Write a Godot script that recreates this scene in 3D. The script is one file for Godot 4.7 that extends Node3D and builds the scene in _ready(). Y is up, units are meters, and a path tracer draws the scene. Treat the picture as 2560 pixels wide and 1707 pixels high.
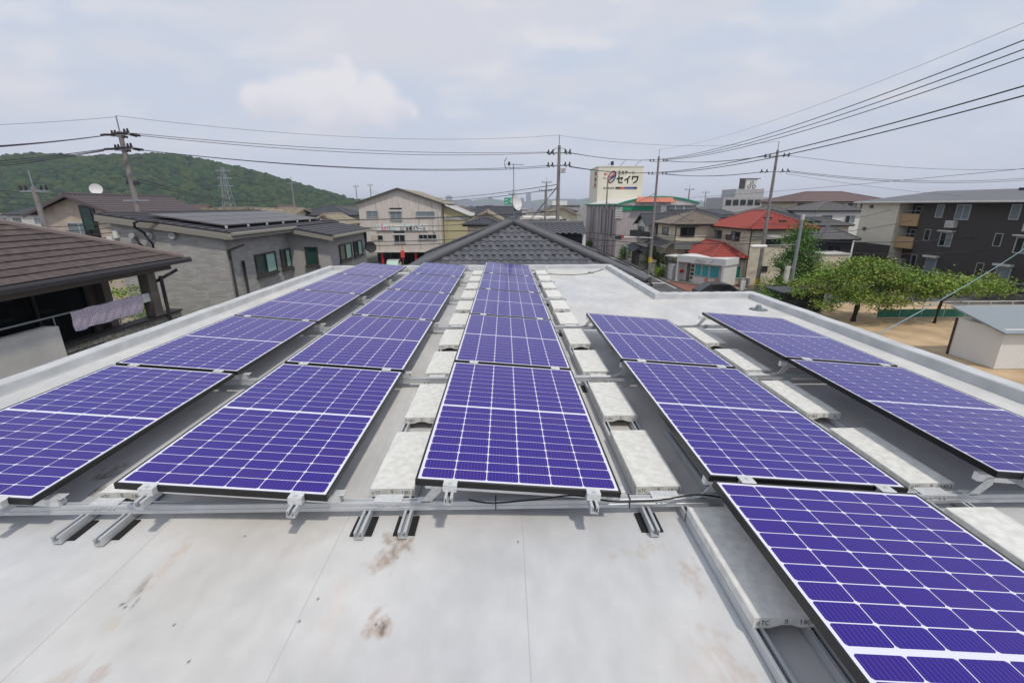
extends Node3D
# A flat roof with rows of solar panels, looking over a Japanese town. Metres, y up; the roof deck is y = 0, the camera stands 1.6 m above it.

const GROUND := -6.2
var rng := RandomNumberGenerator.new()
var taken := {}
var M := {}

# ---------------------------------------------------------------- mesh building
class Builder:
	var v := PackedVector3Array()
	var n := PackedVector3Array()
	var uv := PackedVector2Array()
	var col := PackedColorArray()
	func tri(a: Vector3, b: Vector3, c: Vector3) -> void:   # counter-clockwise from outside
		var k := (b - a).cross(c - a).normalized()
		v.append(a); v.append(c); v.append(b)
		n.append(k); n.append(k); n.append(k)
	func quad(a: Vector3, b: Vector3, c: Vector3, d: Vector3) -> void:
		tri(a, b, c); tri(a, c, d)
	func trin(a: Vector3, b: Vector3, c: Vector3, na: Vector3, nb: Vector3, nc: Vector3) -> void:
		v.append(a); v.append(c); v.append(b)
		n.append(na); n.append(nc); n.append(nb)
	func box(c: Vector3, s: Vector3, bs := Basis()) -> void:
		var h := s * 0.5
		var p := []
		for k in 8:
			p.append(c + bs * Vector3(h.x * (1 if k & 1 else -1), h.y * (1 if k & 2 else -1), h.z * (1 if k & 4 else -1)))
		quad(p[4], p[5], p[7], p[6]); quad(p[1], p[0], p[2], p[3])
		quad(p[5], p[1], p[3], p[7]); quad(p[0], p[4], p[6], p[2])
		quad(p[6], p[7], p[3], p[2]); quad(p[0], p[1], p[5], p[4])
	func span(a: Vector3, b: Vector3) -> void:   # box from corner to corner
		box((a + b) * 0.5, (b - a).abs())
	func cbox(c: Vector3, s: Vector3, e: float, bs := Basis()) -> void:   # chamfered box
		var h := s * 0.5
		var f := func(x: float, y: float, z: float) -> Vector3: return c + bs * Vector3(x, y, z)
		for ax in 3:
			for sg in [-1.0, 1.0]:
				var u := (ax + 1) % 3
				var w := (ax + 2) % 3
				var q := []
				for k in [[-1, -1], [1, -1], [1, 1], [-1, 1]]:
					var t := Vector3.ZERO
					t[ax] = h[ax] * sg; t[u] = (h[u] - e) * k[0]; t[w] = (h[w] - e) * k[1]
					q.append(c + bs * t)
				if sg > 0: quad(q[0], q[1], q[2], q[3])
				else: quad(q[3], q[2], q[1], q[0])
				# one chamfer strip per edge along w between +ax/sg and +u
				for su in [-1.0, 1.0]:
					var a := Vector3.ZERO; var b := Vector3.ZERO
					a[ax] = h[ax] * sg; a[u] = (h[u] - e) * su
					b[ax] = (h[ax] - e) * sg; b[u] = h[u] * su
					var a2 := a; var b2 := b
					a[w] = -(h[w] - e); b[w] = -(h[w] - e); a2[w] = h[w] - e; b2[w] = h[w] - e
					if sg * su > 0: quad(c + bs * a, c + bs * b, c + bs * b2, c + bs * a2)
					else: quad(c + bs * a2, c + bs * b2, c + bs * b, c + bs * a)
		for k in 8:
			var sx := 1.0 if k & 1 else -1.0
			var sy := 1.0 if k & 2 else -1.0
			var sz := 1.0 if k & 4 else -1.0
			var a: Vector3 = f.call(h.x * sx, (h.y - e) * sy, (h.z - e) * sz)
			var b: Vector3 = f.call((h.x - e) * sx, h.y * sy, (h.z - e) * sz)
			var d: Vector3 = f.call((h.x - e) * sx, (h.y - e) * sy, h.z * sz)
			if sx * sy * sz > 0: tri(a, b, d)
			else: tri(a, d, b)
	func tube(pts: Array, r0: float, r1: float, k := 6) -> void:
		var rings := []
		var up := Vector3.UP
		for i in pts.size():
			var d: Vector3 = (pts[mini(i + 1, pts.size() - 1)] - pts[maxi(i - 1, 0)]).normalized()
			var s := d.cross(up)
			if s.length() < 0.05: s = d.cross(Vector3.RIGHT)
			s = s.normalized()
			var t := s.cross(d).normalized()
			var ring := []
			var r := lerpf(r0, r1, float(i) / maxi(1, pts.size() - 1))
			for j in k:
				var an := TAU * j / k
				var o := s * cos(an) + t * sin(an)
				ring.append([pts[i] + o * r, o])
			rings.append(ring)
		for i in pts.size() - 1:
			for j in k:
				var a: Array = rings[i][j]; var b: Array = rings[i][(j + 1) % k]
				var c: Array = rings[i + 1][(j + 1) % k]; var d: Array = rings[i + 1][j]
				trin(a[0], c[0], b[0], a[1], c[1], b[1]); trin(a[0], d[0], c[0], a[1], d[1], c[1])
		for e in [0, pts.size() - 1]:
			for j in range(1, k - 1):
				if e != 0: tri(rings[e][0][0], rings[e][j + 1][0], rings[e][j][0])
				else: tri(rings[e][0][0], rings[e][j][0], rings[e][j + 1][0])
	func prism(poly: PackedVector2Array, z0: float, z1: float, xf := Transform3D()) -> void:   # poly counter-clockwise, drawn out from z0 (back) to z1 (front)
		var m := poly.size()
		for i in m:
			var a := poly[i]; var b := poly[(i + 1) % m]
			quad(xf * Vector3(a.x, a.y, z1), xf * Vector3(a.x, a.y, z0), xf * Vector3(b.x, b.y, z0), xf * Vector3(b.x, b.y, z1))
		var ids := Geometry2D.triangulate_polygon(poly)
		for i in range(0, ids.size(), 3):
			var a := poly[ids[i]]; var b := poly[ids[i + 1]]; var c := poly[ids[i + 2]]
			if (b - a).cross(c - a) < 0:
				var t := b; b = c; c = t
			tri(xf * Vector3(a.x, a.y, z1), xf * Vector3(b.x, b.y, z1), xf * Vector3(c.x, c.y, z1))
			tri(xf * Vector3(a.x, a.y, z0), xf * Vector3(c.x, c.y, z0), xf * Vector3(b.x, b.y, z0))
	func dish(c: Vector3, dir: Vector3, r: float, depth: float) -> void:   # shallow bowl opening towards dir
		var w := dir.normalized()
		var s := w.cross(Vector3.UP).normalized()
		var t := s.cross(w).normalized()
		for side in [0.0, 0.02]:
			for i in 4:
				for j in 20:
					var q := []
					for k in [[i, j], [i, j + 1], [i + 1, j + 1], [i + 1, j]]:
						var rr: float = r * k[0] / 4.0
						var an: float = TAU * k[1] / 20.0
						q.append(c + (s * cos(an) + t * sin(an)) * rr + w * (depth * (rr / r) * (rr / r) - side))
					quad(q[0], q[1], q[2], q[3])
	func mesh() -> ArrayMesh:
		var a := []
		a.resize(Mesh.ARRAY_MAX)
		a[Mesh.ARRAY_VERTEX] = v
		a[Mesh.ARRAY_NORMAL] = n
		if uv.size() == v.size(): a[Mesh.ARRAY_TEX_UV] = uv
		if col.size() == v.size(): a[Mesh.ARRAY_COLOR] = col
		var m := ArrayMesh.new()
		m.add_surface_from_arrays(Mesh.PRIMITIVE_TRIANGLES, a)
		return m

# ---------------------------------------------------------------- nodes
func numbered(called: String) -> String:
	if not taken.has(called):
		taken[called] = 0
		return called
	taken[called] += 1
	return "%s_%03d" % [called, taken[called]]

func tag(o: Node3D, label: String, category: String, group := "", kind := "") -> void:
	if label: o.set_meta("label", label)
	if category: o.set_meta("category", category)
	if group: o.set_meta("group", group)
	if kind: o.set_meta("kind", kind)

func thing(called: String, label: String, category: String, at := Vector3.ZERO, group := "") -> Node3D:
	var o := Node3D.new()
	o.name = numbered(called)
	add_child(o)
	o.position = at
	tag(o, label, category, group)
	return o

func put(called: String, m: Mesh, material: Material, parent: Node3D, at := Vector3.ZERO, bs := Basis()) -> MeshInstance3D:
	var o := MeshInstance3D.new()
	o.name = called
	o.mesh = m
	o.material_override = material
	o.transform = Transform3D(bs, at)
	parent.add_child(o, true)
	return o

func solo(called: String, m: Mesh, material: Material, label: String, category: String, group := "", kind := "") -> MeshInstance3D:
	var o := MeshInstance3D.new()
	o.name = numbered(called)
	o.mesh = m
	o.material_override = material
	add_child(o)
	tag(o, label, category, group, kind)
	return o

func ground(called: String, m: Mesh, material: Material) -> MeshInstance3D:
	return solo(called, m, material, "", "", "", "structure")

func bx(a: Vector3, b: Vector3) -> ArrayMesh:
	var q := Builder.new()
	q.span(a, b)
	return q.mesh()

func rod(pts: Array, r: float, k := 6) -> ArrayMesh:
	var q := Builder.new()
	q.tube(pts, r, r, k)
	return q.mesh()

# ---------------------------------------------------------------- materials
var tex_cache := {}
func noise_tex(seed_: int, freq: float, octaves: int, lo: float, hi: float, size := 256, tint := Color(1, 1, 1)) -> ImageTexture:
	var key := "%d %f %d %f %f %d %s" % [seed_, freq, octaves, lo, hi, size, tint]
	if tex_cache.has(key): return tex_cache[key]
	var f := FastNoiseLite.new()
	f.seed = seed_
	f.noise_type = FastNoiseLite.TYPE_SIMPLEX_SMOOTH
	f.frequency = freq
	f.fractal_octaves = octaves
	var im := f.get_seamless_image(size, size)
	im.convert(Image.FORMAT_L8)
	var d := im.get_data()
	var o := PackedByteArray()
	o.resize(size * size * 3)
	for i in size * size:
		var t: float = d[i] / 255.0
		var g := lerpf(lo, hi, t)
		o[i * 3] = int(clampf(g + (1.0 - tint.r) * (t - 1.0), 0, 1) * 255)
		o[i * 3 + 1] = int(clampf(g + (1.0 - tint.g) * (t - 1.0), 0, 1) * 255)
		o[i * 3 + 2] = int(clampf(g + (1.0 - tint.b) * (t - 1.0), 0, 1) * 255)
	var out := Image.create_from_data(size, size, false, Image.FORMAT_RGB8, o)
	tex_cache[key] = ImageTexture.create_from_image(out)
	return tex_cache[key]

func mat(key: String, c: Color, rough := 0.8, metal := 0.0, tex: Texture2D = null, scale := Vector3(1, 1, 1), bump: Texture2D = null, bump_cm := 0.3) -> StandardMaterial3D:
	var m := StandardMaterial3D.new()
	m.resource_name = key
	m.albedo_color = c
	m.roughness = rough
	m.metallic = metal
	if tex:
		m.albedo_texture = tex
		m.uv1_triplanar = true
		m.uv1_world_triplanar = true
		m.uv1_scale = scale
	if bump:
		m.heightmap_enabled = true
		m.heightmap_texture = bump
		m.heightmap_scale = bump_cm
		m.uv1_triplanar = true
		m.uv1_world_triplanar = true
		m.uv1_scale = scale
	M[key] = m
	return m

func rgb(r: int, g: int, b: int) -> Color:
	return Color(r / 255.0, g / 255.0, b / 255.0)

func brick_tex(w: int, h: int, bw: int, bh: int, joint: float, vary: float, seed_: int) -> Array:   # small siding print: colour and relief
	var r := RandomNumberGenerator.new()
	r.seed = seed_
	var c := Image.create(w, h, false, Image.FORMAT_RGB8)
	var b := Image.create(w, h, false, Image.FORMAT_RGB8)
	c.fill(Color(joint, joint, joint)); b.fill(Color(0, 0, 0))
	for j in range(0, h / bh):
		for i in range(-1, w / bw):
			var t := 1.0 - r.randf() * vary
			var x: int = i * bw + (bw / 2 if j % 2 else 0)
			c.fill_rect(Rect2i(x, j * bh, bw - 1, bh - 1), Color(t, t, t))
			b.fill_rect(Rect2i(x, j * bh, bw - 1, bh - 1), Color(0.8 + 0.2 * t, 0.8, 0.8))
	return [ImageTexture.create_from_image(c), ImageTexture.create_from_image(b)]

func make_materials() -> void:
	var fine := noise_tex(3, 0.05, 4, 0.88, 1.0)
	var blot := noise_tex(8, 0.012, 5, 0.88, 1.0)
	var rough_blot := noise_tex(21, 0.02, 5, 0.6, 1.0)
	mat("seam", rgb(184, 184, 184), 0.8)
	mat("beam_white", rgb(236, 236, 234), 0.5)
	mat("aluminium", rgb(200, 203, 206), 0.4, 0.3, noise_tex(3, 0.02, 2, 0.93, 1.0), Vector3(1.2, 1.2, 1.2))
	mat("aluminium_pale", rgb(226, 227, 226), 0.45, 0.35, fine, Vector3(2, 2, 2))
	mat("black_frame", rgb(36, 35, 37), 0.35, 0.3)
	mat("backsheet", rgb(222, 221, 236), 0.3)
	M.backsheet.clearcoat_enabled = true
	M.backsheet.clearcoat_roughness = 0.1
	mat("rubber", rgb(24, 24, 26), 0.85)
	mat("concrete", rgb(228, 227, 222), 0.9, 0.0, noise_tex(31, 0.03, 6, 0.88, 1.0), Vector3(1.7, 1.7, 1.7))
	mat("ink", rgb(38, 36, 36), 0.9)
	mat("cable_black", rgb(22, 22, 24), 0.6)
	mat("wire", rgb(48, 48, 54), 0.6)
	mat("membrane_edge", rgb(200, 202, 204), 0.7, 0.0, noise_tex(41, 0.015, 5, 0.86, 1.0), Vector3(0.5, 0.5, 0.5))
	mat("own_wall", rgb(196, 192, 184), 0.9, 0.0, blot, Vector3(0.4, 0.4, 0.4))
	mat("roof_tile", rgb(92, 93, 99), 0.6, 0.0, fine, Vector3(1.5, 1.5, 1.5))
	mat("roof_tile_b", rgb(84, 85, 92), 0.62, 0.0, fine, Vector3(1.5, 1.5, 1.5))
	mat("roof_tile_c", rgb(100, 101, 106), 0.6, 0.0, fine, Vector3(1.5, 1.5, 1.5))
	mat("hip_cap", rgb(96, 97, 101), 0.62, 0.0, fine, Vector3(1, 1, 1))
	mat("tar_line", rgb(40, 40, 46), 0.7)
	mat("navy_wall", rgb(48, 51, 60), 0.7, 0.0, fine, Vector3(1, 1, 1))
	mat("white_paint", rgb(232, 232, 230), 0.6, 0.0, fine, Vector3(1, 1, 1))
	var br := brick_tex(256, 256, 32, 8, 0.8, 0.12, 4)
	mat("grey_siding", rgb(182, 179, 176), 0.85, 0.0, br[0], Vector3(0.42, 0.42, 0.42))
	mat("grey_siding_plain", rgb(180, 177, 175), 0.85, 0.0, noise_tex(9, 0.03, 4, 0.88, 1.0), Vector3(0.8, 0.8, 0.8))
	mat("beige_fascia", rgb(150, 145, 136), 0.7, 0.0, fine, Vector3(1, 1, 1))
	mat("dark_slate", rgb(62, 60, 68), 0.6, 0.0, fine, Vector3(1, 1, 1))
	mat("pv_far", rgb(92, 89, 92), 0.4, 0.0)
	M.pv_far.metallic_specular = 0.3
	mat("brown_slate", rgb(96, 82, 80), 0.75, 0.0, rough_blot, Vector3(0.9, 0.9, 0.9))
	mat("brown_slate_b", rgb(104, 89, 86), 0.75, 0.0, rough_blot, Vector3(0.9, 0.9, 0.9))
	mat("brown_cap", rgb(128, 114, 112), 0.7, 0.0, fine, Vector3(1, 1, 1))
	mat("dark_gutter", rgb(46, 44, 46), 0.5)
	mat("dark_timber", rgb(122, 112, 104), 0.8, 0.0, fine, Vector3(1, 6, 1))
	mat("stone", rgb(142, 138, 132), 0.9, 0.0, rough_blot, Vector3(1.6, 1.6, 1.6))
	mat("stone_b", rgb(124, 121, 117), 0.9, 0.0, rough_blot, Vector3(1.6, 1.6, 1.6))
	mat("stone_c", rgb(156, 151, 143), 0.9, 0.0, rough_blot, Vector3(1.6, 1.6, 1.6))
	mat("glass_dark", rgb(30, 36, 38), 0.08)
	mat("glass_green", rgb(46, 72, 68), 0.1)
	mat("curtain_green", rgb(168, 206, 192), 0.35)
	mat("window_frame", rgb(70, 68, 66), 0.5)
	mat("window_silver", rgb(186, 190, 192), 0.4, 0.4)
	mat("glass_grey", rgb(120, 132, 138), 0.12)
	mat("glass_teal", rgb(70, 178, 182), 0.15)
	mat("glass_bottle", rgb(24, 120, 104), 0.15)
	mat("beige_wall", rgb(200, 184, 168), 0.9, 0.0, blot, Vector3(0.5, 0.5, 0.5))
	mat("cream_wall", rgb(226, 216, 194), 0.9, 0.0, blot, Vector3(0.4, 0.4, 0.4))
	mat("pale_wall", rgb(216, 213, 208), 0.9, 0.0, blot, Vector3(0.3, 0.3, 0.3))
	mat("warm_wall", rgb(206, 193, 176), 0.9, 0.0, blot, Vector3(0.3, 0.3, 0.3))
	mat("grey_wall", rgb(182, 181, 183), 0.9, 0.0, blot, Vector3(0.3, 0.3, 0.3))
	mat("mauve_wall", rgb(190, 180, 182), 0.9, 0.0, noise_tex(12, 0.03, 4, 0.84, 1.0), Vector3(0.6, 0.05, 0.6))
	mat("steel_siding", rgb(214, 205, 198), 0.75, 0.0, noise_tex(14, 0.03, 4, 0.88, 1.0), Vector3(0.7, 0.06, 0.7))
	mat("yellow_siding", rgb(204, 196, 158), 0.75, 0.0, noise_tex(14, 0.05, 3, 0.86, 1.0), Vector3(0.9, 0.06, 0.9))
	mat("slate_roof", rgb(176, 164, 144), 0.85, 0.0, rough_blot, Vector3(0.2, 0.2, 0.2))
	mat("red_tile", rgb(176, 80, 68), 0.6, 0.0, noise_tex(23, 0.03, 4, 0.74, 1.0), Vector3(0.7, 0.7, 0.7))
	mat("red_cap", rgb(156, 64, 56), 0.6, 0.0, fine, Vector3(1, 1, 1))
	mat("grey_tile", rgb(124, 122, 122), 0.7, 0.0, rough_blot, Vector3(0.8, 0.8, 0.8))
	mat("brown_tile", rgb(156, 144, 130), 0.75, 0.0, rough_blot, Vector3(0.8, 0.8, 0.8))
	mat("slate_tile", rgb(92, 94, 102), 0.7, 0.0, rough_blot, Vector3(0.8, 0.8, 0.8))
	mat("dusk_roof", rgb(92, 82, 86), 0.7, 0.0, fine, Vector3(0.3, 0.3, 0.3))
	mat("maroon_roof", rgb(112, 92, 90), 0.7, 0.0, fine, Vector3(0.3, 0.3, 0.3))
	mat("orange_roof", rgb(210, 130, 62), 0.7)
	mat("apartment_dark", rgb(72, 66, 64), 0.8, 0.0, brick_tex(128, 128, 32, 4, 0.86, 0.1, 6)[0], Vector3(0.6, 0.6, 0.6))
	mat("apartment_cream", rgb(222, 214, 196), 0.85, 0.0, brick_tex(128, 128, 64, 8, 0.9, 0.04, 7)[0], Vector3(0.4, 0.4, 0.4))
	mat("ochre", rgb(188, 160, 118), 0.85, 0.0, fine, Vector3(0.6, 0.6, 0.6))
	mat("apartment_roof", rgb(112, 112, 118), 0.6, 0.0, fine, Vector3(0.3, 0.3, 0.3))
	mat("sign_cream", rgb(226, 222, 204), 0.6, 0.0, noise_tex(9, 0.01, 3, 0.94, 1.0), Vector3(0.08, 0.08, 0.08))
	mat("sign_green", rgb(26, 140, 104), 0.6)
	mat("sign_teal", rgb(20, 158, 122), 0.5)
	mat("letter_black", rgb(40, 38, 40), 0.7)
	mat("letter_red", rgb(206, 74, 62), 0.7)
	mat("letter_pink", rgb(226, 90, 150), 0.7)
	mat("letter_blue", rgb(58, 72, 150), 0.7)
	mat("letter_mint", rgb(110, 206, 196), 0.7)
	mat("letter_yellow", rgb(236, 196, 100), 0.7)
	mat("awning", rgb(222, 140, 118), 0.8, 0.0, fine, Vector3(0.4, 0.4, 0.4))
	mat("pole", rgb(158, 152, 150), 0.85, 0.0, noise_tex(33, 0.03, 4, 0.72, 1.0), Vector3(1.2, 0.25, 1.2))
	mat("galvanised", rgb(156, 164, 168), 0.5, 0.4, fine, Vector3(1, 0.3, 1))
	mat("insulator", rgb(52, 46, 52), 0.4)
	mat("yellow_band", rgb(214, 170, 44), 0.7)
	mat("asphalt", rgb(98, 97, 98), 0.95, 0.0, noise_tex(51, 0.02, 5, 0.74, 1.0), Vector3(0.15, 0.15, 0.15))
	mat("town_ground", rgb(142, 138, 132), 0.95, 0.0, noise_tex(53, 0.015, 5, 0.6, 1.0), Vector3(0.05, 0.05, 0.05))
	mat("sand", rgb(204, 176, 140), 0.95, 0.0, noise_tex(54, 0.012, 5, 0.78, 1.0), Vector3(0.12, 0.12, 0.12))
	mat("red_paving", rgb(150, 96, 84), 0.9, 0.0, blot, Vector3(0.4, 0.4, 0.4))
	mat("road_paint", rgb(228, 228, 224), 0.8, 0.0, noise_tex(56, 0.05, 4, 0.72, 1.0), Vector3(0.8, 0.8, 0.8))
	mat("red_steel", rgb(186, 40, 48), 0.5)
	mat("car_silver", rgb(198, 204, 200), 0.3, 0.3)
	mat("car_dark", rgb(52, 54, 64), 0.25, 0.2)
	mat("tyre", rgb(28, 28, 28), 0.8)
	mat("blanket", rgb(214, 200, 212), 0.95)
	M.blanket.rim_enabled = true
	mat("bark", rgb(84, 70, 60), 0.95, 0.0, rough_blot, Vector3(2, 0.6, 2))
	mat("green_fence", rgb(46, 116, 98), 0.7)
	mat("dark_shed", rgb(44, 56, 56), 0.7, 0.0, fine, Vector3(0.5, 0.5, 0.5))
	mat("block_wall", rgb(176, 170, 160), 0.9, 0.0, rough_blot, Vector3(0.6, 0.6, 0.6))
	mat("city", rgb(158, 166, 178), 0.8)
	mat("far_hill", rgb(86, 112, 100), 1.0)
	var leaf := mat("leaf", Color(1, 1, 1), 0.7)
	leaf.vertex_color_use_as_albedo = true
	leaf.cull_mode = BaseMaterial3D.CULL_DISABLED
	leaf.backlight_enabled = true
	leaf.backlight = Color(0.35, 0.4, 0.15)
	var forest := mat("forest", Color(1, 1, 1), 1.0, 0.0, noise_tex(61, 0.06, 4, 0.5, 1.0), Vector3(0.12, 0.12, 0.12))
	forest.vertex_color_use_as_albedo = true
	# the print of a half cell: thin silver busbars on violet silicon
	for k in 3:
		var im := Image.create(128, 64, false, Image.FORMAT_RGB8)
		im.fill(Color.from_hsv([0.703, 0.709, 0.698][k], [0.85, 0.84, 0.85][k], [0.495, 0.488, 0.505][k]))
		for b in 9:
			im.fill_rect(Rect2i(6 + b * 14, 0, 1, 64), rgb(104, 92, 172))
		var c := mat("cell_%d" % k, Color(1, 1, 1), 0.32)
		c.albedo_texture = ImageTexture.create_from_image(im)
		c.metallic_specular = 0.12
		c.clearcoat_enabled = true
		c.clearcoat = 0.6
		c.clearcoat_roughness = 0.1

# ---------------------------------------------------------------- sky
func make_sky() -> ImageTexture:
	var W := 1024
	var H := 512
	var f := FastNoiseLite.new()
	f.seed = 11; f.frequency = 1.0; f.fractal_octaves = 5; f.fractal_gain = 0.52; f.domain_warp_enabled = true; f.domain_warp_amplitude = 0.35; f.domain_warp_frequency = 1.2
	var g := FastNoiseLite.new()
	g.seed = 29; g.frequency = 9.0; g.fractal_octaves = 5
	var heap := [Vector3(-0.415, 0.172, -0.893), Vector3(-0.358, 0.192, -0.912), Vector3(-0.301, 0.206, -0.931), Vector3(-0.251, 0.196, -0.948), Vector3(-0.215, 0.174, -0.960), Vector3(-0.307, 0.172, -0.936)]
	var size := [0.045, 0.05, 0.06, 0.055, 0.045, 0.07]
	var o := PackedByteArray()
	o.resize(W * H * 3)
	for j in H:
		var el := PI * (0.5 - (j + 0.5) / H)
		for i in W:
			var az := TAU * (i + 0.5) / W
			var d := Vector3(sin(az) * cos(el), sin(el), -cos(az) * cos(el))
			var y := maxf(d.y, 0.0)
			var c := Color(0.80, 0.822, 0.884).lerp(Color(0.755, 0.83, 0.915), clampf(y * 1.5, 0, 1))
			# high thin layer seen in perspective
			var p := Vector2(d.x, d.z) / (y + 0.22)
			var t := f.get_noise_2d(p.x * 0.55 + 3.1, p.y * 0.8 + 1.7) * 0.5 + 0.5
			t = smoothstep(0.38, 0.66, t) * smoothstep(0.0, 0.22, y) * 0.9
			var wisp := f.get_noise_2d(p.x * 1.5 - 7.0, p.y * 2.3 + 9.0) * 0.5 + 0.5
			c = c.lerp(Color(0.842, 0.848, 0.885), t)
			c = c.lerp(Color(0.9, 0.895, 0.915), smoothstep(0.48, 0.8, wisp) * 0.75 * smoothstep(0.02, 0.3, y))
			# one heap cloud low on the left
			if d.z < -0.7 and d.x < 0 and y > 0.05:
				var s := 0.0
				var nz := g.get_noise_3dv(d * 1.6)
				for k in heap.size():
					var q: Vector3 = d - heap[k]
					var dist: float = Vector2(q.x, q.y * 1.35).length() / size[k]
					s = maxf(s, 1.0 - dist * dist * 0.8 + nz * 0.9)
				var body := smoothstep(0.0, 0.75, s)
				c = c.lerp(Color(0.915, 0.905, 0.925).lerp(Color(0.83, 0.835, 0.88), clampf((0.2 - d.y) * 18.0 - nz * 0.6, 0, 1)), body * 0.82)
			var at := (j * W + i) * 3
			o[at] = int(clampf(c.r, 0, 1) * 255); o[at + 1] = int(clampf(c.g, 0, 1) * 255); o[at + 2] = int(clampf(c.b, 0, 1) * 255)
	return ImageTexture.create_from_image(Image.create_from_data(W, H, false, Image.FORMAT_RGB8, o))

func _ready() -> void:
	rng.seed = 7
	# camera: wide lens, tipped down 17 degrees
	var cam := Camera3D.new()
	cam.name = "camera"
	add_child(cam)
	cam.position = Vector3(0, 1.6, 0)
	cam.rotation = Vector3(-0.2943, -0.0147, -0.0039)
	cam.fov = 74.41
	cam.near = 0.05
	cam.far = 9000.0
	cam.current = true
	# sky, haze, exposure
	var env := Environment.new()
	env.background_mode = Environment.BG_SKY
	var sky := Sky.new()
	var pan := PanoramaSkyMaterial.new()
	pan.panorama = make_sky()
	pan.energy_multiplier = 1.0
	sky.sky_material = pan
	env.sky = sky
	env.tonemap_mode = Environment.TONE_MAPPER_LINEAR
	env.tonemap_exposure = 1.0
	env.fog_enabled = true
	env.fog_density = 0.0002
	env.fog_light_color = Color(0.93, 0.955, 1.0)
	env.sdfgi_enabled = true
	env.ssao_enabled = true
	env.ssil_enabled = true
	var we := WorldEnvironment.new()
	we.environment = env
	add_child(we)
	# hazy midday sun, high over the right shoulder
	var sun := DirectionalLight3D.new()
	sun.name = "sun"
	add_child(sun)
	sun.look_at_from_position(Vector3(0.3, 1.0, 0.48) * 50.0, Vector3.ZERO)
	sun.light_energy = 0.7
	sun.light_angular_distance = 3.0
	sun.light_color = Color(1.0, 0.965, 0.91)
	sun.shadow_enabled = true
	make_materials()
	make_ground()
	make_own_roof()
	make_array()
	make_roof_bits()
	make_neighbours()
	make_right_side()
	make_town()
	make_poles()
	make_trees()
	make_far()

# ---------------------------------------------------------------- the roof under the panels
const ROOF_X0 := -4.44
const ROOF_X1 := 2.62
const ROOF_X2 := 4.30
const ROOF_Z0 := 1.6
const ROOF_ZN := -7.75
const ROOF_ZF := -11.72

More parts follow.
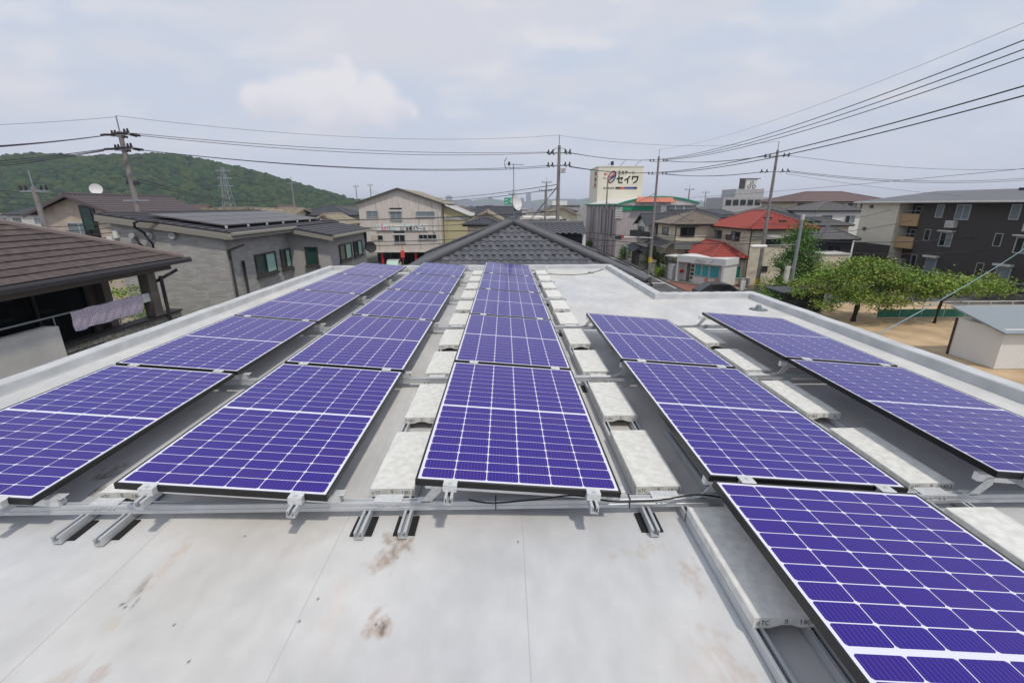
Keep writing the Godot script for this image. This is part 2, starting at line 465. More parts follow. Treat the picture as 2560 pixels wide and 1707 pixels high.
func roof_print() -> ImageTexture:   # weathered membrane: blotches, drip marks, rust and mud stains
	var N := 2048
	var a := FastNoiseLite.new()
	a.seed = 101; a.frequency = 0.006; a.fractal_octaves = 5
	var b := FastNoiseLite.new()
	b.seed = 102; b.frequency = 0.03; b.fractal_octaves = 4
	var c := FastNoiseLite.new()
	c.seed = 103; c.frequency = 0.0022; c.fractal_octaves = 3
	var ia := a.get_image(N, N); var ib := b.get_image(N, N); var ic := c.get_image(N, N)
	var da := ia.get_data(); var db := ib.get_data(); var dc := ic.get_data()
	var o := PackedByteArray()
	o.resize(N * N * 3)
	for i in N * N:
		var t: float = (da[i] - 128) * 0.09 + (db[i] - 128) * 0.05
		var w: float = (dc[i] - 128) * 0.05
		o[i * 3] = clampi(int(194 + t + w), 0, 255)
		o[i * 3 + 1] = clampi(int(193 + t + w * 0.6), 0, 255)
		o[i * 3 + 2] = clampi(int(192 + t - w * 0.2), 0, 255)
	var im := Image.create_from_data(N, N, false, Image.FORMAT_RGB8, o)
	# stains: [x, z, half width, half length, colour, strength, turn]
	var st := [
		[-0.55, -1.83, 0.07, 0.10, rgb(120, 92, 70), 0.85, 0.2], [-0.60, -1.72, 0.06, 0.08, rgb(150, 120, 100), 0.6, -0.4],
		[-0.52, -1.40, 0.055, 0.07, rgb(140, 104, 84), 0.75, 0.3], [-0.50, -1.39, 0.015, 0.03, rgb(60, 48, 44), 0.9, 0.3],
		[0.84, -1.61, 0.05, 0.11, rgb(162, 140, 124), 0.5, -0.2], [0.80, -1.25, 0.06, 0.12, rgb(176, 154, 138), 0.5, 0.1], [0.72, -1.2, 0.12, 0.14, rgb(194, 174, 162), 0.35, 0.4],
		[-1.58, -1.21, 0.035, 0.07, rgb(172, 146, 128), 0.55, -0.2], [-1.47, -1.21, 0.035, 0.05, rgb(166, 138, 120), 0.55, 0.3],
		[-1.58, -1.74, 0.03, 0.16, rgb(190, 158, 140), 0.55, 0.05], [-1.61, -1.58, 0.018, 0.09, rgb(110, 94, 84), 0.7, 0.15],
		[-1.57, -1.515, 0.011, 0.035, rgb(36, 32, 32), 1.0, 0.1], [-1.625, -1.51, 0.013, 0.014, rgb(40, 36, 36), 0.95, 0.5], [-1.60, -1.50, 0.007, 0.008, rgb(40, 36, 36), 0.9, 0.0], [-1.585, -1.44, 0.035, 0.06, rgb(186, 174, 150), 0.6, 0.0],
		[-2.5, -2.51, 0.06, 0.07, rgb(58, 46, 40), 0.85, 0.3], [-2.41, -2.33, 0.04, 0.06, rgb(66, 52, 44), 0.8, 0.0],
		[0.66, -1.78, 0.10, 0.06, rgb(168, 152, 128), 0.5, 0.2], [0.5, -1.75, 0.03, 0.03, rgb(180, 160, 144), 0.5, 0.2], [-1.0, -1.86, 0.12, 0.05, rgb(184, 160, 146), 0.35, 0.4],
		[-0.72, -1.5, 0.06, 0.22, rgb(206, 178, 164), 0.35, 0.2], [-0.4, -1.1, 0.12, 0.1, rgb(200, 176, 160), 0.35, 0.2], [-0.65, -2.95, 0.1, 0.03, rgb(150, 110, 90), 0.5, 0.0]]
	for k in 46:   # faint dried puddle marks further off
		st.append([rng.randf_range(-4.2, 4.1), rng.randf_range(-11.4, -2.4), rng.randf_range(0.03, 0.16), rng.randf_range(0.02, 0.08), rgb(150, 140, 130), rng.randf_range(0.15, 0.45), rng.randf_range(-1, 1)])
	for k in 14:   # grit
		st.append([rng.randf_range(-3.0, 1.4), rng.randf_range(-2.1, -0.8), 0.005, 0.005, rgb(60, 56, 54), 0.9, 0.0])
	var nz := FastNoiseLite.new()
	nz.seed = 77; nz.frequency = 0.06; nz.fractal_octaves = 4
	var sx := N / (ROOF_X2 - ROOF_X0 + 0.4)
	var sz := N / (ROOF_Z0 - ROOF_ZF + 0.4)
	for s in st:
		var cx: float = (s[0] - ROOF_X0 + 0.2) * sx
		var cz: float = (s[1] - ROOF_ZF + 0.2) * sz
		var rx: float = maxf(s[2] * sx, 1.0); var rz: float = maxf(s[3] * sz, 1.0)
		var R := int(maxf(rx, rz) * 1.9) + 2
		var col: Color = s[4]
		for j in range(-R, R + 1):
			for i in range(-R, R + 1):
				var px := int(cx) + i; var pz := int(cz) + j
				if px < 0 or pz < 0 or px >= N or pz >= N: continue
				var u: float = (i * cos(s[6]) - j * sin(s[6])) / rx
				var w: float = (i * sin(s[6]) + j * cos(s[6])) / rz
				var q := sqrt(u * u + w * w) + nz.get_noise_2d(px, pz) * 1.1
				var amt: float = smoothstep(1.25, 0.2, q) * s[5] * 0.66 * clampf(0.7 + nz.get_noise_2d(px * 2.2 + 400, pz * 2.2) * 0.8, 0.1, 1.0)
				if R < 6: amt = 0.85 if i == 0 and j == 0 else 0.3 if absi(i) + absi(j) == 1 else 0.0
				if amt > 0.01: im.set_pixel(px, pz, im.get_pixel(px, pz).lerp(col, amt))
	return ImageTexture.create_from_image(im)

func make_own_roof() -> void:
	var t := thing("flat_roofed_building", "pale flat-roofed building that carries the rows of solar panels", "building")
	var m := mat("membrane", Color(1, 1, 1), 0.72)
	m.albedo_texture = roof_print()
	var q := Builder.new()
	var deck := PackedVector2Array([Vector2(ROOF_X0 - 0.05, ROOF_Z0), Vector2(ROOF_X2 + 0.05, ROOF_Z0), Vector2(ROOF_X2 + 0.05, ROOF_ZN - 0.05), Vector2(ROOF_X1 + 0.05, ROOF_ZN - 0.05), Vector2(ROOF_X1 + 0.05, ROOF_ZF - 0.05), Vector2(ROOF_X0 - 0.05, ROOF_ZF - 0.05)])
	var ids := Geometry2D.triangulate_polygon(deck)
	for i in range(0, ids.size(), 3):
		var a := Vector3(deck[ids[i]].x, 0, deck[ids[i]].y); var b := Vector3(deck[ids[i + 1]].x, 0, deck[ids[i + 1]].y); var c := Vector3(deck[ids[i + 2]].x, 0, deck[ids[i + 2]].y)
		if (b - a).cross(c - a).y < 0:
			var s := b; b = c; c = s
		q.tri(a, b, c)
	for p in q.v: q.uv.append(Vector2((p.x - ROOF_X0 + 0.2) / (ROOF_X2 - ROOF_X0 + 0.4), (p.z - ROOF_ZF + 0.2) / (ROOF_Z0 - ROOF_ZF + 0.4)))
	put("roof_membrane", q.mesh(), m, t)
	# welded seams of the membrane strips
	for x in [-3.65, -2.72, -1.79, -0.85, 0.08, 1.02]:
		var zf: float = ROOF_ZN if x > ROOF_X1 else ROOF_ZF
		var s := Builder.new()
		s.cbox(Vector3(x, 0.0005, (ROOF_Z0 + zf) * 0.5), Vector3(0.0034, 0.0022, ROOF_Z0 - zf), 0.001)
		put("membrane_seam", s.mesh(), M.seam, t)
	# low kerbs round the edge, membrane dressed up over them, metal nosing on top
	var kw := 0.16
	var kerbs := [[Vector3(ROOF_X0, 0, ROOF_Z0), Vector3(ROOF_X0, 0, ROOF_ZF - kw), Vector3(-1, 0, 0)], [Vector3(ROOF_X0, 0, ROOF_ZF), Vector3(ROOF_X1 + kw, 0, ROOF_ZF), Vector3(0, 0, -1)], [Vector3(ROOF_X1, 0, ROOF_ZF), Vector3(ROOF_X1, 0, ROOF_ZN), Vector3(1, 0, 0)], [Vector3(ROOF_X1 + kw, 0, ROOF_ZN), Vector3(ROOF_X2 + kw, 0, ROOF_ZN), Vector3(0, 0, -1)], [Vector3(ROOF_X2, 0, ROOF_ZN), Vector3(ROOF_X2, 0, ROOF_Z0), Vector3(1, 0, 0)]]
	var prof := [Vector2(0, -0.02), Vector2(0.004, 0.0), Vector2(0.012, 0.02), Vector2(0.02, 0.09), Vector2(0.028, 0.1), Vector2(0.15, 0.106), Vector2(0.16, 0.1), Vector2(0.16, -0.25)]
	for k in kerbs:
		var a: Vector3 = k[0]; var b: Vector3 = k[1]; var out: Vector3 = k[2]
		var s := Builder.new()
		var steps := 26
		for i in prof.size() - 1:
			var p: Vector2 = prof[i]; var r: Vector2 = prof[i + 1]
			for j in steps:
				var f0 := a.lerp(b, float(j) / steps); var f1 := a.lerp(b, float(j + 1) / steps)
				var w0 := 0.004 * sin(j * 2.1); var w1 := 0.004 * sin((j + 1) * 2.1)
				var lo := 1.0 if i > 2 and i < 6 else 0.0; var hi := 1.0 if i > 1 and i < 6 else 0.0
				s.quad(f0 + out * p.x + Vector3(0, p.y + w0 * lo, 0), f1 + out * p.x + Vector3(0, p.y + w1 * lo, 0), f1 + out * r.x + Vector3(0, r.y + w1 * hi, 0), f0 + out * r.x + Vector3(0, r.y + w0 * hi, 0))
		for e in [a, b]:
			for i in range(1, prof.size() - 1): s.tri(e + out * 0.08 + Vector3(0, -0.02, 0), e + out * prof[i].x + Vector3(0, prof[i].y, 0), e + out * prof[i + 1].x + Vector3(0, prof[i + 1].y, 0))
		put("roof_kerb", s.mesh(), M.membrane_edge, t)
	# walls below
	var w := Builder.new()
	var ox := 0.13
	w.span(Vector3(ROOF_X0 - ox, GROUND, ROOF_Z0), Vector3(ROOF_X1 + ox, -0.02, ROOF_ZF - ox))
	w.span(Vector3(ROOF_X1 + ox, GROUND, ROOF_Z0), Vector3(ROOF_X2 + ox, -0.02, ROOF_ZN - ox))
	put("wall", w.mesh(), M.own_wall, t)

# ---------------------------------------------------------------- solar array
const PW := 1.038
const PL := 1.755
const GAP := 0.0404
const TILT := 0.0865
const PZ := -1.9425
const PY := 0.302
var row_x := [-3.3946, -1.9351, -0.4553, 1.0162, 2.4831]
var row_name := ["far left row", "second row from the left", "centre row", "row right of centre", "far right row"]
var nth := ["nearest", "second", "third", "fourth", "farthest"]

func cell_mesh() -> ArrayMesh:
	var q := Builder.new()
	var w := 0.0802; var h := 0.0396; var c := 0.0075
	var p := [Vector2(-w + c, -h), Vector2(w - c, -h), Vector2(w, -h + c), Vector2(w, h - c), Vector2(w - c, h), Vector2(-w + c, h), Vector2(-w, h - c), Vector2(-w, -h + c)]
	for i in range(1, 7):
		q.tri(Vector3(p[0].x, 0.0005, -p[0].y), Vector3(p[i].x, 0.0005, -p[i].y), Vector3(p[i + 1].x, 0.0005, -p[i + 1].y))
	for i in 8:
		var a: Vector2 = p[i]; var b: Vector2 = p[(i + 1) % 8]
		q.quad(Vector3(a.x, -0.0003, -a.y), Vector3(b.x, -0.0003, -b.y), Vector3(b.x, 0.0005, -b.y), Vector3(a.x, 0.0005, -a.y))
	for v in q.v: q.uv.append(Vector2((v.x + w) / (2 * w), (v.z + h) / (2 * h)))
	return q.mesh()

func make_panel() -> Node3D:
	var t := Node3D.new()
	t.name = "solar_panel"
	var fr := Builder.new()
	for x in [0.0055, PW - 0.0055]: fr.cbox(Vector3(x, -0.0175, -PL * 0.5), Vector3(0.011, 0.035, PL), 0.0012)
	for z in [-0.0055, -PL + 0.0055]: fr.cbox(Vector3(PW * 0.5, -0.0175, z), Vector3(PW - 0.0225, 0.0346, 0.011), 0.0012)
	put("frame", fr.mesh(), M.black_frame, t)
	var bs := Builder.new()
	bs.span(Vector3(0.0112, -0.008, -0.0112), Vector3(PW - 0.0112, -0.0022, -PL + 0.0112))
	put("backsheet", bs.mesh(), M.backsheet, t)
	var jb := Builder.new()
	jb.cbox(Vector3(PW * 0.5, -0.02, -PL * 0.5), Vector3(0.1, 0.02, 0.06), 0.003)
	put("junction_box", jb.mesh(), M.rubber, t)
	var cm := cell_mesh()
	var px := 0.1652
	var pz := 0.0842
	for j in 20:
		for i in 6:
			var x := PW * 0.5 + (i - 2.5) * px
			var z := -PL * 0.5 + (9.5 - j) * pz + (0.010 if j < 10 else -0.010)
			put("cell", cm, M["cell_%d" % [0, 0, 1, 0, 2][(i * 7 + j * 3 + (i * j) % 4) % 5]], t, Vector3(x, -0.0019, z))
	return t

func panel_xf(row: int, k: int) -> Transform3D:
	return Transform3D(Basis(Vector3(0, 0, 1), -TILT), Vector3(row_x[row], PY, PZ - (k - 1) * (PL + GAP)))

func channel_poly(w: float, h: float, slot: float, th := 0.004) -> PackedVector2Array:   # slotted rail, open at the top
	var a := w * 0.5
	var s := slot * 0.5
	return PackedVector2Array([Vector2(-a, 0), Vector2(a, 0), Vector2(a, h), Vector2(s, h), Vector2(s, h - 0.012), Vector2(s + 0.004, h - 0.012), Vector2(s + 0.004, h - th), Vector2(a - th, h - th), Vector2(a - th, th), Vector2(-a + th, th), Vector2(-a + th, h - th), Vector2(-s - 0.004, h - th), Vector2(-s - 0.004, h - 0.012), Vector2(-s, h - 0.012), Vector2(-s, h), Vector2(-a, h)])

func make_array() -> void:
	var proto := make_panel()
	var first := [1, 1, 1, 0, 1]
	var last := [5, 5, 5, 2, 2]
	for r in 5:
		for k in range(first[r], last[r] + 1):
			var o: Node3D = proto.duplicate()
			o.name = numbered("solar_panel")
			add_child(o)
			o.transform = panel_xf(r, k)
			var i: int = k - first[r]
			var n_in: int = last[r] - first[r] + 1
			var which: String = nth[i] if i < n_in - 1 else "farthest"
			tag(o, "violet-blue solar panel, %s in the %s" % [which, row_name[r]], "solar panel", "solar panels in rows on the flat roof")
	proto.free()
	# support rails under each row with their clamps
	var rail_poly := channel_poly(0.04, 0.04, 0.014)
	for r in 5:
		for s in 2:
			var fx: float = [0.17, 0.86][s] * PW
			var zf := 0.085 if first[r] == 1 else PL + GAP + 0.085
			var zb: float = -(last[r]) * (PL + GAP) - 0.03
			var t := thing("support_rail", "slotted aluminium rail under the %s edge of the %s" % [["upper", "lower"][s], row_name[r]], "rail", Vector3.ZERO, "rails under the solar panels")
			t.transform = panel_xf(r, 1)
			var q := Builder.new()
			q.prism(rail_poly, zb, zf, Transform3D(Basis(), Vector3(fx, -0.0755, 0)))
			put("rail", q.mesh(), M.aluminium, t)
			for k in range(first[r], last[r] + 2):
				var z := -(k - 1) * (PL + GAP) + GAP * 0.5
				var c := Builder.new()
				if k == first[r]:
					z = -(k - 1) * (PL + GAP)
					c.prism(PackedVector2Array([Vector2(0.036, -0.036), Vector2(0.036, 0.002), Vector2(0.008, 0.002), Vector2(-0.010, 0.007), Vector2(-0.010, 0.0012), Vector2(0.002, 0.0008), Vector2(0.002, -0.036)]), -0.034, 0.034, Transform3D(Basis(Vector3(0, 0, -1), Vector3.UP, Vector3(1, 0, 0)).inverse() if false else Basis(Vector3(0, 0, 1), Vector3.UP, Vector3(-1, 0, 0)), Vector3(fx, 0, z)))
					var e := put("end_clamp", c.mesh(), M.aluminium_pale, t)
					var bo := Builder.new()
					bo.tube([Vector3(fx, 0.002, z + 0.02), Vector3(fx, 0.008, z + 0.02)], 0.009, 0.009, 6)
					put("bolt", bo.mesh(), M.aluminium, e)
				elif k <= last[r]:
					c.cbox(Vector3(fx, 0.004, z), Vector3(0.075, 0.006, GAP + 0.022), 0.002)
					c.box(Vector3(fx, -0.016, z), Vector3(0.06, 0.034, GAP - 0.012))
					var e := put("mid_clamp", c.mesh(), M.aluminium_pale, t)
					var bo := Builder.new()
					bo.tube([Vector3(fx, 0.007, z), Vector3(fx, 0.0125, z)], 0.008, 0.008, 6)
					put("bolt", bo.mesh(), M.aluminium, e)
	# cross rails on the roof, one in front of every seam
	var zs := []
	for k in 6: zs.append(-2.055 - k * (PL + GAP) * 0.9975)
	var cross := PackedVector2Array([Vector2(-0.02, 0.0), Vector2(0.02, 0.0), Vector2(0.02, 0.02), Vector2(0.017, 0.022), Vector2(0.017, 0.028), Vector2(0.02, 0.03), Vector2(0.02, 0.048), Vector2(0.018, 0.05), Vector2(0.006, 0.05), Vector2(0.006, 0.044), Vector2(-0.006, 0.044), Vector2(-0.006, 0.05), Vector2(-0.018, 0.05), Vector2(-0.02, 0.048)])
	var turn := Basis(Vector3(0, 0, 1), Vector3.UP, Vector3(-1, 0, 0))
	for k in 6:
		var x1 := 3.62 if k < 3 else 1.02
		var x0 := -3.5
		var t := thing("cross_rail", "long aluminium cross rail under the panels, %s from the front" % ["first", "second", "third", "fourth", "fifth", "sixth"][k], "rail", Vector3(0, 0.0505, zs[k]), "cross rails under the panel rows")
		var q := Builder.new()
		q.prism(cross, -x1, -x0, Transform3D(turn, Vector3.ZERO))
		put("rail", q.mesh(), M.aluminium, t)
		for x in [-2.12, -0.63, 0.85, 2.31]:
			if x > x1 or (k > 0 and x < -2.0): continue
			var p := Builder.new()
			p.cbox(Vector3(x, 0.053, -0.014), Vector3(0.15, 0.006, 0.062), 0.0015)
			put("joint_plate", p.mesh(), M.aluminium_pale, t)
			for b in [-0.045, -0.02, 0.03, 0.055]:
				var h := Builder.new()
				h.tube([Vector3(x + b, 0.035, 0.018), Vector3(x + b, 0.035, 0.0245)], 0.006, 0.006, 6)
				put("bolt", h.mesh(), M.aluminium, t)
	# sloping beams from the high edge to the low edge of each row
	for k in 6:
		for r in 5:
			if k > last[r]: continue
			var xf := panel_xf(r, 1)
			var t := thing("tilt_frame", "aluminium tilt frame %s on the %s cross rail" % ["of the " + row_name[r], ["first", "second", "third", "fourth", "fifth", "sixth"][k]], "frame", Vector3(row_x[r], 0, zs[k]), "tilt frames under the panels")
			var q := Builder.new()
			q.cbox(Vector3(PW * 0.5, PY - 0.0755 - 0.0205, 0) + Vector3(0, -PW * 0.5 * sin(TILT), 0), Vector3(PW * 0.95, 0.046, 0.034), 0.003, Basis(Vector3(0, 0, 1), -TILT))
			put("beam", q.mesh(), M.beam_white, t)
			var l := Builder.new()
			l.prism(PackedVector2Array([Vector2(0.0, 0.101), Vector2(0.05, 0.101), Vector2(0.11, 0.165), Vector2(0.11, 0.2), Vector2(0.075, 0.2)]), 0.018, 0.023)
			l.prism(PackedVector2Array([Vector2(-0.02, 0.1008), Vector2(0.05, 0.1008), Vector2(0.05, 0.106), Vector2(-0.02, 0.106)]), -0.018, 0.023)
			put("leg", l.mesh(), M.aluminium_pale, t)
			var b := Builder.new()
			b.cbox(Vector3(PW * 0.985, 0.124, 0), Vector3(0.07, 0.046, 0.048), 0.002)
			b.cbox(Vector3(PW * 0.985 + 0.02, 0.1495, 0), Vector3(0.075, 0.005, 0.05), 0.0015)
			var bo := put("bracket", b.mesh(), M.aluminium_pale, t)
			var h := Builder.new()
			h.tube([Vector3(PW * 0.985 + 0.036, 0.124, 0), Vector3(PW * 0.985 + 0.044, 0.124, 0)], 0.008, 0.008, 6)
			put("bolt", h.mesh(), M.aluminium, bo)
	# channels lying on the roof along the gaps
	var floor_poly := channel_poly(0.042, 0.042, 0.016)
	var gaps := [[-2.225, -1.87, -10.98, "left of the second panel row"], [-2.005, -1.85, -10.98, "left of the second panel row"], [-0.742, -1.87, -10.98, "left of the centre panel row"], [-0.524, -1.87, -10.98, "left of the centre panel row"], [0.742, -1.86, -10.98, "right of the centre panel row"], [0.955, -1.98, -10.98, "right of the centre panel row"], [2.285, -0.1, -5.75, "between the two right panel rows"], [2.485, -0.1, -5.75, "between the two right panel rows"], [0.955, -0.1, -1.96, "beside the nearest panel on the right"], [1.165, -0.1, -2.9, "beside the nearest panel on the right"]]
	for gi in gaps.size():
		var g: Array = gaps[gi]
		var t := thing("floor_channel", "aluminium channel on the roof %s, %s of two" % [g[3], ["left", "right"][gi % 2]], "channel", Vector3(g[0], 0.0085, 0), "channels lying on the roof")
		var q := Builder.new()
		q.prism(floor_poly, g[2], g[1])
		put("rail", q.mesh(), M.aluminium, t)
		for k in 6:
			var z: float = zs[k] + 0.08
			if z > g[1] or z < g[2]: continue
			put("rubber_pad", bx(Vector3(-0.055, -0.0083, z - 0.07), Vector3(0.055, -0.0002, z + 0.075)), M.rubber, t)
	# ballast slabs on the channels
	var slab_poly := PackedVector2Array([Vector2(-0.122, 0.0), Vector2(-0.06, 0.0), Vector2(-0.04, 0.006), Vector2(-0.022, 0.014), Vector2(0.022, 0.014), Vector2(0.04, 0.006), Vector2(0.06, 0.0), Vector2(0.122, 0.0), Vector2(0.126, 0.004), Vector2(0.126, 0.047), Vector2(0.122, 0.051), Vector2(-0.122, 0.051), Vector2(-0.126, 0.047), Vector2(-0.126, 0.004)])
	var lanes := [[-2.115, "left of the second panel row", 0, 0], [-0.633, "left of the centre panel row", 0, 9], [0.848, "right of the centre panel row", 0, 9], [2.385, "between the two right panel rows", 0, 3]]
	var ord := ["nearest", "second", "third", "fourth", "fifth", "sixth", "seventh", "eighth", "ninth", "farthest"]
	var font := SystemFont.new()
	font.font_names = PackedStringArray(["Droid Sans"])
	var words := {}
	for w in ["TC", "9", "180-2", "o"]:
		var tm := TextMesh.new()
		tm.font = font; tm.text = w; tm.font_size = 32; tm.pixel_size = 0.0009; tm.depth = 0.0006
		words[w] = tm
	for ln in lanes:
		for k in range(ln[2], ln[3] + 1):
			var z: float = -2.15 - (k / 2) * (PL + GAP) - (k % 2) * 0.88
			slab(slab_poly, words, Vector3(ln[0] + rng.randf_range(-0.004, 0.004), 0.0512, z + rng.randf_range(-0.008, 0.008)), "pale concrete ballast slab %s, %s from the camera" % [ln[1], ord[k] if not (ln[3] == 3 and k == 3) else "farthest"], k % 3)
	slab(slab_poly, words, Vector3(1.06, 0.0512, -1.31), "concrete ballast slab half shaded by the nearest solar panel, beside its left edge", 0)
	slab(slab_poly, words, Vector3(2.385, 0.0512, -1.28), "concrete ballast slab beside the right edge of the nearest solar panel", 2)

func slab(poly: PackedVector2Array, words: Dictionary, at: Vector3, label: String, side: int) -> void:
	var t := thing("ballast_slab", label, "concrete slab", at, "concrete ballast slabs between the panel rows")
	var q := Builder.new()
	q.prism(poly, -0.652, 0.0)
	put("slab", q.mesh(), M.concrete, t)
	var flip := Basis() if side != 1 else Basis(Vector3(-1, 0, 0), Vector3(0, -1, 0), Vector3(0, 0, 1))
	var sg := 1.0 if side != 1 else -1.0
	for w in [["TC", -0.082], ["9", -0.002], ["180-2", 0.085]]:
		put("stencilled_mark", words[w[0]], M.ink, t, Vector3(w[1] * sg, 0.026 if w[0] != "9" else 0.031, 0.0004), flip)
	if side == 0:
		put("stencilled_mark", words["o"], M.ink, t, Vector3(-0.108, 0.026, 0.0004))

func make_roof_bits() -> void:
	# black lead strung along the first cross rail
	var q := Builder.new()
	var pts := []
	for k in 30:
		var x := -0.2 + k * 0.046
		pts.append(Vector3(x, 0.128 - 0.02 * sin(k * 0.42) - 0.012 * (k / 29.0), -2.012 + 0.006 * sin(k * 0.9)))
	q.tube(pts, 0.0045, 0.0045, 6)
	solo("panel_cable", q.mesh(), M.cable_black, "black cable strung along the front cross rail under the centre row", "cable")
	var tie := 0
	for x in [-0.06, 0.655]:
		var b := Builder.new()
		b.box(Vector3(x, 0.0785, -2.0335), Vector3(0.005, 0.062, 0.003)); b.box(Vector3(x, 0.104, -2.055), Vector3(0.005, 0.003, 0.046))
		solo("cable_tie", b.mesh(), M.cable_black, ["black cable tie on the front cross rail left under the centre row", "black cable tie on the front cross rail right of the centre row"][tie], "cable tie", "cable ties on the front rail")
		tie += 1
	# thin lead lying on the far bare part of the roof
	var c := Builder.new()
	c.tube([Vector3(0.75, 0.008, -10.75), Vector3(1.0, 0.008, -10.86), Vector3(1.3, 0.008, -10.74), Vector3(1.6, 0.008, -10.68), Vector3(1.9, 0.008, -10.78), Vector3(2.1, 0.009, -10.98), Vector3(2.35, 0.009, -11.3), Vector3(2.55, 0.012, -11.65)], 0.008, 0.008, 6)
	solo("roof_cable", c.mesh(), M.cable_black, "thin dark cable lying across the bare far part of the roof", "cable")
	var d := thing("roof_vent", "small grey vent cap on the bare roof near the right kerb", "vent", Vector3(4.02, 0, -6.92))
	var e := Builder.new()
	e.tube([Vector3(0, 0.0, 0), Vector3(0, 0.01, 0), Vector3(0, 0.012, 0)], 0.14, 0.10, 16)
	put("flange", e.mesh(), M.galvanised, d)
	var h := Builder.new()
	h.tube([Vector3(0, 0.01, 0), Vector3(0, 0.05, 0), Vector3(0, 0.075, 0)], 0.055, 0.03, 14)
	put("cap", h.mesh(), M.galvanised, d)
	var b2 := thing("cable_lump", "small dark cable joint lying on the far roof", "cable joint", Vector3(2.1, 0.0, -10.98))
	var b3 := Builder.new()
	b3.cbox(Vector3(0, 0.02, 0), Vector3(0.13, 0.04, 0.07), 0.01)
	put("case", b3.mesh(), M.galvanised, b2)

# ---------------------------------------------------------------- building kit
func face_basis(face: String) -> Basis:   # columns: to the right, up, outwards, seen from outside
	match face:
		"E": return Basis(Vector3(0, 0, -1), Vector3.UP, Vector3(1, 0, 0))
		"W": return Basis(Vector3(0, 0, 1), Vector3.UP, Vector3(-1, 0, 0))
	return Basis()

func face_point(face: String, u: float, y: float, plane: float) -> Vector3:
	return Vector3(u, y, plane) if face == "S" else Vector3(plane, y, u)

# one window as a part of a building: frame, mullion and panes
func window(parent: Node3D, face: String, u0: float, u1: float, y0: float, y1: float, plane: float, fm: Material, g1: Material, g2: Material = null, sill := false) -> MeshInstance3D:
	var w := absf(u1 - u0); var h := absf(y1 - y0)
	var c := face_point(face, (u0 + u1) * 0.5, (y0 + y1) * 0.5, plane)
	var e := clampf(minf(w, h) * 0.07, 0.03, 0.08)
	var q := Builder.new()
	for s in [-1.0, 1.0]:
		q.box(Vector3(s * (w * 0.5 - e * 0.5), 0, 0.035), Vector3(e, h, 0.09))
		q.box(Vector3(0, s * (h * 0.5 - e * 0.5), 0.035), Vector3(w - 2 * e, e, 0.086))
	if g2: q.box(Vector3(0, 0, 0.03), Vector3(e * 0.9, h - 2 * e, 0.07))
	if sill: q.box(Vector3(0, -h * 0.5 - 0.05, 0.06), Vector3(w + 0.12, 0.09, 0.16))
	var o := put("window", q.mesh(), fm, parent, c - parent.position, face_basis(face))
	if g2:
		var d := w * 0.25 - e * 0.35
		put("pane", bx(Vector3(-d - w * 0.25 + e, -h * 0.5 + e, 0.004), Vector3(-e * 0.45, h * 0.5 - e, 0.022)), g1, o)
		put("pane", bx(Vector3(e * 0.45, -h * 0.5 + e, 0.004), Vector3(w * 0.5 - e, h * 0.5 - e, 0.03)), g2, o)
	else:
		put("pane", bx(Vector3(-w * 0.5 + e, -h * 0.5 + e, 0.004), Vector3(w * 0.5 - e, h * 0.5 - e, 0.025)), g1, o)
	return o

# a roof plane of curved tiles laid in rows; e0-e1 the eave from left to right seen from outside, t0-t1 the upper edge
func tiled(q: Builder, e0: Vector3, e1: Vector3, t0: Vector3, t1: Vector3, tw: float, rh: float, amp: float, step: float, per := 4) -> void:
	var u := (e1 - e0).normalized()
	var mid := (t0 - e0) - u * u.dot(t0 - e0)
	var up := mid.normalized()
	var len_ := mid.length()
	var nn := u.cross(up).normalized()
	var rows := maxi(1, int(round(len_ / rh)))
	var du := tw / per
	for j in rows:
		var f0 := float(j) / rows; var f1 := float(j + 1) / rows
		var l0 := lerpf(0.0, u.dot(t0 - e0), f0); var l1 := lerpf(0.0, u.dot(t0 - e0), f1)
		var r0 := lerpf((e1 - e0).length(), u.dot(t1 - e0), f0); var r1 := lerpf((e1 - e0).length(), u.dot(t1 - e0), f1)
		var lo := minf(l0, l1); var hi := maxf(r0, r1)
		var i0 := int(floor(lo / du)); var i1 := int(ceil(hi / du))
		for i in range(i0, i1):
			var xa := i * du; var xb := (i + 1) * du
			var a0 := clampf(xa, l0, r0); var b0 := clampf(xb, l0, r0)
			var a1 := clampf(xa, l1, r1); var b1 := clampf(xb, l1, r1)
			if b0 - a0 < 1e-4 and b1 - a1 < 1e-4: continue
			var wa := amp * sin(TAU * xa / tw); var wb := amp * sin(TAU * xb / tw)
			var p0 := e0 + u * a0 + up * (len_ * f0) + nn * (wa + step); var p1 := e0 + u * b0 + up * (len_ * f0) + nn * (wb + step)
			var p2 := e0 + u * b1 + up * (len_ * f1) + nn * wb; var p3 := e0 + u * a1 + up * (len_ * f1) + nn * wa
			q.quad(p0, p1, p2, p3)
			q.quad(p0 - nn * (step + 0.012), p1 - nn * (step + 0.012), p1, p0)

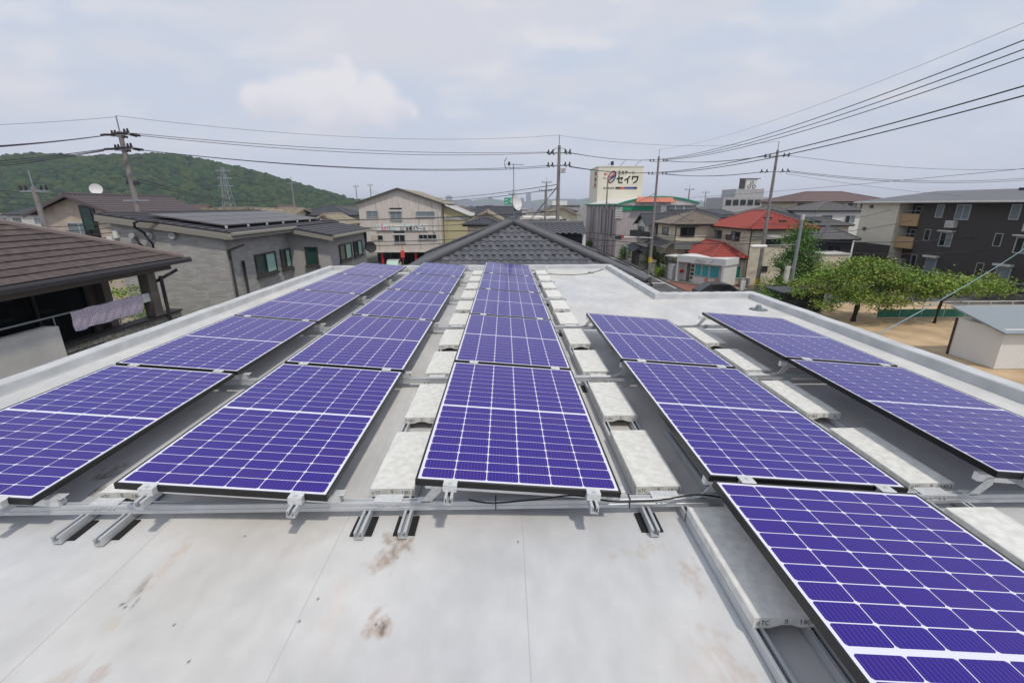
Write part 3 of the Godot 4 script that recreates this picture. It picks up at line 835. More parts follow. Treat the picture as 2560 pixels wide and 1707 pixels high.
# hip roof over the eave rectangle; returns the ends of the ridge
func hip_roof(parent: Node3D, x0: float, x1: float, zb: float, zf: float, ye: float, yr: float, m: Material, cap: Material, tw := 0.3, rh := 0.3, amp := 0.03, step := 0.03, per := 4) -> void:
	var off := parent.position
	var w := x1 - x0; var d := zf - zb
	var r0: Vector3; var r1: Vector3
	if w >= d:
		r0 = Vector3(x0 + d * 0.5, yr, (zb + zf) * 0.5); r1 = Vector3(x1 - d * 0.5, yr, (zb + zf) * 0.5)
	else:
		r0 = Vector3((x0 + x1) * 0.5, yr, zb + w * 0.5); r1 = Vector3((x0 + x1) * 0.5, yr, zf - w * 0.5)
	var A := Vector3(x0, ye, zf); var B := Vector3(x1, ye, zf); var C := Vector3(x1, ye, zb); var D := Vector3(x0, ye, zb)
	var q := Builder.new()
	if w >= d:
		tiled(q, A - off, B - off, r0 - off, r1 - off, tw, rh, amp, step, per); tiled(q, C - off, D - off, r1 - off, r0 - off, tw, rh, amp, step, per)
		tiled(q, D - off, A - off, r0 - off, r0 - off, tw, rh, amp, step, per); tiled(q, B - off, C - off, r1 - off, r1 - off, tw, rh, amp, step, per)
	else:
		tiled(q, A - off, B - off, r1 - off, r1 - off, tw, rh, amp, step, per); tiled(q, C - off, D - off, r0 - off, r0 - off, tw, rh, amp, step, per)
		tiled(q, D - off, A - off, r0 - off, r1 - off, tw, rh, amp, step, per); tiled(q, B - off, C - off, r1 - off, r0 - off, tw, rh, amp, step, per)
	var ro := put("roof", q.mesh(), m, parent)
	var near0 := r0; var near1 := r1
	var hips := [[A, r0 if w >= d else r1], [B, r1], [C, r1 if w >= d else r0], [D, r0], [r0, r1]]
	for h in hips:
		put("ridge_cap", bar(h[0] - off, h[1] - off, 0.22, 0.1, 0.05), cap, ro)
	var f := Builder.new()   # eaves board
	f.span(Vector3(x0 + 0.06, ye - 0.16, zb + 0.06) - off, Vector3(x1 - 0.06, ye - 0.02, zf - 0.06) - off)
	put("eaves", f.mesh(), M.dark_gutter, ro)

func bar(a: Vector3, b: Vector3, w: float, h: float, lift := 0.0) -> ArrayMesh:   # rounded cap from a to b
	var q := Builder.new()
	var d := (b - a)
	if d.length() < 0.01: d = Vector3(0.01, 0, 0)
	var z := -d.normalized()
	var x := Vector3.UP.cross(z).normalized()
	var y := z.cross(x).normalized()
	var poly := PackedVector2Array([Vector2(-w * 0.5, -h * 0.5), Vector2(w * 0.5, -h * 0.5), Vector2(w * 0.45, h * 0.15), Vector2(w * 0.22, h * 0.5), Vector2(-w * 0.22, h * 0.5), Vector2(-w * 0.45, h * 0.15)])
	q.prism(poly, -d.length(), 0.0, Transform3D(Basis(x, y, z), a + y * lift))
	return q.mesh()

func slope_roof(parent: Node3D, e0: Vector3, e1: Vector3, t0: Vector3, t1: Vector3, th: float, m: Material, called := "roof") -> MeshInstance3D:   # flat sheet with thickness
	var q := Builder.new()
	var off := parent.position
	var nn := (e1 - e0).cross(t0 - e0).normalized() * th
	var a := e0 - off; var b := e1 - off; var c := t1 - off; var d := t0 - off
	q.quad(a, b, c, d); q.quad(b - nn, a - nn, d - nn, c - nn)
	q.quad(a - nn, b - nn, b, a); q.quad(b - nn, c - nn, c, b); q.quad(c - nn, d - nn, d, c); q.quad(d - nn, a - nn, a, d)
	return put(called, q.mesh(), m, parent)

func wall_box(parent: Node3D, a: Vector3, b: Vector3, m: Material, called := "wall") -> MeshInstance3D:
	return put(called, bx(a - parent.position, b - parent.position), m, parent)

func gable_house(parent: Node3D, x0: float, x1: float, zb: float, zf: float, ye: float, yr: float, over: float, wall: Material, roof: Material, cap: Material, along_x: bool, tw := 0.3, rh := 0.3, amp := 0.03) -> void:
	var off := parent.position
	var q := Builder.new()
	var t := Builder.new()
	if along_x:
		var zm := (zb + zf) * 0.5
		q.prism(PackedVector2Array([Vector2(-zf, GROUND), Vector2(-zb, GROUND), Vector2(-zb, ye), Vector2(-zm, yr - 0.08), Vector2(-zf, ye)]), x0, x1, Transform3D(Basis(Vector3(0, 0, -1), Vector3.UP, Vector3(1, 0, 0)), -off))
		var s := (yr - ye) / (zf - zm)
		tiled(t, Vector3(x0 - over, ye - s * over + 0.06, zf + over) - off, Vector3(x1 + over, ye - s * over + 0.06, zf + over) - off, Vector3(x0 - over, yr + 0.06, zm) - off, Vector3(x1 + over, yr + 0.06, zm) - off, tw, rh, amp, 0.03)
		tiled(t, Vector3(x1 + over, ye - s * over + 0.06, zb - over) - off, Vector3(x0 - over, ye - s * over + 0.06, zb - over) - off, Vector3(x1 + over, yr + 0.06, zm) - off, Vector3(x0 - over, yr + 0.06, zm) - off, tw, rh, amp, 0.03)
	else:
		var xm := (x0 + x1) * 0.5
		q.prism(PackedVector2Array([Vector2(x0, GROUND), Vector2(x1, GROUND), Vector2(x1, ye), Vector2(xm, yr - 0.08), Vector2(x0, ye)]), zb, zf, Transform3D(Basis(), -off))
		var s := (yr - ye) / (x1 - xm)
		tiled(t, Vector3(x1 + over, ye - s * over + 0.06, zf + over) - off, Vector3(x1 + over, ye - s * over + 0.06, zb - over) - off, Vector3(xm, yr + 0.06, zf + over) - off, Vector3(xm, yr + 0.06, zb - over) - off, tw, rh, amp, 0.03)
		tiled(t, Vector3(x0 - over, ye - s * over + 0.06, zb - over) - off, Vector3(x0 - over, ye - s * over + 0.06, zf + over) - off, Vector3(xm, yr + 0.06, zb - over) - off, Vector3(xm, yr + 0.06, zf + over) - off, tw, rh, amp, 0.03)
	put("wall", q.mesh(), wall, parent)
	var ro := put("roof", t.mesh(), roof, parent)
	if along_x:
		put("ridge_cap", bar(Vector3(x0 - over, yr + 0.06, (zb + zf) * 0.5) - off, Vector3(x1 + over, yr + 0.06, (zb + zf) * 0.5) - off, 0.26, 0.14, 0.04), cap, ro)
		for x in [x0 - over, x1 + over]:
			for z in [zf + over, zb - over]:
				var s := (yr - ye) / ((zf - zb) * 0.5)
				put("verge", bar(Vector3(x, ye - s * over - 0.02, z) - off, Vector3(x, yr - 0.02, (zb + zf) * 0.5) - off, 0.08, 0.18), cap, ro)
	else:
		put("ridge_cap", bar(Vector3((x0 + x1) * 0.5, yr + 0.06, zf + over) - off, Vector3((x0 + x1) * 0.5, yr + 0.06, zb - over) - off, 0.26, 0.14, 0.04), cap, ro)
		for x in [x0 - over, x1 + over]:
			var s := (yr - ye) / ((x1 - x0) * 0.5)
			put("verge", bar(Vector3(x, ye - s * over - 0.02, zf + over) - off, Vector3((x0 + x1) * 0.5, yr - 0.02, zf + over) - off, 0.08, 0.18), cap, ro)

func strokes(q: Builder, lines: Array, o: Vector3, w: float, h: float, th: float, right := Vector3.RIGHT) -> void:   # lettering drawn with bars, unit box to o + w x h
	var z := right.cross(Vector3.UP).normalized()
	for ln in lines:
		for i in ln.size() - 1:
			var a: Vector2 = ln[i]; var b: Vector2 = ln[i + 1]
			var p := o + right * (a.x * w) + Vector3.UP * (a.y * h); var r := o + right * (b.x * w) + Vector3.UP * (b.y * h)
			var d := (r - p)
			var x := d.normalized()
			q.box((p + r) * 0.5, Vector3(d.length() + th * 0.8, th, 0.04), Basis(x, z.cross(x).normalized(), z))

func P(a: Array) -> Array:
	var o := []
	for i in range(0, a.size(), 2): o.append(Vector2(a[i], a[i + 1]))
	return o

# ---------------------------------------------------------------- ground
func make_ground() -> void:
	ground("ground", bx(Vector3(-2400, GROUND - 1, -3750), Vector3(2400, GROUND - 0.15, 200)), M.town_ground)
	# street along the right side and a cross street to the right
	ground("street", bx(Vector3(10.6, GROUND - 0.2, -320), Vector3(17.2, GROUND - 0.1, 60)), M.asphalt)
	ground("cross_street", bx(Vector3(17.2, GROUND - 0.2, -42.2), Vector3(120, GROUND - 0.1, -36.2)), M.asphalt)
	for s in [[Vector3(17.25, GROUND - 0.2, -320), Vector3(18.1, GROUND, -47.2)], [Vector3(9.6, GROUND - 0.2, -320), Vector3(10.6, GROUND, 60)], [Vector3(21.5, GROUND - 0.2, -43.4), Vector3(120, GROUND, -42.2)]]:
		ground("pavement", bx(s[0], s[1]), M.block_wall)
	ground("red_forecourt", bx(Vector3(17.25, GROUND - 0.2, -47.2), Vector3(26, GROUND - 0.05, -42.25)), M.red_paving)
	for s in [[16.75, 16.9, -300, -43.5], [11.0, 11.15, -300, 40]]:
		ground("road_line", bx(Vector3(s[0], GROUND - 0.1, s[2]), Vector3(s[1], GROUND - 0.094, s[3])), M.road_paint)
	ground("stop_line", bx(Vector3(14.2, GROUND - 0.1, -47.0), Vector3(16.7, GROUND - 0.094, -46.6)), M.road_paint)
	for s in [[17.4, 60.0, -42.0, -41.86], [18.6, 60.0, -36.5, -36.36]]:
		ground("road_line", bx(Vector3(s[0], GROUND - 0.1, s[2]), Vector3(s[1], GROUND - 0.094, s[3])), M.road_paint)
	ground("play_yard", bx(Vector3(18.0, GROUND - 0.2, -36.0), Vector3(36, GROUND - 0.02, -12)), M.sand)

# ---------------------------------------------------------------- houses on the left and ahead
func make_neighbours() -> void:
	tile_roof_house()
	grey_house()
	brown_house()
	warehouse()
	# dark house behind the tiled roof
	var t := thing("dark_house", "dark navy house with grey tiled roof and white corner trim behind the tiled roof ridge", "house", Vector3(1.4, GROUND, -25))
	wall_box(t, Vector3(1.2, GROUND, -29), Vector3(3.9, 0.2, -23.2), M.navy_wall)
	var q := Builder.new()
	tiled(q, Vector3(1.0, 0.26, -22.7) - t.position, Vector3(4.06, 0.26, -22.7) - t.position, Vector3(1.0, 0.72, -24.2) - t.position, Vector3(4.06, 0.72, -24.2) - t.position, 0.3, 0.34, 0.035, 0.03, 6)
	tiled(q, Vector3(4.06, 0.26, -29) - t.position, Vector3(1.0, 0.26, -29) - t.position, Vector3(4.06, 0.72, -24.2) - t.position, Vector3(1.0, 0.72, -24.2) - t.position, 0.3, 0.34, 0.035, 0.03, 4)
	var ro := put("roof", q.mesh(), M.roof_tile, t)
	put("ridge_cap", bar(Vector3(1.0, 0.74, -24.2) - t.position, Vector3(4.1, 0.74, -24.2) - t.position, 0.26, 0.14), M.hip_cap, ro)
	wall_box(t, Vector3(3.92, -0.95, -23.3), Vector3(4.08, 0.16, -23.14), M.white_paint, "corner_trim")

func tile_roof_house() -> void:
	var base := Vector3(0.31, GROUND, -18)
	var t := thing("tiled_roof_house", "house with dark grey wavy tiled hip roof just beyond the far roof edge", "house", base)
	var xm := 0.31; var hw := 4.05; var ye := -0.63; var yr := 1.03
	var zf := -13.6; var za := -17.6; var zb := -22.2; var zc := -18.6
	wall_box(t, Vector3(xm - hw + 0.5, GROUND, zb + 0.5), Vector3(xm + hw - 0.5, ye - 0.05, zf - 0.5), M.navy_wall)
	var A := Vector3(xm - hw, ye, zf) - base; var B := Vector3(xm + hw, ye, zf) - base; var apex := Vector3(xm, yr, za) - base
	var C := Vector3(xm + hw, ye, zb) - base; var D := Vector3(xm - hw, ye, zb) - base; var back := Vector3(xm, yr, zc) - base
	# bed under the tiles and the side slopes
	var q := Builder.new()
	q.tri(A + Vector3(0, -0.03, 0), B + Vector3(0, -0.03, 0), apex + Vector3(0, -0.03, 0))
	q.quad(A + Vector3(0, -0.12, 0), B + Vector3(0, -0.12, 0), B + Vector3(0, -0.03, 0), A + Vector3(0, -0.03, 0))
	tiled(q, B, C, apex, back, 0.27, 0.34, 0.02, 0.025, 4)
	tiled(q, D, A, back, apex, 0.27, 0.34, 0.02, 0.025, 4)
	tiled(q, C, D, back, back, 0.27, 0.34, 0.02, 0.025, 4)
	var ro := put("roof", q.mesh(), M.roof_tile_b, t)
	# single tiles of the face towards the camera
	var tw := 0.25; var rh := 0.335
	var prof := []
	for k in 8:
		var f := k / 7.0
		prof.append(Vector2((f - 0.5) * (tw + 0.012), 0.019 * sin(TAU * f) + 0.003 * cos(TAU * 2.0 * f)))
	var tq := Builder.new()
	for k in 7:
		var a: Vector2 = prof[k]; var b: Vector2 = prof[k + 1]
		tq.quad(Vector3(a.x, a.y + 0.026, 0.04), Vector3(b.x, b.y + 0.026, 0.04), Vector3(b.x, b.y, -rh), Vector3(a.x, a.y, -rh))
		tq.quad(Vector3(a.x, -0.035, 0.036), Vector3(b.x, -0.035, 0.036), Vector3(b.x, b.y + 0.026, 0.04), Vector3(a.x, a.y + 0.026, 0.04))
	var tile := tq.mesh()
	var up := (apex - (A + B) * 0.5)
	var len_ := up.length()
	up = up.normalized()
	var nn := Vector3(1, 0, 0).cross(up).normalized()
	var bs := Basis(Vector3(1, 0, 0), nn, -up)
	var rows := int(len_ / rh)
	for j in rows + 1:
		var f := (j * rh) / len_
		var half := hw * (1.0 - f) - 0.02
		var count := int(half * 2.0 / tw) + 1
		for i in count:
			var x := (i - (count - 1) * 0.5) * tw
			if absf(x) > half - 0.02: continue
			var p := (A + B) * 0.5 + Vector3(x, 0, 0) + up * (j * rh) + nn * (0.005 + rng.randf() * 0.004)
			put("roof_tile", tile, M[["roof_tile", "roof_tile_b", "roof_tile", "roof_tile_c"][rng.randi() % 4]], ro, p, bs)
	for h in [[A, apex], [B, apex], [C, back], [D, back], [apex + Vector3(0, 0, 0.2), back]]:
		put("hip_cap", bar(h[0], h[1], 0.4, 0.11, 0.07), M.hip_cap, ro)
		put("hip_bed", bar(h[0], h[1], 0.5, 0.08, 0.01), M.tar_line, ro)
	put("gutter", bar(A + Vector3(-0.05, -0.1, 0.06), B + Vector3(0.05, -0.1, 0.06), 0.14, 0.12), M.dark_gutter, t)
	put("gutter", bar(B + Vector3(0.06, -0.1, 0.1), C + Vector3(0.06, -0.1, 0), 0.14, 0.12), M.dark_gutter, t)
	# aerial mast and satellite dish at the top of the hips
	var ant := thing("television_aerial", "television aerial on a thin mast above the dark tiled roof", "aerial", Vector3(0.35, 1.05, -17.8))
	put("mast", rod([Vector3(0, -0.02, 0), Vector3(0, 2.02, 0)], 0.018), M.galvanised, ant)
	put("boom", rod([Vector3(-0.3, 2.0, 0.0), Vector3(0.38, 1.98, 0.0)], 0.012), M.galvanised, ant)
	for k in 9:
		put("element", rod([Vector3(-0.06 + k * 0.05, 1.985, -0.14), Vector3(-0.06 + k * 0.05, 1.985, 0.14)], 0.006, 4), M.galvanised, ant)
	put("reflector", rod([Vector3(-0.26, 2.22, 0), Vector3(-0.33, 2.1, 0), Vector3(-0.34, 1.98, 0), Vector3(-0.27, 1.83, 0)], 0.014), M.wire, ant)
	put("feed", bx(Vector3(-0.21, 1.96, -0.05), Vector3(-0.13, 2.08, 0.05)), M.wire, ant)
	put("lead", rod([Vector3(-0.2, 1.96, 0), Vector3(-0.1, 1.82, 0), Vector3(0.0, 1.9, 0)], 0.006, 4), M.cable_black, ant)
	var sd := thing("satellite_dish", "white satellite dish below the aerial on the dark tiled roof", "satellite dish", Vector3(0.42, 1.1, -17.9))
	var dq := Builder.new()
	dq.dish(Vector3(0.02, 0.56, 0.05), Vector3(0.85, 0.25, 0.72), 0.27, 0.06)
	put("reflector", dq.mesh(), M.white_paint, sd)
	put("post", rod([Vector3(0, 0, -0.02), Vector3(0, 0.5, -0.02)], 0.02), M.galvanised, sd)
	put("feed_arm", rod([Vector3(0.0, 0.32, 0.05), Vector3(0.25, 0.45, 0.3)], 0.01), M.galvanised, sd)
	put("clamp", bx(Vector3(-0.06, 0.3, -0.12), Vector3(0.08, 0.46, 0.0)), M.rubber, sd)

func grey_house() -> void:
	var base := Vector3(-13, GROUND, -22)
	var t := thing("grey_house", "grey brick-sided house with shallow dark roof carrying flat solar panels", "house", base)
	var xe := -10.9; var xw := -15.1; var zf := -18.0; var zm := -23.3; var zb := -29.5; var x2 := -8.9
	# gable-end wall with sloping top
	var q := Builder.new()
	var wall := PackedVector2Array([Vector2(xw, GROUND), Vector2(xe, GROUND), Vector2(xe, 0.42), Vector2(xw, 1.04)])
	q.prism(wall, zb, zf, Transform3D(Basis(), -base))
	put("wall", q.mesh(), M.grey_siding, t)
	var w2 := Builder.new()
	w2.prism(PackedVector2Array([Vector2(xe - 0.3, GROUND), Vector2(x2, GROUND), Vector2(x2, 0.12), Vector2(xe - 0.3, 0.5)]), zb + 0.1, zm, Transform3D(Basis(), -base))
	put("wall", w2.mesh(), M.grey_siding_plain, t)
	# roof: shallow slope down to the right, ribbed slates
	var s := (1.04 - 0.42) / (xe - xw)
	var eL := Vector3(xw - 0.35, 1.04 + 0.35 * s + 0.3, 0); var eR := Vector3(xe + 0.42, 0.42 - 0.42 * s + 0.3, 0)
	slope_roof(t, eR + Vector3(0, 0, zf + 0.22), eR + Vector3(0, 0, zm), eL + Vector3(0, 0, zf + 0.22), eL + Vector3(0, 0, zm), 0.07, M.dark_slate)
	slope_roof(t, eR + Vector3(0, 0, zm), eR + Vector3(0, 0, zb), eL + Vector3(0, 0, zm), eL + Vector3(0, 0, zb), 0.072, M.dark_slate)
	var ro := t.get_child(t.get_child_count() - 2)
	for k in 13:   # slate courses
		var f := (k + 0.5) / 13.0
		var p := eR.lerp(eL, f)
		var c := Builder.new()
		c.box(Vector3(p.x, p.y + 0.012, (zf + 0.22 + zb) * 0.5) - base, Vector3(0.02, 0.02, zf + 0.22 - zb), Basis(Vector3(0, 0, 1), -atan(s)))
		put("slate_course", c.mesh(), M.dark_gutter, ro, Vector3.ZERO)
	put("verge_board", bar(eR + Vector3(0, -0.17, zf + 0.2) - base, eL + Vector3(0, -0.17, zf + 0.2) - base, 0.06, 0.27), M.beige_fascia, t)
	put("gutter", bar(eR + Vector3(0.05, -0.08, zf + 0.22) - base, eR + Vector3(0.05, -0.08, zm) - base, 0.14, 0.12), M.beige_fascia, t)
	put("eaves_board", bar(eR + Vector3(-0.1, -0.2, zf + 0.3) - base, eR + Vector3(-0.1, -0.2, zm) - base, 0.3, 0.16), M.beige_fascia, t)
	# lower wing roof on the right
	var s2 := 0.19
	var wL := Vector3(xe - 0.1, 0.7, 0); var wR := Vector3(x2 + 0.4, 0.7 - s2 * (x2 + 0.5 - xe), 0)
	slope_roof(t, wR + Vector3(0, 0, zm + 0.4), wR + Vector3(0, 0, zb), wL + Vector3(0, 0, zm + 0.4), wL + Vector3(0, 0, zb), 0.07, M.dark_slate)
	var ro2 := t.get_child(t.get_child_count() - 1)
	for k in 7:
		var p := wR.lerp(wL, (k + 0.5) / 7.0)
		put("slate_course", bx(Vector3(p.x - 0.012, p.y + 0.0, zb) - base, Vector3(p.x + 0.012, p.y + 0.02, zm + 0.4) - base), M.dark_gutter, ro2)
	put("verge_board", bar(wR + Vector3(0, -0.17, zm + 0.36) - base, wL + Vector3(0, -0.17, zm + 0.36) - base, 0.06, 0.25), M.beige_fascia, t)
	put("gutter", bar(wR + Vector3(0.05, -0.08, zm + 0.4) - base, wR + Vector3(0.05, -0.08, zb) - base, 0.14, 0.12), M.beige_fascia, t)
	# flat solar panels on the roof
	for r in 3:
		for k in 6:
			var f0 := 0.13 + r * 0.2; var f1 := f0 + 0.19
			var z0 := zf - 0.6 - k * 1.62; var z1 := z0 - 1.58
			if z1 < zb + 0.2: continue
			var o := slope_roof(t, eR.lerp(eL, f0) + Vector3(0, 0.14, z0), eR.lerp(eL, f0) + Vector3(0, 0.14, z1), eR.lerp(eL, f1) + Vector3(0, 0.14, z0), eR.lerp(eL, f1) + Vector3(0, 0.14, z1), 0.05, M.pv_far, "roof_solar_panel")
	for k in 7:
		var p := eR.lerp(eL, 0.12)
		put("panel_bracket", bx(p + Vector3(-0.03, -0.01, zf - 0.64 - k * 1.6) - base, p + Vector3(0.03, 0.12, zf - 0.56 - k * 1.6) - base), M.aluminium_pale, t)
	# windows
	window(t, "E", -19.9, -21.68, -0.42, -1.35, xe, M.window_frame, M.glass_green, M.curtain_green, true)
	window(t, "E", -22.2, -23.2, -0.42, -1.35, xe, M.window_frame, M.glass_green, M.curtain_green, true)
	window(t, "S", -10.13, -9.5, -1.3, -0.38, zm, M.window_frame, M.glass_green, null, true)
	window(t, "E", -24.6, -26.5, -0.4, -1.28, x2, M.window_frame, M.glass_green, M.curtain_green, true)
	window(t, "E", -26.95, -28.5, -0.4, -1.28, x2, M.window_frame, M.glass_green, M.curtain_green, true)
	# pipes, vents and fittings
	put("downpipe", rod([Vector3(xe + 0.06, -0.02, zf - 0.12) - base, Vector3(xe + 0.06, -6.0, zf - 0.12) - base], 0.045), M.window_frame, t)
	put("downpipe", rod([Vector3(xe + 0.4, 0.12, zf - 0.6) - base, Vector3(xe + 0.06, -0.05, zf - 0.12) - base], 0.04), M.window_frame, t)
	put("downpipe", rod([Vector3(xe + 0.08, -0.55, zf - 0.9) - base, Vector3(xe + 0.08, -2.0, zf - 0.9) - base, Vector3(xe + 0.08, -2.05, zf - 0.2) - base], 0.055), M.tar_line, t)
	for x in [-12.78, -13.65]:
		var v := Builder.new()
		v.tube([Vector3(x, 0.53, zf) - base, Vector3(x, 0.53, zf + 0.1) - base, Vector3(x, 0.53, zf + 0.14) - base], 0.15, 0.13, 14)
		put("vent_cover", v.mesh(), M.grey_wall, t)
	put("vent_cover", rod([Vector3(-14.3, 0.53, zf) - base, Vector3(-14.3, 0.53, zf + 0.16) - base], 0.1, 12), M.grey_wall, t)
	put("power_inlet", bx(Vector3(-15.0, 0.45, zf) - base, Vector3(-14.85, 0.72, zf + 0.12) - base), M.white_paint, t)
	put("power_inlet", bx(Vector3(-15.3, 0.36, zf) - base, Vector3(-15.1, 0.5, zf + 0.1) - base), M.white_paint, t)
	put("conduit", rod([Vector3(-13.1, 1.03, zf + 0.22) - base, Vector3(-13.6, 1.1, zf + 0.5) - base, Vector3(-13.78, 1.02, zf + 0.52) - base, Vector3(-13.82, 0.86, zf + 0.48) - base, Vector3(-13.74, 0.66, zf + 0.22) - base, Vector3(-13.6, 0.42, zf + 0.26) - base, Vector3(-13.54, 0.22, zf + 0.16) - base, Vector3(-13.6, 0.08, zf + 0.1) - base, Vector3(-13.76, 0.02, zf + 0.08) - base, Vector3(-13.98, 0.1, zf + 0.08) - base, Vector3(-14.12, 0.25, zf + 0.08) - base, Vector3(-14.18, 0.45, zf + 0.08) - base], 0.045, 8), M.tar_line, t)
	# dish and fittings on the far corner
	var sd := thing("satellite_dish", "dark satellite dish on the far corner of the grey house beside the car park", "satellite dish", Vector3(x2 + 0.1, -0.9, zb + 0.5))
	var dq := Builder.new()
	dq.dish(Vector3(0.35, 0, 0.15), Vector3(0.5, 0.3, 0.8), 0.36, 0.08)
	put("reflector", dq.mesh(), M.tar_line, sd)
	put("arm", rod([Vector3(-0.1, -0.1, 0), Vector3(0.35, -0.05, 0.1)], 0.03), M.tar_line, sd)
	var an := Builder.new()
	an.tube([Vector3(x2 + 0.08, 0.0, zb + 0.2), Vector3(x2 + 0.08, -0.8, zb + 0.2)], 0.08, 0.05, 8)
	solo("corner_downpipe", an.mesh(), M.tar_line, "dark pipe at the far corner of the grey house", "pipe")

func brown_house() -> void:
	var base := Vector3(-12.5, GROUND, -10)
	var t := thing("brown_house", "house with brown slate hip roof over an upstairs balcony on the left edge", "house", base)
	var xe := -9.25; var zt := -13.2; var ye := 0.2; var s := 0.45
	var depth := 4.2
	var zn := -2.0
	# two visible slopes: towards us (along z) and the far hip end
	var tip := Vector3(xe, ye, zt); var top := Vector3(xe - depth, ye + s * depth, zt + depth)
	var near := Vector3(xe, ye, zn); var topn := Vector3(xe - depth, ye + s * depth, zn)
	var q := Builder.new()
	q.quad(near - base, tip - base, top - base, topn - base)
	q.quad(tip - base, Vector3(xe - 2 * depth, ye, zt) - base, top - base, top - base)
	q.quad(topn - base, top - base, Vector3(xe - 2 * depth, ye, zt) - base, Vector3(xe - 2 * depth, ye, zn) - base)
	q.quad(tip - Vector3(0, 0.1, 0) - base, near - Vector3(0, 0.1, 0) - base, Vector3(xe - 2 * depth, ye - 0.1, zn) - base, Vector3(xe - 2 * depth, ye - 0.1, zt) - base)
	var ro := put("roof", q.mesh(), M.brown_slate, t)
	var u := Vector3(0, 0, -1)
	var up := Vector3(-1, s, 0).normalized()
	var nn := Vector3(s, 1, 0).normalized()
	var n_rows := 17
	var rl := depth * sqrt(1 + s * s) / n_rows
	for j in n_rows:
		var f0 := float(j) / n_rows
		var zend := zt + depth * f0 + 0.14
		var a := Vector3(xe, ye, 0) + up * (rl * j)
		var z := zn
		var k := 0
		while z > zend:
			var ln := 0.9 if k > 0 else 0.45 + 0.45 * (j % 2)
			var z2 := maxf(z - ln + 0.006, zend)
			if z < -4.5 and z - z2 > 0.05:
				var c := Builder.new()
				var p0 := Vector3(a.x, a.y, z); var p1 := Vector3(a.x, a.y, z2)
				c.quad(p0 + nn * 0.03 - base, p1 + nn * 0.03 - base, p1 + up * rl + nn * 0.006 - base, p0 + up * rl + nn * 0.006 - base)
				c.quad(p0 - base, p1 - base, p1 + nn * 0.03 - base, p0 + nn * 0.03 - base)
				put("slate", c.mesh(), M[["brown_slate", "brown_slate_b"][rng.randi() % 2]], ro)
			z -= ln
			k += 1
	put("hip_cap", bar(tip - base, top - base, 0.16, 0.1, 0.05), M.brown_cap, ro)
	put("gutter", bar(Vector3(xe + 0.1, ye - 0.06, zt - 0.1) - base, Vector3(xe + 0.1, ye - 0.06, zn) - base, 0.14, 0.13), M.dark_gutter, t)
	put("gutter", bar(Vector3(xe + 0.12, ye - 0.06, zt - 0.1) - base, Vector3(xe - 6.0, ye - 0.06, zt - 0.1) - base, 0.14, 0.13), M.dark_gutter, t)
	put("eaves_beam", bar(Vector3(xe - 0.25, ye - 0.2, zt + 0.3) - base, Vector3(xe - 0.25, ye - 0.2, zn) - base, 0.14, 0.18), M.dark_timber, t)
	# balcony: post, brace, parapet clad in stone, rail
	var xp := -9.6
	put("post", bx(Vector3(xp - 0.13, -1.25, -12.3) - base, Vector3(xp + 0.13, ye - 0.3, -12.02) - base), M.dark_timber, t)
	put("brace", bar(Vector3(xp + 0.1, -0.35, -12.3) - base, Vector3(xp + 0.35, ye - 0.3, -12.85) - base, 0.07, 0.07), M.dark_gutter, t)
	put("downpipe", rod([Vector3(xp + 0.22, ye - 0.4, -12.36) - base, Vector3(xp + 0.22, -0.6, -12.36) - base, Vector3(xp + 0.22, -3.5, -12.36) - base], 0.045), M.dark_gutter, t)
	wall_box(t, Vector3(xp - 0.12, GROUND, -12.95), Vector3(xp + 0.12, -1.3, -3.0), M.stone_b, "parapet")
	var par := t.get_child(t.get_child_count() - 1)
	put("parapet_cap", bx(Vector3(xp - 0.17, -1.3, -13.0) - base, Vector3(xp + 0.16, -1.255, -3.0) - base), M.dark_gutter, par)
	for j in 9:
		var z := -3.0 - rng.randf() * 0.3
		while z > -12.9:
			var ln := rng.randf_range(0.22, 0.5)
			var z2 := maxf(z - ln + 0.012, -12.95)
			if z < -5.5:
				var pr := rng.randf_range(0.008, 0.03)
				put("stone", bx(Vector3(xp + 0.12, -1.31 - (j + 1) * 0.125 + 0.008, z2) - base, Vector3(xp + 0.12 + pr, -1.31 - j * 0.125, z) - base), M[["stone", "stone_b", "stone_c"][rng.randi() % 3]], par)
			z -= ln
	put("rail", rod([Vector3(xp + 0.02, -0.62, -12.1) - base, Vector3(xp + 0.02, -0.62, -3.0) - base], 0.02), M.galvanised, t)
	for z in [-11.0, -9.4, -7.8, -6.2]:
		put("rail_post", rod([Vector3(xp + 0.02, -1.25, z) - base, Vector3(xp + 0.02, -0.62, z) - base], 0.014), M.galvanised, t)
	# house body behind the balcony
	wall_box(t, Vector3(-17, GROUND, -12.5), Vector3(-11.4, ye - 0.05, -3), M.dark_timber)
	put("balcony_floor", bx(Vector3(-11.5, -2.4, -12.9) - base, Vector3(-9.7, -2.25, -3.0) - base), M.grey_wall, t)
	window(t, "E", -12.2, -9.4, -2.2, -0.15, -11.4, M.dark_gutter, M.glass_dark, M.glass_dark)
	window(t, "E", -9.2, -6.4, -2.2, -0.15, -11.4, M.dark_gutter, M.glass_dark, M.glass_dark)
	put("corner_post", bx(Vector3(-11.42, -2.25, -12.75) - base, Vector3(-11.15, ye - 0.1, -12.5) - base), M.dark_timber, t)
	put("side_wall", bx(Vector3(-9.74, -4, -9.3) - base, Vector3(-9.42, -0.8, -3.0) - base), M.pale_wall, t)
	# lower roof in the corner of the picture
	slope_roof(t, Vector3(-7.5, -2.5, -9.2), Vector3(-7.5, -2.5, -11.4), Vector3(-9.5, -1.9, -9.2), Vector3(-9.5, -1.9, -11.4), 0.08, M.brown_slate, "lower_roof")
	# washing on the balcony rail
	var b := Builder.new()
	var nz := 26
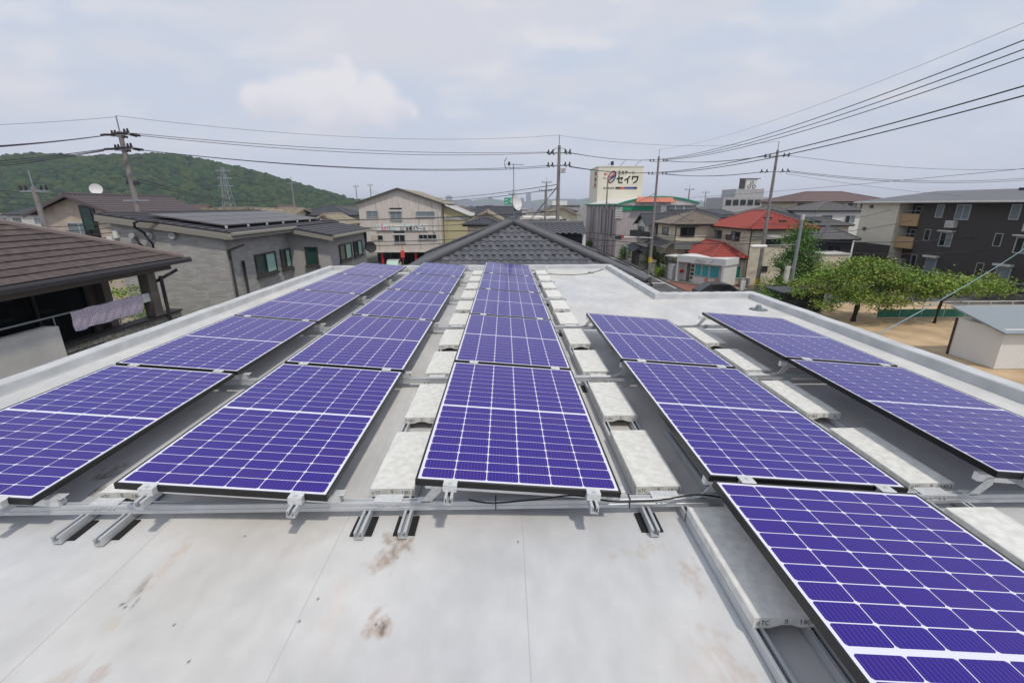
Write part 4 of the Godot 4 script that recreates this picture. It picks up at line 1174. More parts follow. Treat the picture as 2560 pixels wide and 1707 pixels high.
	for i in nz:
		for j in 7:
			var p := []
			for c in [[i, j], [i + 1, j], [i + 1, j + 1], [i, j + 1]]:
				var z: float = -9.75 - c[0] * 2.0 / nz
				var y: float = -0.6 - c[1] * 0.44 / 7.0 - 0.015 * sin(c[0] * 0.7)
				p.append(Vector3(xp + 0.06 + 0.02 * sin(c[0] * 0.9) * c[1] / 7.0 + 0.012 * sin(c[0] * 2.1 + c[1]), y, z))
			b.quad(p[0], p[3], p[2], p[1])
			for k in 6:
				var vtx: Vector3 = b.v[b.v.size() - 6 + k]
				b.uv.append(Vector2(-vtx.z * 3.0, vtx.y * 3.0))
	var im := Image.create(64, 64, false, Image.FORMAT_RGB8)
	im.fill(rgb(226, 216, 226))
	for k in 8:
		im.fill_rect(Rect2i(k * 8, 0, 2, 64), rgb(176, 150, 176)); im.fill_rect(Rect2i(0, k * 8, 64, 2), rgb(176, 150, 176))
	M.blanket.albedo_texture = ImageTexture.create_from_image(im)
	M.blanket.albedo_color = Color(1, 1, 1)
	solo("blanket", b.mesh(), M.blanket, "pink and white checked blanket hanging over the balcony rail on the left", "blanket")
	var tw := Builder.new()
	tw.cbox(Vector3(xp + 0.06, -0.72, -11.95), Vector3(0.03, 0.22, 0.36), 0.008)
	solo("towel", tw.mesh(), M.white_paint, "small pale towel beside the checked blanket on the balcony rail", "towel")

func warehouse() -> void:
	var base := Vector3(-13.4, GROUND, -66)
	var t := thing("warehouse", "beige steel-clad gabled hall on red stilts with a colourful school banner", "building", base)
	var q := Builder.new()
	q.prism(PackedVector2Array([Vector2(-18.6, -4.05), Vector2(-8.2, -4.05), Vector2(-8.2, 1.9), Vector2(-13.45, 3.55), Vector2(-18.6, 2.0)]), -76, -60, Transform3D(Basis(), -base))
	put("wall", q.mesh(), M.steel_siding, t)
	slope_roof(t, Vector3(-7.7, 1.82, -59.7), Vector3(-7.7, 1.82, -76.3), Vector3(-13.45, 3.72, -59.7), Vector3(-13.45, 3.72, -76.3), 0.12, M.slate_roof)
	slope_roof(t, Vector3(-18.95, 1.95, -76.3), Vector3(-18.95, 1.95, -59.7), Vector3(-13.45, 3.72, -76.3), Vector3(-13.45, 3.72, -59.7), 0.12, M.slate_roof)
	for e in [[Vector3(-18.95, 1.88, -59.66), Vector3(-13.45, 3.66, -59.66)], [Vector3(-7.7, 1.76, -59.66), Vector3(-13.45, 3.66, -59.66)]]:
		put("verge_board", bar(e[0] - base, e[1] - base, 0.1, 0.2), M.window_frame, t)
	put("base_trim", bx(Vector3(-18.7, -4.25, -60.1) - base, Vector3(-8.1, -4.05, -59.9) - base), M.pale_wall, t)
	put("dark_undercroft", bx(Vector3(-18.4, GROUND, -75) - base, Vector3(-8.4, -4.2, -66) - base), M.tar_line, t)
	for x in [-16.2, -15.1, -13.9, -11.8, -10.6, -9.4]:
		put("column", bx(Vector3(x - 0.13, GROUND, -60.6) - base, Vector3(x + 0.13, -4.1, -60.3) - base), M.red_steel if x in [-16.2, -11.8] else M.tar_line, t)
	# panel joints
	for x in [-16.4, -13.45, -11.0, -9.3]:
		put("siding_joint", bx(Vector3(x - 0.015, -4.0, -60) - base, Vector3(x + 0.015, 1.9, -59.985) - base), M.window_frame, t)
	window(t, "S", -17.67, -16.17, 0.17, 0.99, -60, M.window_silver, M.glass_grey, M.glass_grey)
	window(t, "S", -14.67, -13.15, -0.13, 0.9, -60, M.window_silver, M.glass_grey, M.glass_grey, true)
	window(t, "S", -11.38, -8.95, 0.25, 0.88, -60, M.window_silver, M.glass_grey, M.glass_grey, true)
	window(t, "S", -16.5, -15.8, -2.7, -2.05, -60, M.window_silver, M.glass_dark)
	window(t, "S", -14.4, -12.95, -3.0, -2.02, -60, M.window_silver, M.glass_dark, M.glass_dark, true)
	for k in 2: window(t, "S", -11.2 + k * 1.17, -10.04 + k * 1.17, -2.57, -2.0, -60, M.window_silver, M.glass_dark, M.glass_dark, true)
	put("shutter_box", bx(Vector3(-14.75, 0.92, -60) - base, Vector3(-13.1, 1.08, -59.8) - base), M.white_paint, t)
	put("shutter_box", bx(Vector3(-14.45, -2.0, -60) - base, Vector3(-12.9, -1.84, -59.8) - base), M.white_paint, t)
	put("louvre", bx(Vector3(-14.7, 1.12, -60) - base, Vector3(-13.12, 1.32, -59.95) - base), M.tar_line, t)
	put("louvre", bx(Vector3(-14.4, -1.82, -60) - base, Vector3(-12.95, -1.62, -59.95) - base), M.tar_line, t)
	put("shutter", bx(Vector3(-17.3, -2.65, -60) - base, Vector3(-16.55, -2.05, -59.93) - base), M.warm_wall, t)
	put("lamp", bx(Vector3(-9.2, -1.68, -60) - base, Vector3(-8.98, -1.42, -59.8) - base), M.white_paint, t)
	put("downpipe", rod([Vector3(-8.5, 1.8, -59.93) - base, Vector3(-8.5, -4.1, -59.93) - base], 0.07), M.pale_wall, t)
	# the banner
	var s := thing("school_banner", "long banner with pink, mint and black lettering on the beige hall", "banner", Vector3(-13.2, -1.1, -59.9))
	put("cloth", bx(Vector3(-3.35, -0.46, -0.02), Vector3(3.3, 0.46, 0.02)), M.white_paint, s)
	var cols := ["letter_mint", "letter_pink", "letter_mint", "letter_yellow", "letter_mint", "letter_mint", "letter_pink", "letter_mint", "letter_pink", "letter_mint"]
	for k in 10:
		var x: float = [-3.1, -2.6, -1.7, -1.2, 0.3, 1.1, 1.75, 2.1, 2.55, 2.95][k]
		var d := Builder.new()
		d.tube([Vector3(x, 0.25 + 0.1 * sin(k * 2.0), 0.02), Vector3(x, 0.25 + 0.1 * sin(k * 2.0), 0.028)], 0.12, 0.12, 8)
		put("print", d.mesh(), M[cols[k]], s)
	var font := SystemFont.new()
	font.font_names = PackedStringArray(["Droid Sans"])
	for w in [["Mo", -2.15, "letter_pink", 0.62], ["tto", -1.25, "letter_mint", 0.4], ["Gi", -0.05, "letter_black", 0.44]]:
		var tm := TextMesh.new()
		tm.font = font; tm.text = w[0]; tm.font_size = 48; tm.pixel_size = w[3] / 36.0; tm.depth = 0.02
		put("lettering", tm, M[w[2]], s, Vector3(w[1], -0.18, 0.035))
	var kana := Builder.new()
	var glyphs := [
		[P([0.3, 1, 0.1, 0.55]), P([0.22, 0.75, 0.22, 0]), P([0.35, 0.7, 1, 0.7]), P([0.68, 1, 0.68, 0]), P([0.66, 0.7, 0.38, 0.25]), P([0.7, 0.7, 1, 0.25]), P([0.52, 0.2, 0.84, 0.2])],
		[P([0.0, 0.75, 0.35, 0.75]), P([0.2, 1, 0.2, 0.05]), P([0, 0.35, 0.35, 0.45]), P([0.5, 0.95, 0.9, 0.95, 0.9, 0.75, 0.5, 0.75, 0.5, 0.95]), P([0.42, 0.6, 0.98, 0.6]), P([0.4, 0.38, 1, 0.38]), P([0.7, 0.6, 0.7, 0]), P([0.68, 0.38, 0.42, 0.08]), P([0.72, 0.38, 1, 0.08])],
		[P([0.1, 0.9, 0.85, 0.9, 0.1, 0.1]), P([0.5, 0.5, 0.95, 0.1])],
		[P([0.35, 1, 0.1, 0.55]), P([0.3, 0.82, 0.85, 0.82, 0.7, 0.35, 0.3, 0.02])],
		[P([0.05, 0.5, 0.95, 0.5])],
		[P([0.3, 0.9, 0.28, 0.5, 0.05, 0.1]), P([0.6, 0.95, 0.6, 0.1, 0.98, 0.45])]]
	for k in 6: strokes(kana, glyphs[k], Vector3(0.42 + k * 0.44, -0.36, 0.03), 0.36, 0.42, 0.05)
	put("lettering", kana.mesh(), M.letter_black, s)
	# lower yellow building beside it
	var y := thing("yellow_annex", "pale yellow ribbed shed with grey lean-to roof right of the beige hall", "building", Vector3(-6, GROUND, -66))
	var yq := Builder.new()
	yq.prism(PackedVector2Array([Vector2(-8.1, GROUND), Vector2(-4.6, GROUND), Vector2(-4.6, 0.2), Vector2(-8.1, 1.5)]), -74, -62, Transform3D(Basis(), -y.position))
	put("wall", yq.mesh(), M.yellow_siding, y)
	slope_roof(y, Vector3(-4.3, 0.2, -61.7), Vector3(-4.3, 0.2, -74), Vector3(-8.1, 1.75, -61.7), Vector3(-8.1, 1.75, -74), 0.12, M.grey_wall)
	put("verge_board", bar(Vector3(-4.3, 0.25, -61.6) - y.position, Vector3(-8.0, 1.75, -61.6) - y.position, 0.1, 0.2), M.white_paint, y)
	put("upper_panel", bx(Vector3(-8.05, -0.25, -62) - y.position, Vector3(-4.65, 0.18, -61.9) - y.position), M.grey_wall, y)
	# parked car under and before the hall
	car("parked_car", "silver car parked in front of the red-stilted hall", Vector3(-13.9, GROUND - 0.15, -56.5), 0.12, M.car_silver)
	var sg := Builder.new()
	sg.cbox(Vector3(-13.1, -4.35, -58.5), Vector3(0.5, 0.9, 0.1), 0.03); sg.tube([Vector3(-13.1, GROUND - 0.15, -58.5), Vector3(-13.1, -3.0, -58.5)], 0.04, 0.04, 6)
	solo("red_sign", sg.mesh(), M.letter_red, "small red sign board on a thin pole behind the silver car", "sign")

func car(called: String, label: String, at: Vector3, turn: float, paint: Material) -> Node3D:
	var t := thing(called, label, "car", at, "parked cars")
	t.rotation.y = turn
	# side profile extruded across the width, nose towards +z
	var body := PackedVector2Array([Vector2(-2.1, 0.3), Vector2(2.05, 0.28), Vector2(2.15, 0.45), Vector2(2.1, 0.72), Vector2(1.2, 0.92), Vector2(-1.9, 0.98), Vector2(-2.15, 0.85), Vector2(-2.2, 0.5)])
	var cabin := PackedVector2Array([Vector2(1.2, 0.9), Vector2(0.45, 1.42), Vector2(-0.1, 1.5), Vector2(-1.2, 1.46), Vector2(-1.95, 0.96)])
	var xf := Transform3D(Basis(Vector3(0, 0, 1), Vector3.UP, Vector3(-1, 0, 0)), Vector3.ZERO)
	var q := Builder.new()
	q.prism(body, -0.84, 0.84, xf)
	put("body", q.mesh(), paint, t)
	var c := Builder.new()
	c.prism(cabin, -0.7, 0.7, xf)
	var cb := put("cabin", c.mesh(), paint, t)
	var ws := Builder.new()
	ws.quad(Vector3(-0.62, 0.95, 1.15), Vector3(0.62, 0.95, 1.15), Vector3(0.56, 1.38, 0.52), Vector3(-0.56, 1.38, 0.52))
	for i in ws.v.size(): ws.v[i] += Vector3(0, 0.012, 0.012)
	put("windscreen", ws.mesh(), M.curtain_green, cb)
	for sx in [-1.0, 1.0]:
		var sw := Builder.new()
		sw.box(Vector3(sx * 0.705, 1.2, -0.3), Vector3(0.02, 0.32, 1.5))
		put("side_window", sw.mesh(), M.glass_dark, cb)
		put("headlight", bx(Vector3(sx * 0.75 - 0.14, 0.62, 2.0), Vector3(sx * 0.75 + 0.08, 0.76, 2.13)), M.white_paint, t)
		put("mirror", bx(Vector3(sx * 0.86 - 0.06, 0.95, 0.75), Vector3(sx * 0.86 + 0.1, 1.08, 0.85)), paint, t)
		for z in [-1.3, 1.35]:
			var w := Builder.new()
			w.tube([Vector3(sx * 0.62, 0.3, z), Vector3(sx * 0.86, 0.3, z)], 0.3, 0.3, 16)
			var wh := put("wheel", w.mesh(), M.tyre, t)
			put("rim", rod([Vector3(sx * 0.86, 0.3, z), Vector3(sx * 0.872, 0.3, z)], 0.18, 12), M.galvanised, wh)
	return t

# ---------------------------------------------------------------- right of the street
func make_right_side() -> void:
	# corner shop: splayed white front under a deep fascia
	var o := Vector3(17.6, GROUND, -47.2)
	var d := Vector3(3.7, 0, 4.8).normalized()
	var shop := thing("corner_shop", "small white corner shop with deep fascia and teal windows under the low red roof", "shop", o)
	shop.basis = Basis(d, Vector3.UP, d.cross(Vector3.UP).normalized())
	var yb := 0.0
	put("floor_slab", bx(Vector3(0.2, -0.2, -3.0), Vector3(5.6, 0.12, 0.1)), M.block_wall, shop)
	put("fascia", bx(Vector3(0.45, 2.15, -2.6), Vector3(5.6, 2.8, 0.0)), M.white_paint, shop)
	put("side_wall", bx(Vector3(0.45, 0.12, -2.6), Vector3(0.6, 2.15, -0.02)), M.white_paint, shop)
	put("side_wall", bx(Vector3(5.3, 0.12, -2.6), Vector3(5.5, 2.15, -0.02)), M.white_paint, shop)
	put("front_wall", bx(Vector3(0.6, 0.12, -1.3), Vector3(5.3, 2.15, -1.1)), M.white_paint, shop)
	put("low_wall", bx(Vector3(2.2, 0.12, -0.5), Vector3(4.9, 0.75, -0.3)), M.pale_wall, shop)
	for x in [3.55, 4.55]: put("pink_panel", bx(Vector3(x, 0.1, -0.3), Vector3(x + 0.28, 0.8, -0.25)), M.awning, shop)
	for w in [[2.0, 2.62], [2.78, 3.4], [3.6, 4.5]]:
		var f := put("window", bx(Vector3(w[0] - 0.07, 0.72, -1.1), Vector3(w[1] + 0.07, 1.95, -1.05)), M.white_paint, shop)
		put("pane", bx(Vector3(w[0], 0.8, -1.05), Vector3(w[1], 1.88, -1.03)), M.glass_teal, f)
	var dr := put("door", bx(Vector3(1.45, 0.12, -1.1), Vector3(1.95, 2.0, -1.04)), M.white_paint, shop)
	for k in 8: put("pane", bx(Vector3(1.52 + (k % 2) * 0.19, 0.35 + (k / 2) * 0.4, -1.04), Vector3(1.68 + (k % 2) * 0.19, 0.65 + (k / 2) * 0.4, -1.025)), M.glass_dark, dr)
	put("open_doorway", bx(Vector3(1.05, 0.12, -1.1), Vector3(1.4, 1.95, -1.05)), M.dark_timber, shop)
	put("post_box", bx(Vector3(0.6, 0.95, -0.9), Vector3(0.78, 1.25, -0.45)), M.red_steel, shop)
	var font := SystemFont.new()
	font.font_names = PackedStringArray(["Droid Serif"])
	var sc := Builder.new()
	strokes(sc, [P([0.0, 0.2, 0.08, 0.8, 0.12, 0.3, 0.2, 0.9, 0.24, 0.2, 0.32, 0.7, 0.36, 0.3, 0.44, 0.8]), P([0.5, 0.3, 0.56, 0.7, 0.6, 0.3]), P([0.1, 0.0, 0.5, 0.05]), P([0.8, 0.2, 0.95, 0.6, 1.0, 0.9])], Vector3(2.5, 2.3, 0.02), 1.9, 0.34, 0.04)
	put("lettering", sc.mesh(), M.grey_wall, shop)
	put("canopy", bx(Vector3(-1.6, 2.45, -2.9), Vector3(0.45, 2.55, -0.9)), M.pale_wall, shop)
	put("canopy_post", rod([Vector3(-1.3, -0.1, -1.2), Vector3(-1.3, 2.45, -1.2)], 0.04), M.galvanised, shop)
	# low annex with red roof and green shop window
	var an := thing("red_roofed_annex", "single-storey annex with small red tiled hip roof and green shop window", "building", Vector3(21.4, GROUND, -46))
	wall_box(an, Vector3(20.9, GROUND, -51), Vector3(23.94, -3.6, -45.0), M.cream_wall)
	hip_roof(an, 20.35, 24.1, -52.0, -44.5, -3.5, -2.1, M.red_tile, M.red_cap, 0.3, 0.32, 0.035)
	window(an, "S", 22.25, 23.75, -5.6, -4.3, -45.0, M.white_paint, M.glass_bottle)
	put("lattice", bx(Vector3(21.9, -6.1, -45.0) - an.position, Vector3(22.1, -4.3, -44.9) - an.position), M.dark_timber, an)
	var sg := thing("pavement_sign", "small white board standing on the red pavement before the annex", "sign", Vector3(22.9, GROUND - 0.05, -42.6))
	put("board", bx(Vector3(-0.22, 0.05, -0.05), Vector3(0.22, 0.85, 0.05)), M.white_paint, sg)
	put("foot", bx(Vector3(-0.25, 0, -0.15), Vector3(0.25, 0.06, 0.15)), M.galvanised, sg)
	var ac := thing("air_conditioner", "grey outdoor air conditioner beside the yellow-banded pole", "air conditioner", Vector3(23.75, GROUND, -43.9))
	put("case", bx(Vector3(-0.4, 0.05, -0.2), Vector3(0.4, 0.85, 0.2)), M.grey_wall, ac)
	put("grille", rod([Vector3(-0.1, 0.45, 0.2), Vector3(-0.1, 0.45, 0.22)], 0.27, 14), M.galvanised, ac)
	# big red roofed house
	var rh := thing("red_roofed_house", "cream two-storey house with broad red tiled hip roof behind the corner shop", "house", Vector3(27, GROUND, -49))
	wall_box(rh, Vector3(23.95, GROUND, -53.0), Vector3(29.8, -0.78, -44.6), M.cream_wall)
	hip_roof(rh, 23.3, 30.45, -53.6, -44.0, -0.68, 0.95, M.red_tile, M.red_cap, 0.3, 0.32, 0.04)
	window(rh, "W", -52.4, -50.5, -2.05, -1.15, 23.95, M.window_frame, M.glass_grey, M.glass_dark)
	window(rh, "W", -49.4, -48.4, -2.05, -1.5, 23.95, M.window_frame, M.glass_dark)
	window(rh, "W", -48.3, -46.5, -2.05, -1.1, 23.95, M.window_frame, M.glass_grey, M.glass_dark)
	window(rh, "S", 25.6, 27.1, -2.3, -1.25, -44.6, M.window_frame, M.glass_dark, M.glass_dark)
	window(rh, "S", 25.5, 26.15, -4.86, -4.29, -44.6, M.window_frame, M.glass_dark)
	put("window_hood", bx(Vector3(25.4, -1.62, -44.6) - rh.position, Vector3(27.9, -1.22, -44.2) - rh.position), M.pale_wall, rh)
	put("downpipe", rod([Vector3(24.0, -0.8, -44.5) - rh.position, Vector3(24.0, -6, -44.5) - rh.position], 0.05), M.window_frame, rh)
	put("downpipe", rod([Vector3(23.9, -0.8, -53.0) - rh.position, Vector3(23.9, -6, -53.0) - rh.position], 0.05), M.window_frame, rh)
	for p in [[26.2, 0.28, -46.0], [27.4, 0.0, -45.4], [25.3, -0.1, -47.5]]:
		put("roof_vent", bx(Vector3(p[0] - 0.35, p[1] - 0.1, p[2] - 0.12) - rh.position, Vector3(p[0] + 0.35, p[1] + 0.08, p[2] + 0.12) - rh.position), M.tar_line, rh)
	# cream house with weathered grey tiles
	var bh := thing("grey_tiled_house", "cream house with weathered grey-brown tiled roof left of the red roofs", "house", Vector3(22, GROUND, -55))
	wall_box(bh, Vector3(19.35, GROUND, -58.2), Vector3(25.2, -0.62, -52.2), M.cream_wall)
	hip_roof(bh, 18.7, 26.0, -58.8, -51.6, -0.5, 0.82, M.brown_tile, M.grey_tile, 0.3, 0.3, 0.035)
	window(bh, "W", -56.3, -54.3, -1.9, -1.0, 19.35, M.window_frame, M.glass_grey)
	window(bh, "S", 19.95, 21.6, -1.9, -0.82, -52.2, M.window_frame, M.glass_dark, M.glass_dark)
	put("window_hood", bx(Vector3(19.6, -0.82, -52.2) - bh.position, Vector3(21.9, -0.74, -51.7) - bh.position), M.window_frame, bh)
	put("downpipe", rod([Vector3(19.4, -0.7, -52.1) - bh.position, Vector3(19.4, -3, -52.1) - bh.position], 0.05), M.window_frame, bh)
	var lq := Builder.new()
	tiled(lq, Vector3(18.9, -3.2, -50.6) - bh.position, Vector3(24.2, -3.2, -50.6) - bh.position, Vector3(19.3, -2.4, -52.2) - bh.position, Vector3(24.2, -2.4, -52.2) - bh.position, 0.3, 0.3, 0.035, 0.03)
	tiled(lq, Vector3(17.9, -3.1, -59.0) - bh.position, Vector3(17.9, -3.1, -50.6) - bh.position, Vector3(19.35, -2.45, -59.0) - bh.position, Vector3(19.35, -2.45, -52.2) - bh.position, 0.3, 0.3, 0.035, 0.03)
	put("lower_roof", lq.mesh(), M.grey_tile, bh)
	wall_box(bh, Vector3(19.4, GROUND, -52.1), Vector3(24.0, -3.15, -51.2), M.warm_wall, "porch_wall")
	# white house with dark tiled gable
	var dh := thing("white_gabled_house", "white house with dark tiled gable roof and black balcony facing the street", "house", Vector3(21, GROUND, -61.5))
	gable_house(dh, 18.4, 25.0, -64.0, -58.9, -0.78, 0.42, 0.45, M.pale_wall, M.slate_tile, M.slate_tile, true)
	put("balcony", bx(Vector3(17.5, -2.6, -64.3) - dh.position, Vector3(18.4, -1.75, -58.2) - dh.position), M.tar_line, dh)
	window(dh, "W", -63.2, -60.8, -2.4, -1.2, 18.4, M.window_frame, M.glass_dark, M.glass_grey)
	window(dh, "S", 19.4, 20.8, -2.0, -1.0, -58.9, M.window_frame, M.glass_dark)
	var pr := Builder.new()
	tiled(pr, Vector3(17.6, -4.1, -66) - dh.position, Vector3(17.6, -4.1, -58) - dh.position, Vector3(18.6, -3.6, -66) - dh.position, Vector3(18.6, -3.6, -58) - dh.position, 0.3, 0.3, 0.035, 0.03)
	put("lower_roof", pr.mesh(), M.slate_tile, dh)
	# garden walls, gate and shrubs along the street
	var gt := thing("roofed_gate", "dark roofed garden gate on the street before the grey-tiled house", "gate", Vector3(17.9, GROUND, -62))
	put("post", bx(Vector3(-0.2, 0, -1.3), Vector3(0, 2.0, -1.1)), M.dark_timber, gt)
	put("post", bx(Vector3(-0.2, 0, 1.1), Vector3(0, 2.0, 1.3)), M.dark_timber, gt)
	put("door", bx(Vector3(-0.14, 0, -1.1), Vector3(-0.06, 1.9, 1.1)), M.tar_line, gt)
	slope_roof(gt, gt.position + Vector3(-0.9, 1.9, -1.9), gt.position + Vector3(-0.9, 1.9, 1.9), gt.position + Vector3(0, 2.45, -1.9), gt.position + Vector3(0, 2.45, 1.9), 0.1, M.slate_tile)
	slope_roof(gt, gt.position + Vector3(0.9, 1.9, 1.9), gt.position + Vector3(0.9, 1.9, -1.9), gt.position + Vector3(0, 2.45, 1.9), gt.position + Vector3(0, 2.45, -1.9), 0.1, M.slate_tile)
	var walls := [[-60.6, -57.0, 1.5, "block_wall", "tan garden wall on the street between the gate and the concrete pole"], [-56.4, -53.6, 1.35, "cream_wall", "pale rendered garden wall right beside the concrete pole on the street"], [-52.0, -49.9, 1.2, "block_wall", "low grey garden wall just right of the concrete pole"], [-70.0, -66.6, 1.9, "grey_wall", "grey fence panel on the street at the foot of the arched shop"]]
	for w in walls:
		var b := Builder.new()
		b.cbox(Vector3(18.0, GROUND + w[2] * 0.5, (w[0] + w[1]) * 0.5), Vector3(0.16, w[2], w[1] - w[0]), 0.02); b.cbox(Vector3(18.0, GROUND + w[2] + 0.03, (w[0] + w[1]) * 0.5), Vector3(0.24, 0.06, w[1] - w[0] + 0.06), 0.015)
		solo("garden_wall", b.mesh(), M[w[3]], w[4], "wall", "garden walls along the street")
	var cb := thing("storage_cabinet", "pair of tall grey storage cabinets left of the white corner shop", "cabinet", Vector3(18.3, GROUND, -48.6))
	put("body", bx(Vector3(-0.4, 0, -0.8), Vector3(0.3, 1.7, 0.8)), M.grey_wall, cb)
	put("door", bx(Vector3(-0.43, 0.05, -0.77), Vector3(-0.4, 1.65, -0.02)), M.pale_wall, cb)
	put("door", bx(Vector3(-0.43, 0.05, 0.02), Vector3(-0.4, 1.65, 0.77)), M.pale_wall, cb)
	arched_shop()
	sign_tower()
	apartment()
	car("parked_car", "dark car on the cross street just beyond the near roof kerb", Vector3(18.6, GROUND - 0.1, -38.0), 1.5, M.car_dark)

func arched_shop() -> void:
	var base := Vector3(23, GROUND, -84)
	var t := thing("arched_shop", "large grey shop hall with green-edged arched roof below the cream sign tower", "building", base)
	var x0 := 17.2; var x1 := 29.2
	wall_box(t, Vector3(x0, GROUND, -98), Vector3(x1, 1.55, -71), M.mauve_wall)
	var q := Builder.new(); var g := Builder.new()
	var n := 20
	var arc := func(f: float) -> Vector2: return Vector2(lerpf(x0 - 0.3, x1 + 0.3, f), 1.6 + 1.05 * (1.0 - pow(2.0 * f - 1.0, 2.0)) + 0.2 * f)
	for k in n:
		var a: Vector2 = arc.call(float(k) / n); var b: Vector2 = arc.call(float(k + 1) / n)
		q.quad(Vector3(a.x, a.y, -70.6) - base, Vector3(b.x, b.y, -70.6) - base, Vector3(b.x, b.y, -98) - base, Vector3(a.x, a.y, -98) - base)
		q.quad(Vector3(a.x, 1.55, -70.7) - base, Vector3(b.x, 1.55, -70.7) - base, Vector3(b.x, b.y - 0.1, -70.7) - base, Vector3(a.x, a.y - 0.1, -70.7) - base)
		g.quad(Vector3(a.x, a.y - 0.16, -70.55) - base, Vector3(b.x, b.y - 0.16, -70.55) - base, Vector3(b.x, b.y + 0.08, -70.55) - base, Vector3(a.x, a.y + 0.08, -70.55) - base)
		g.quad(Vector3(a.x, a.y + 0.08, -70.55) - base, Vector3(b.x, b.y + 0.08, -70.55) - base, Vector3(b.x, b.y + 0.08, -71.2) - base, Vector3(a.x, a.y + 0.08, -71.2) - base)
	var ro := put("roof", q.mesh(), M.pale_wall, t)
	put("green_edge", g.mesh(), M.sign_green, ro)
	put("green_edge", bx(Vector3(x0 - 0.4, 1.5, -98) - base, Vector3(x0 - 0.25, 1.75, -70.6) - base), M.sign_green, ro)
	put("window_band", bx(Vector3(17.3, 0.75, -71) - base, Vector3(22.9, 1.4, -70.85) - base), M.sign_green, t)
	put("window_band", bx(Vector3(24.7, 0.6, -71) - base, Vector3(28.4, 1.35, -70.9) - base), M.glass_grey, t)
	for x in [25.9, 27.2]: put("mullion", bx(Vector3(x, 0.5, -70.9) - base, Vector3(x + 0.12, 1.4, -70.8) - base), M.pale_wall, t)
	put("pale_band", bx(Vector3(17.2, 1.42, -71) - base, Vector3(29.2, 1.58, -70.8) - base), M.pale_wall, t)
	put("pier", bx(Vector3(23.7, -1.0, -71) - base, Vector3(24.6, 1.5, -70.7) - base), M.white_paint, t)
	for k in 7: put("louvre", bx(Vector3(16.9, -0.35 + k * 0.24, -71.4) - base, Vector3(17.9, -0.22 + k * 0.24, -70.8) - base), M.white_paint, t)
	var aw := Builder.new()
	tiled(aw, Vector3(19.6, 1.95, -69.9) - base, Vector3(25.6, 1.95, -69.9) - base, Vector3(20.1, 2.75, -70.7) - base, Vector3(25.2, 2.75, -70.7) - base, 0.5, 0.4, 0.05, 0.04)
	put("tiled_awning", aw.mesh(), M.awning, t)
	for k in 6:   # tall dark openings along the street side
		var z := -73.5 - k * 3.9
		put("opening", bx(Vector3(x0 - 0.06, -3.4, z - 1.3) - base, Vector3(x0, 0.9, z) - base), M.glass_grey if k % 2 else M.window_frame, t)
		put("pilaster", bx(Vector3(x0 - 0.2, GROUND, z + 0.5) - base, Vector3(x0, 1.5, z + 0.9) - base), M.mauve_wall, t)

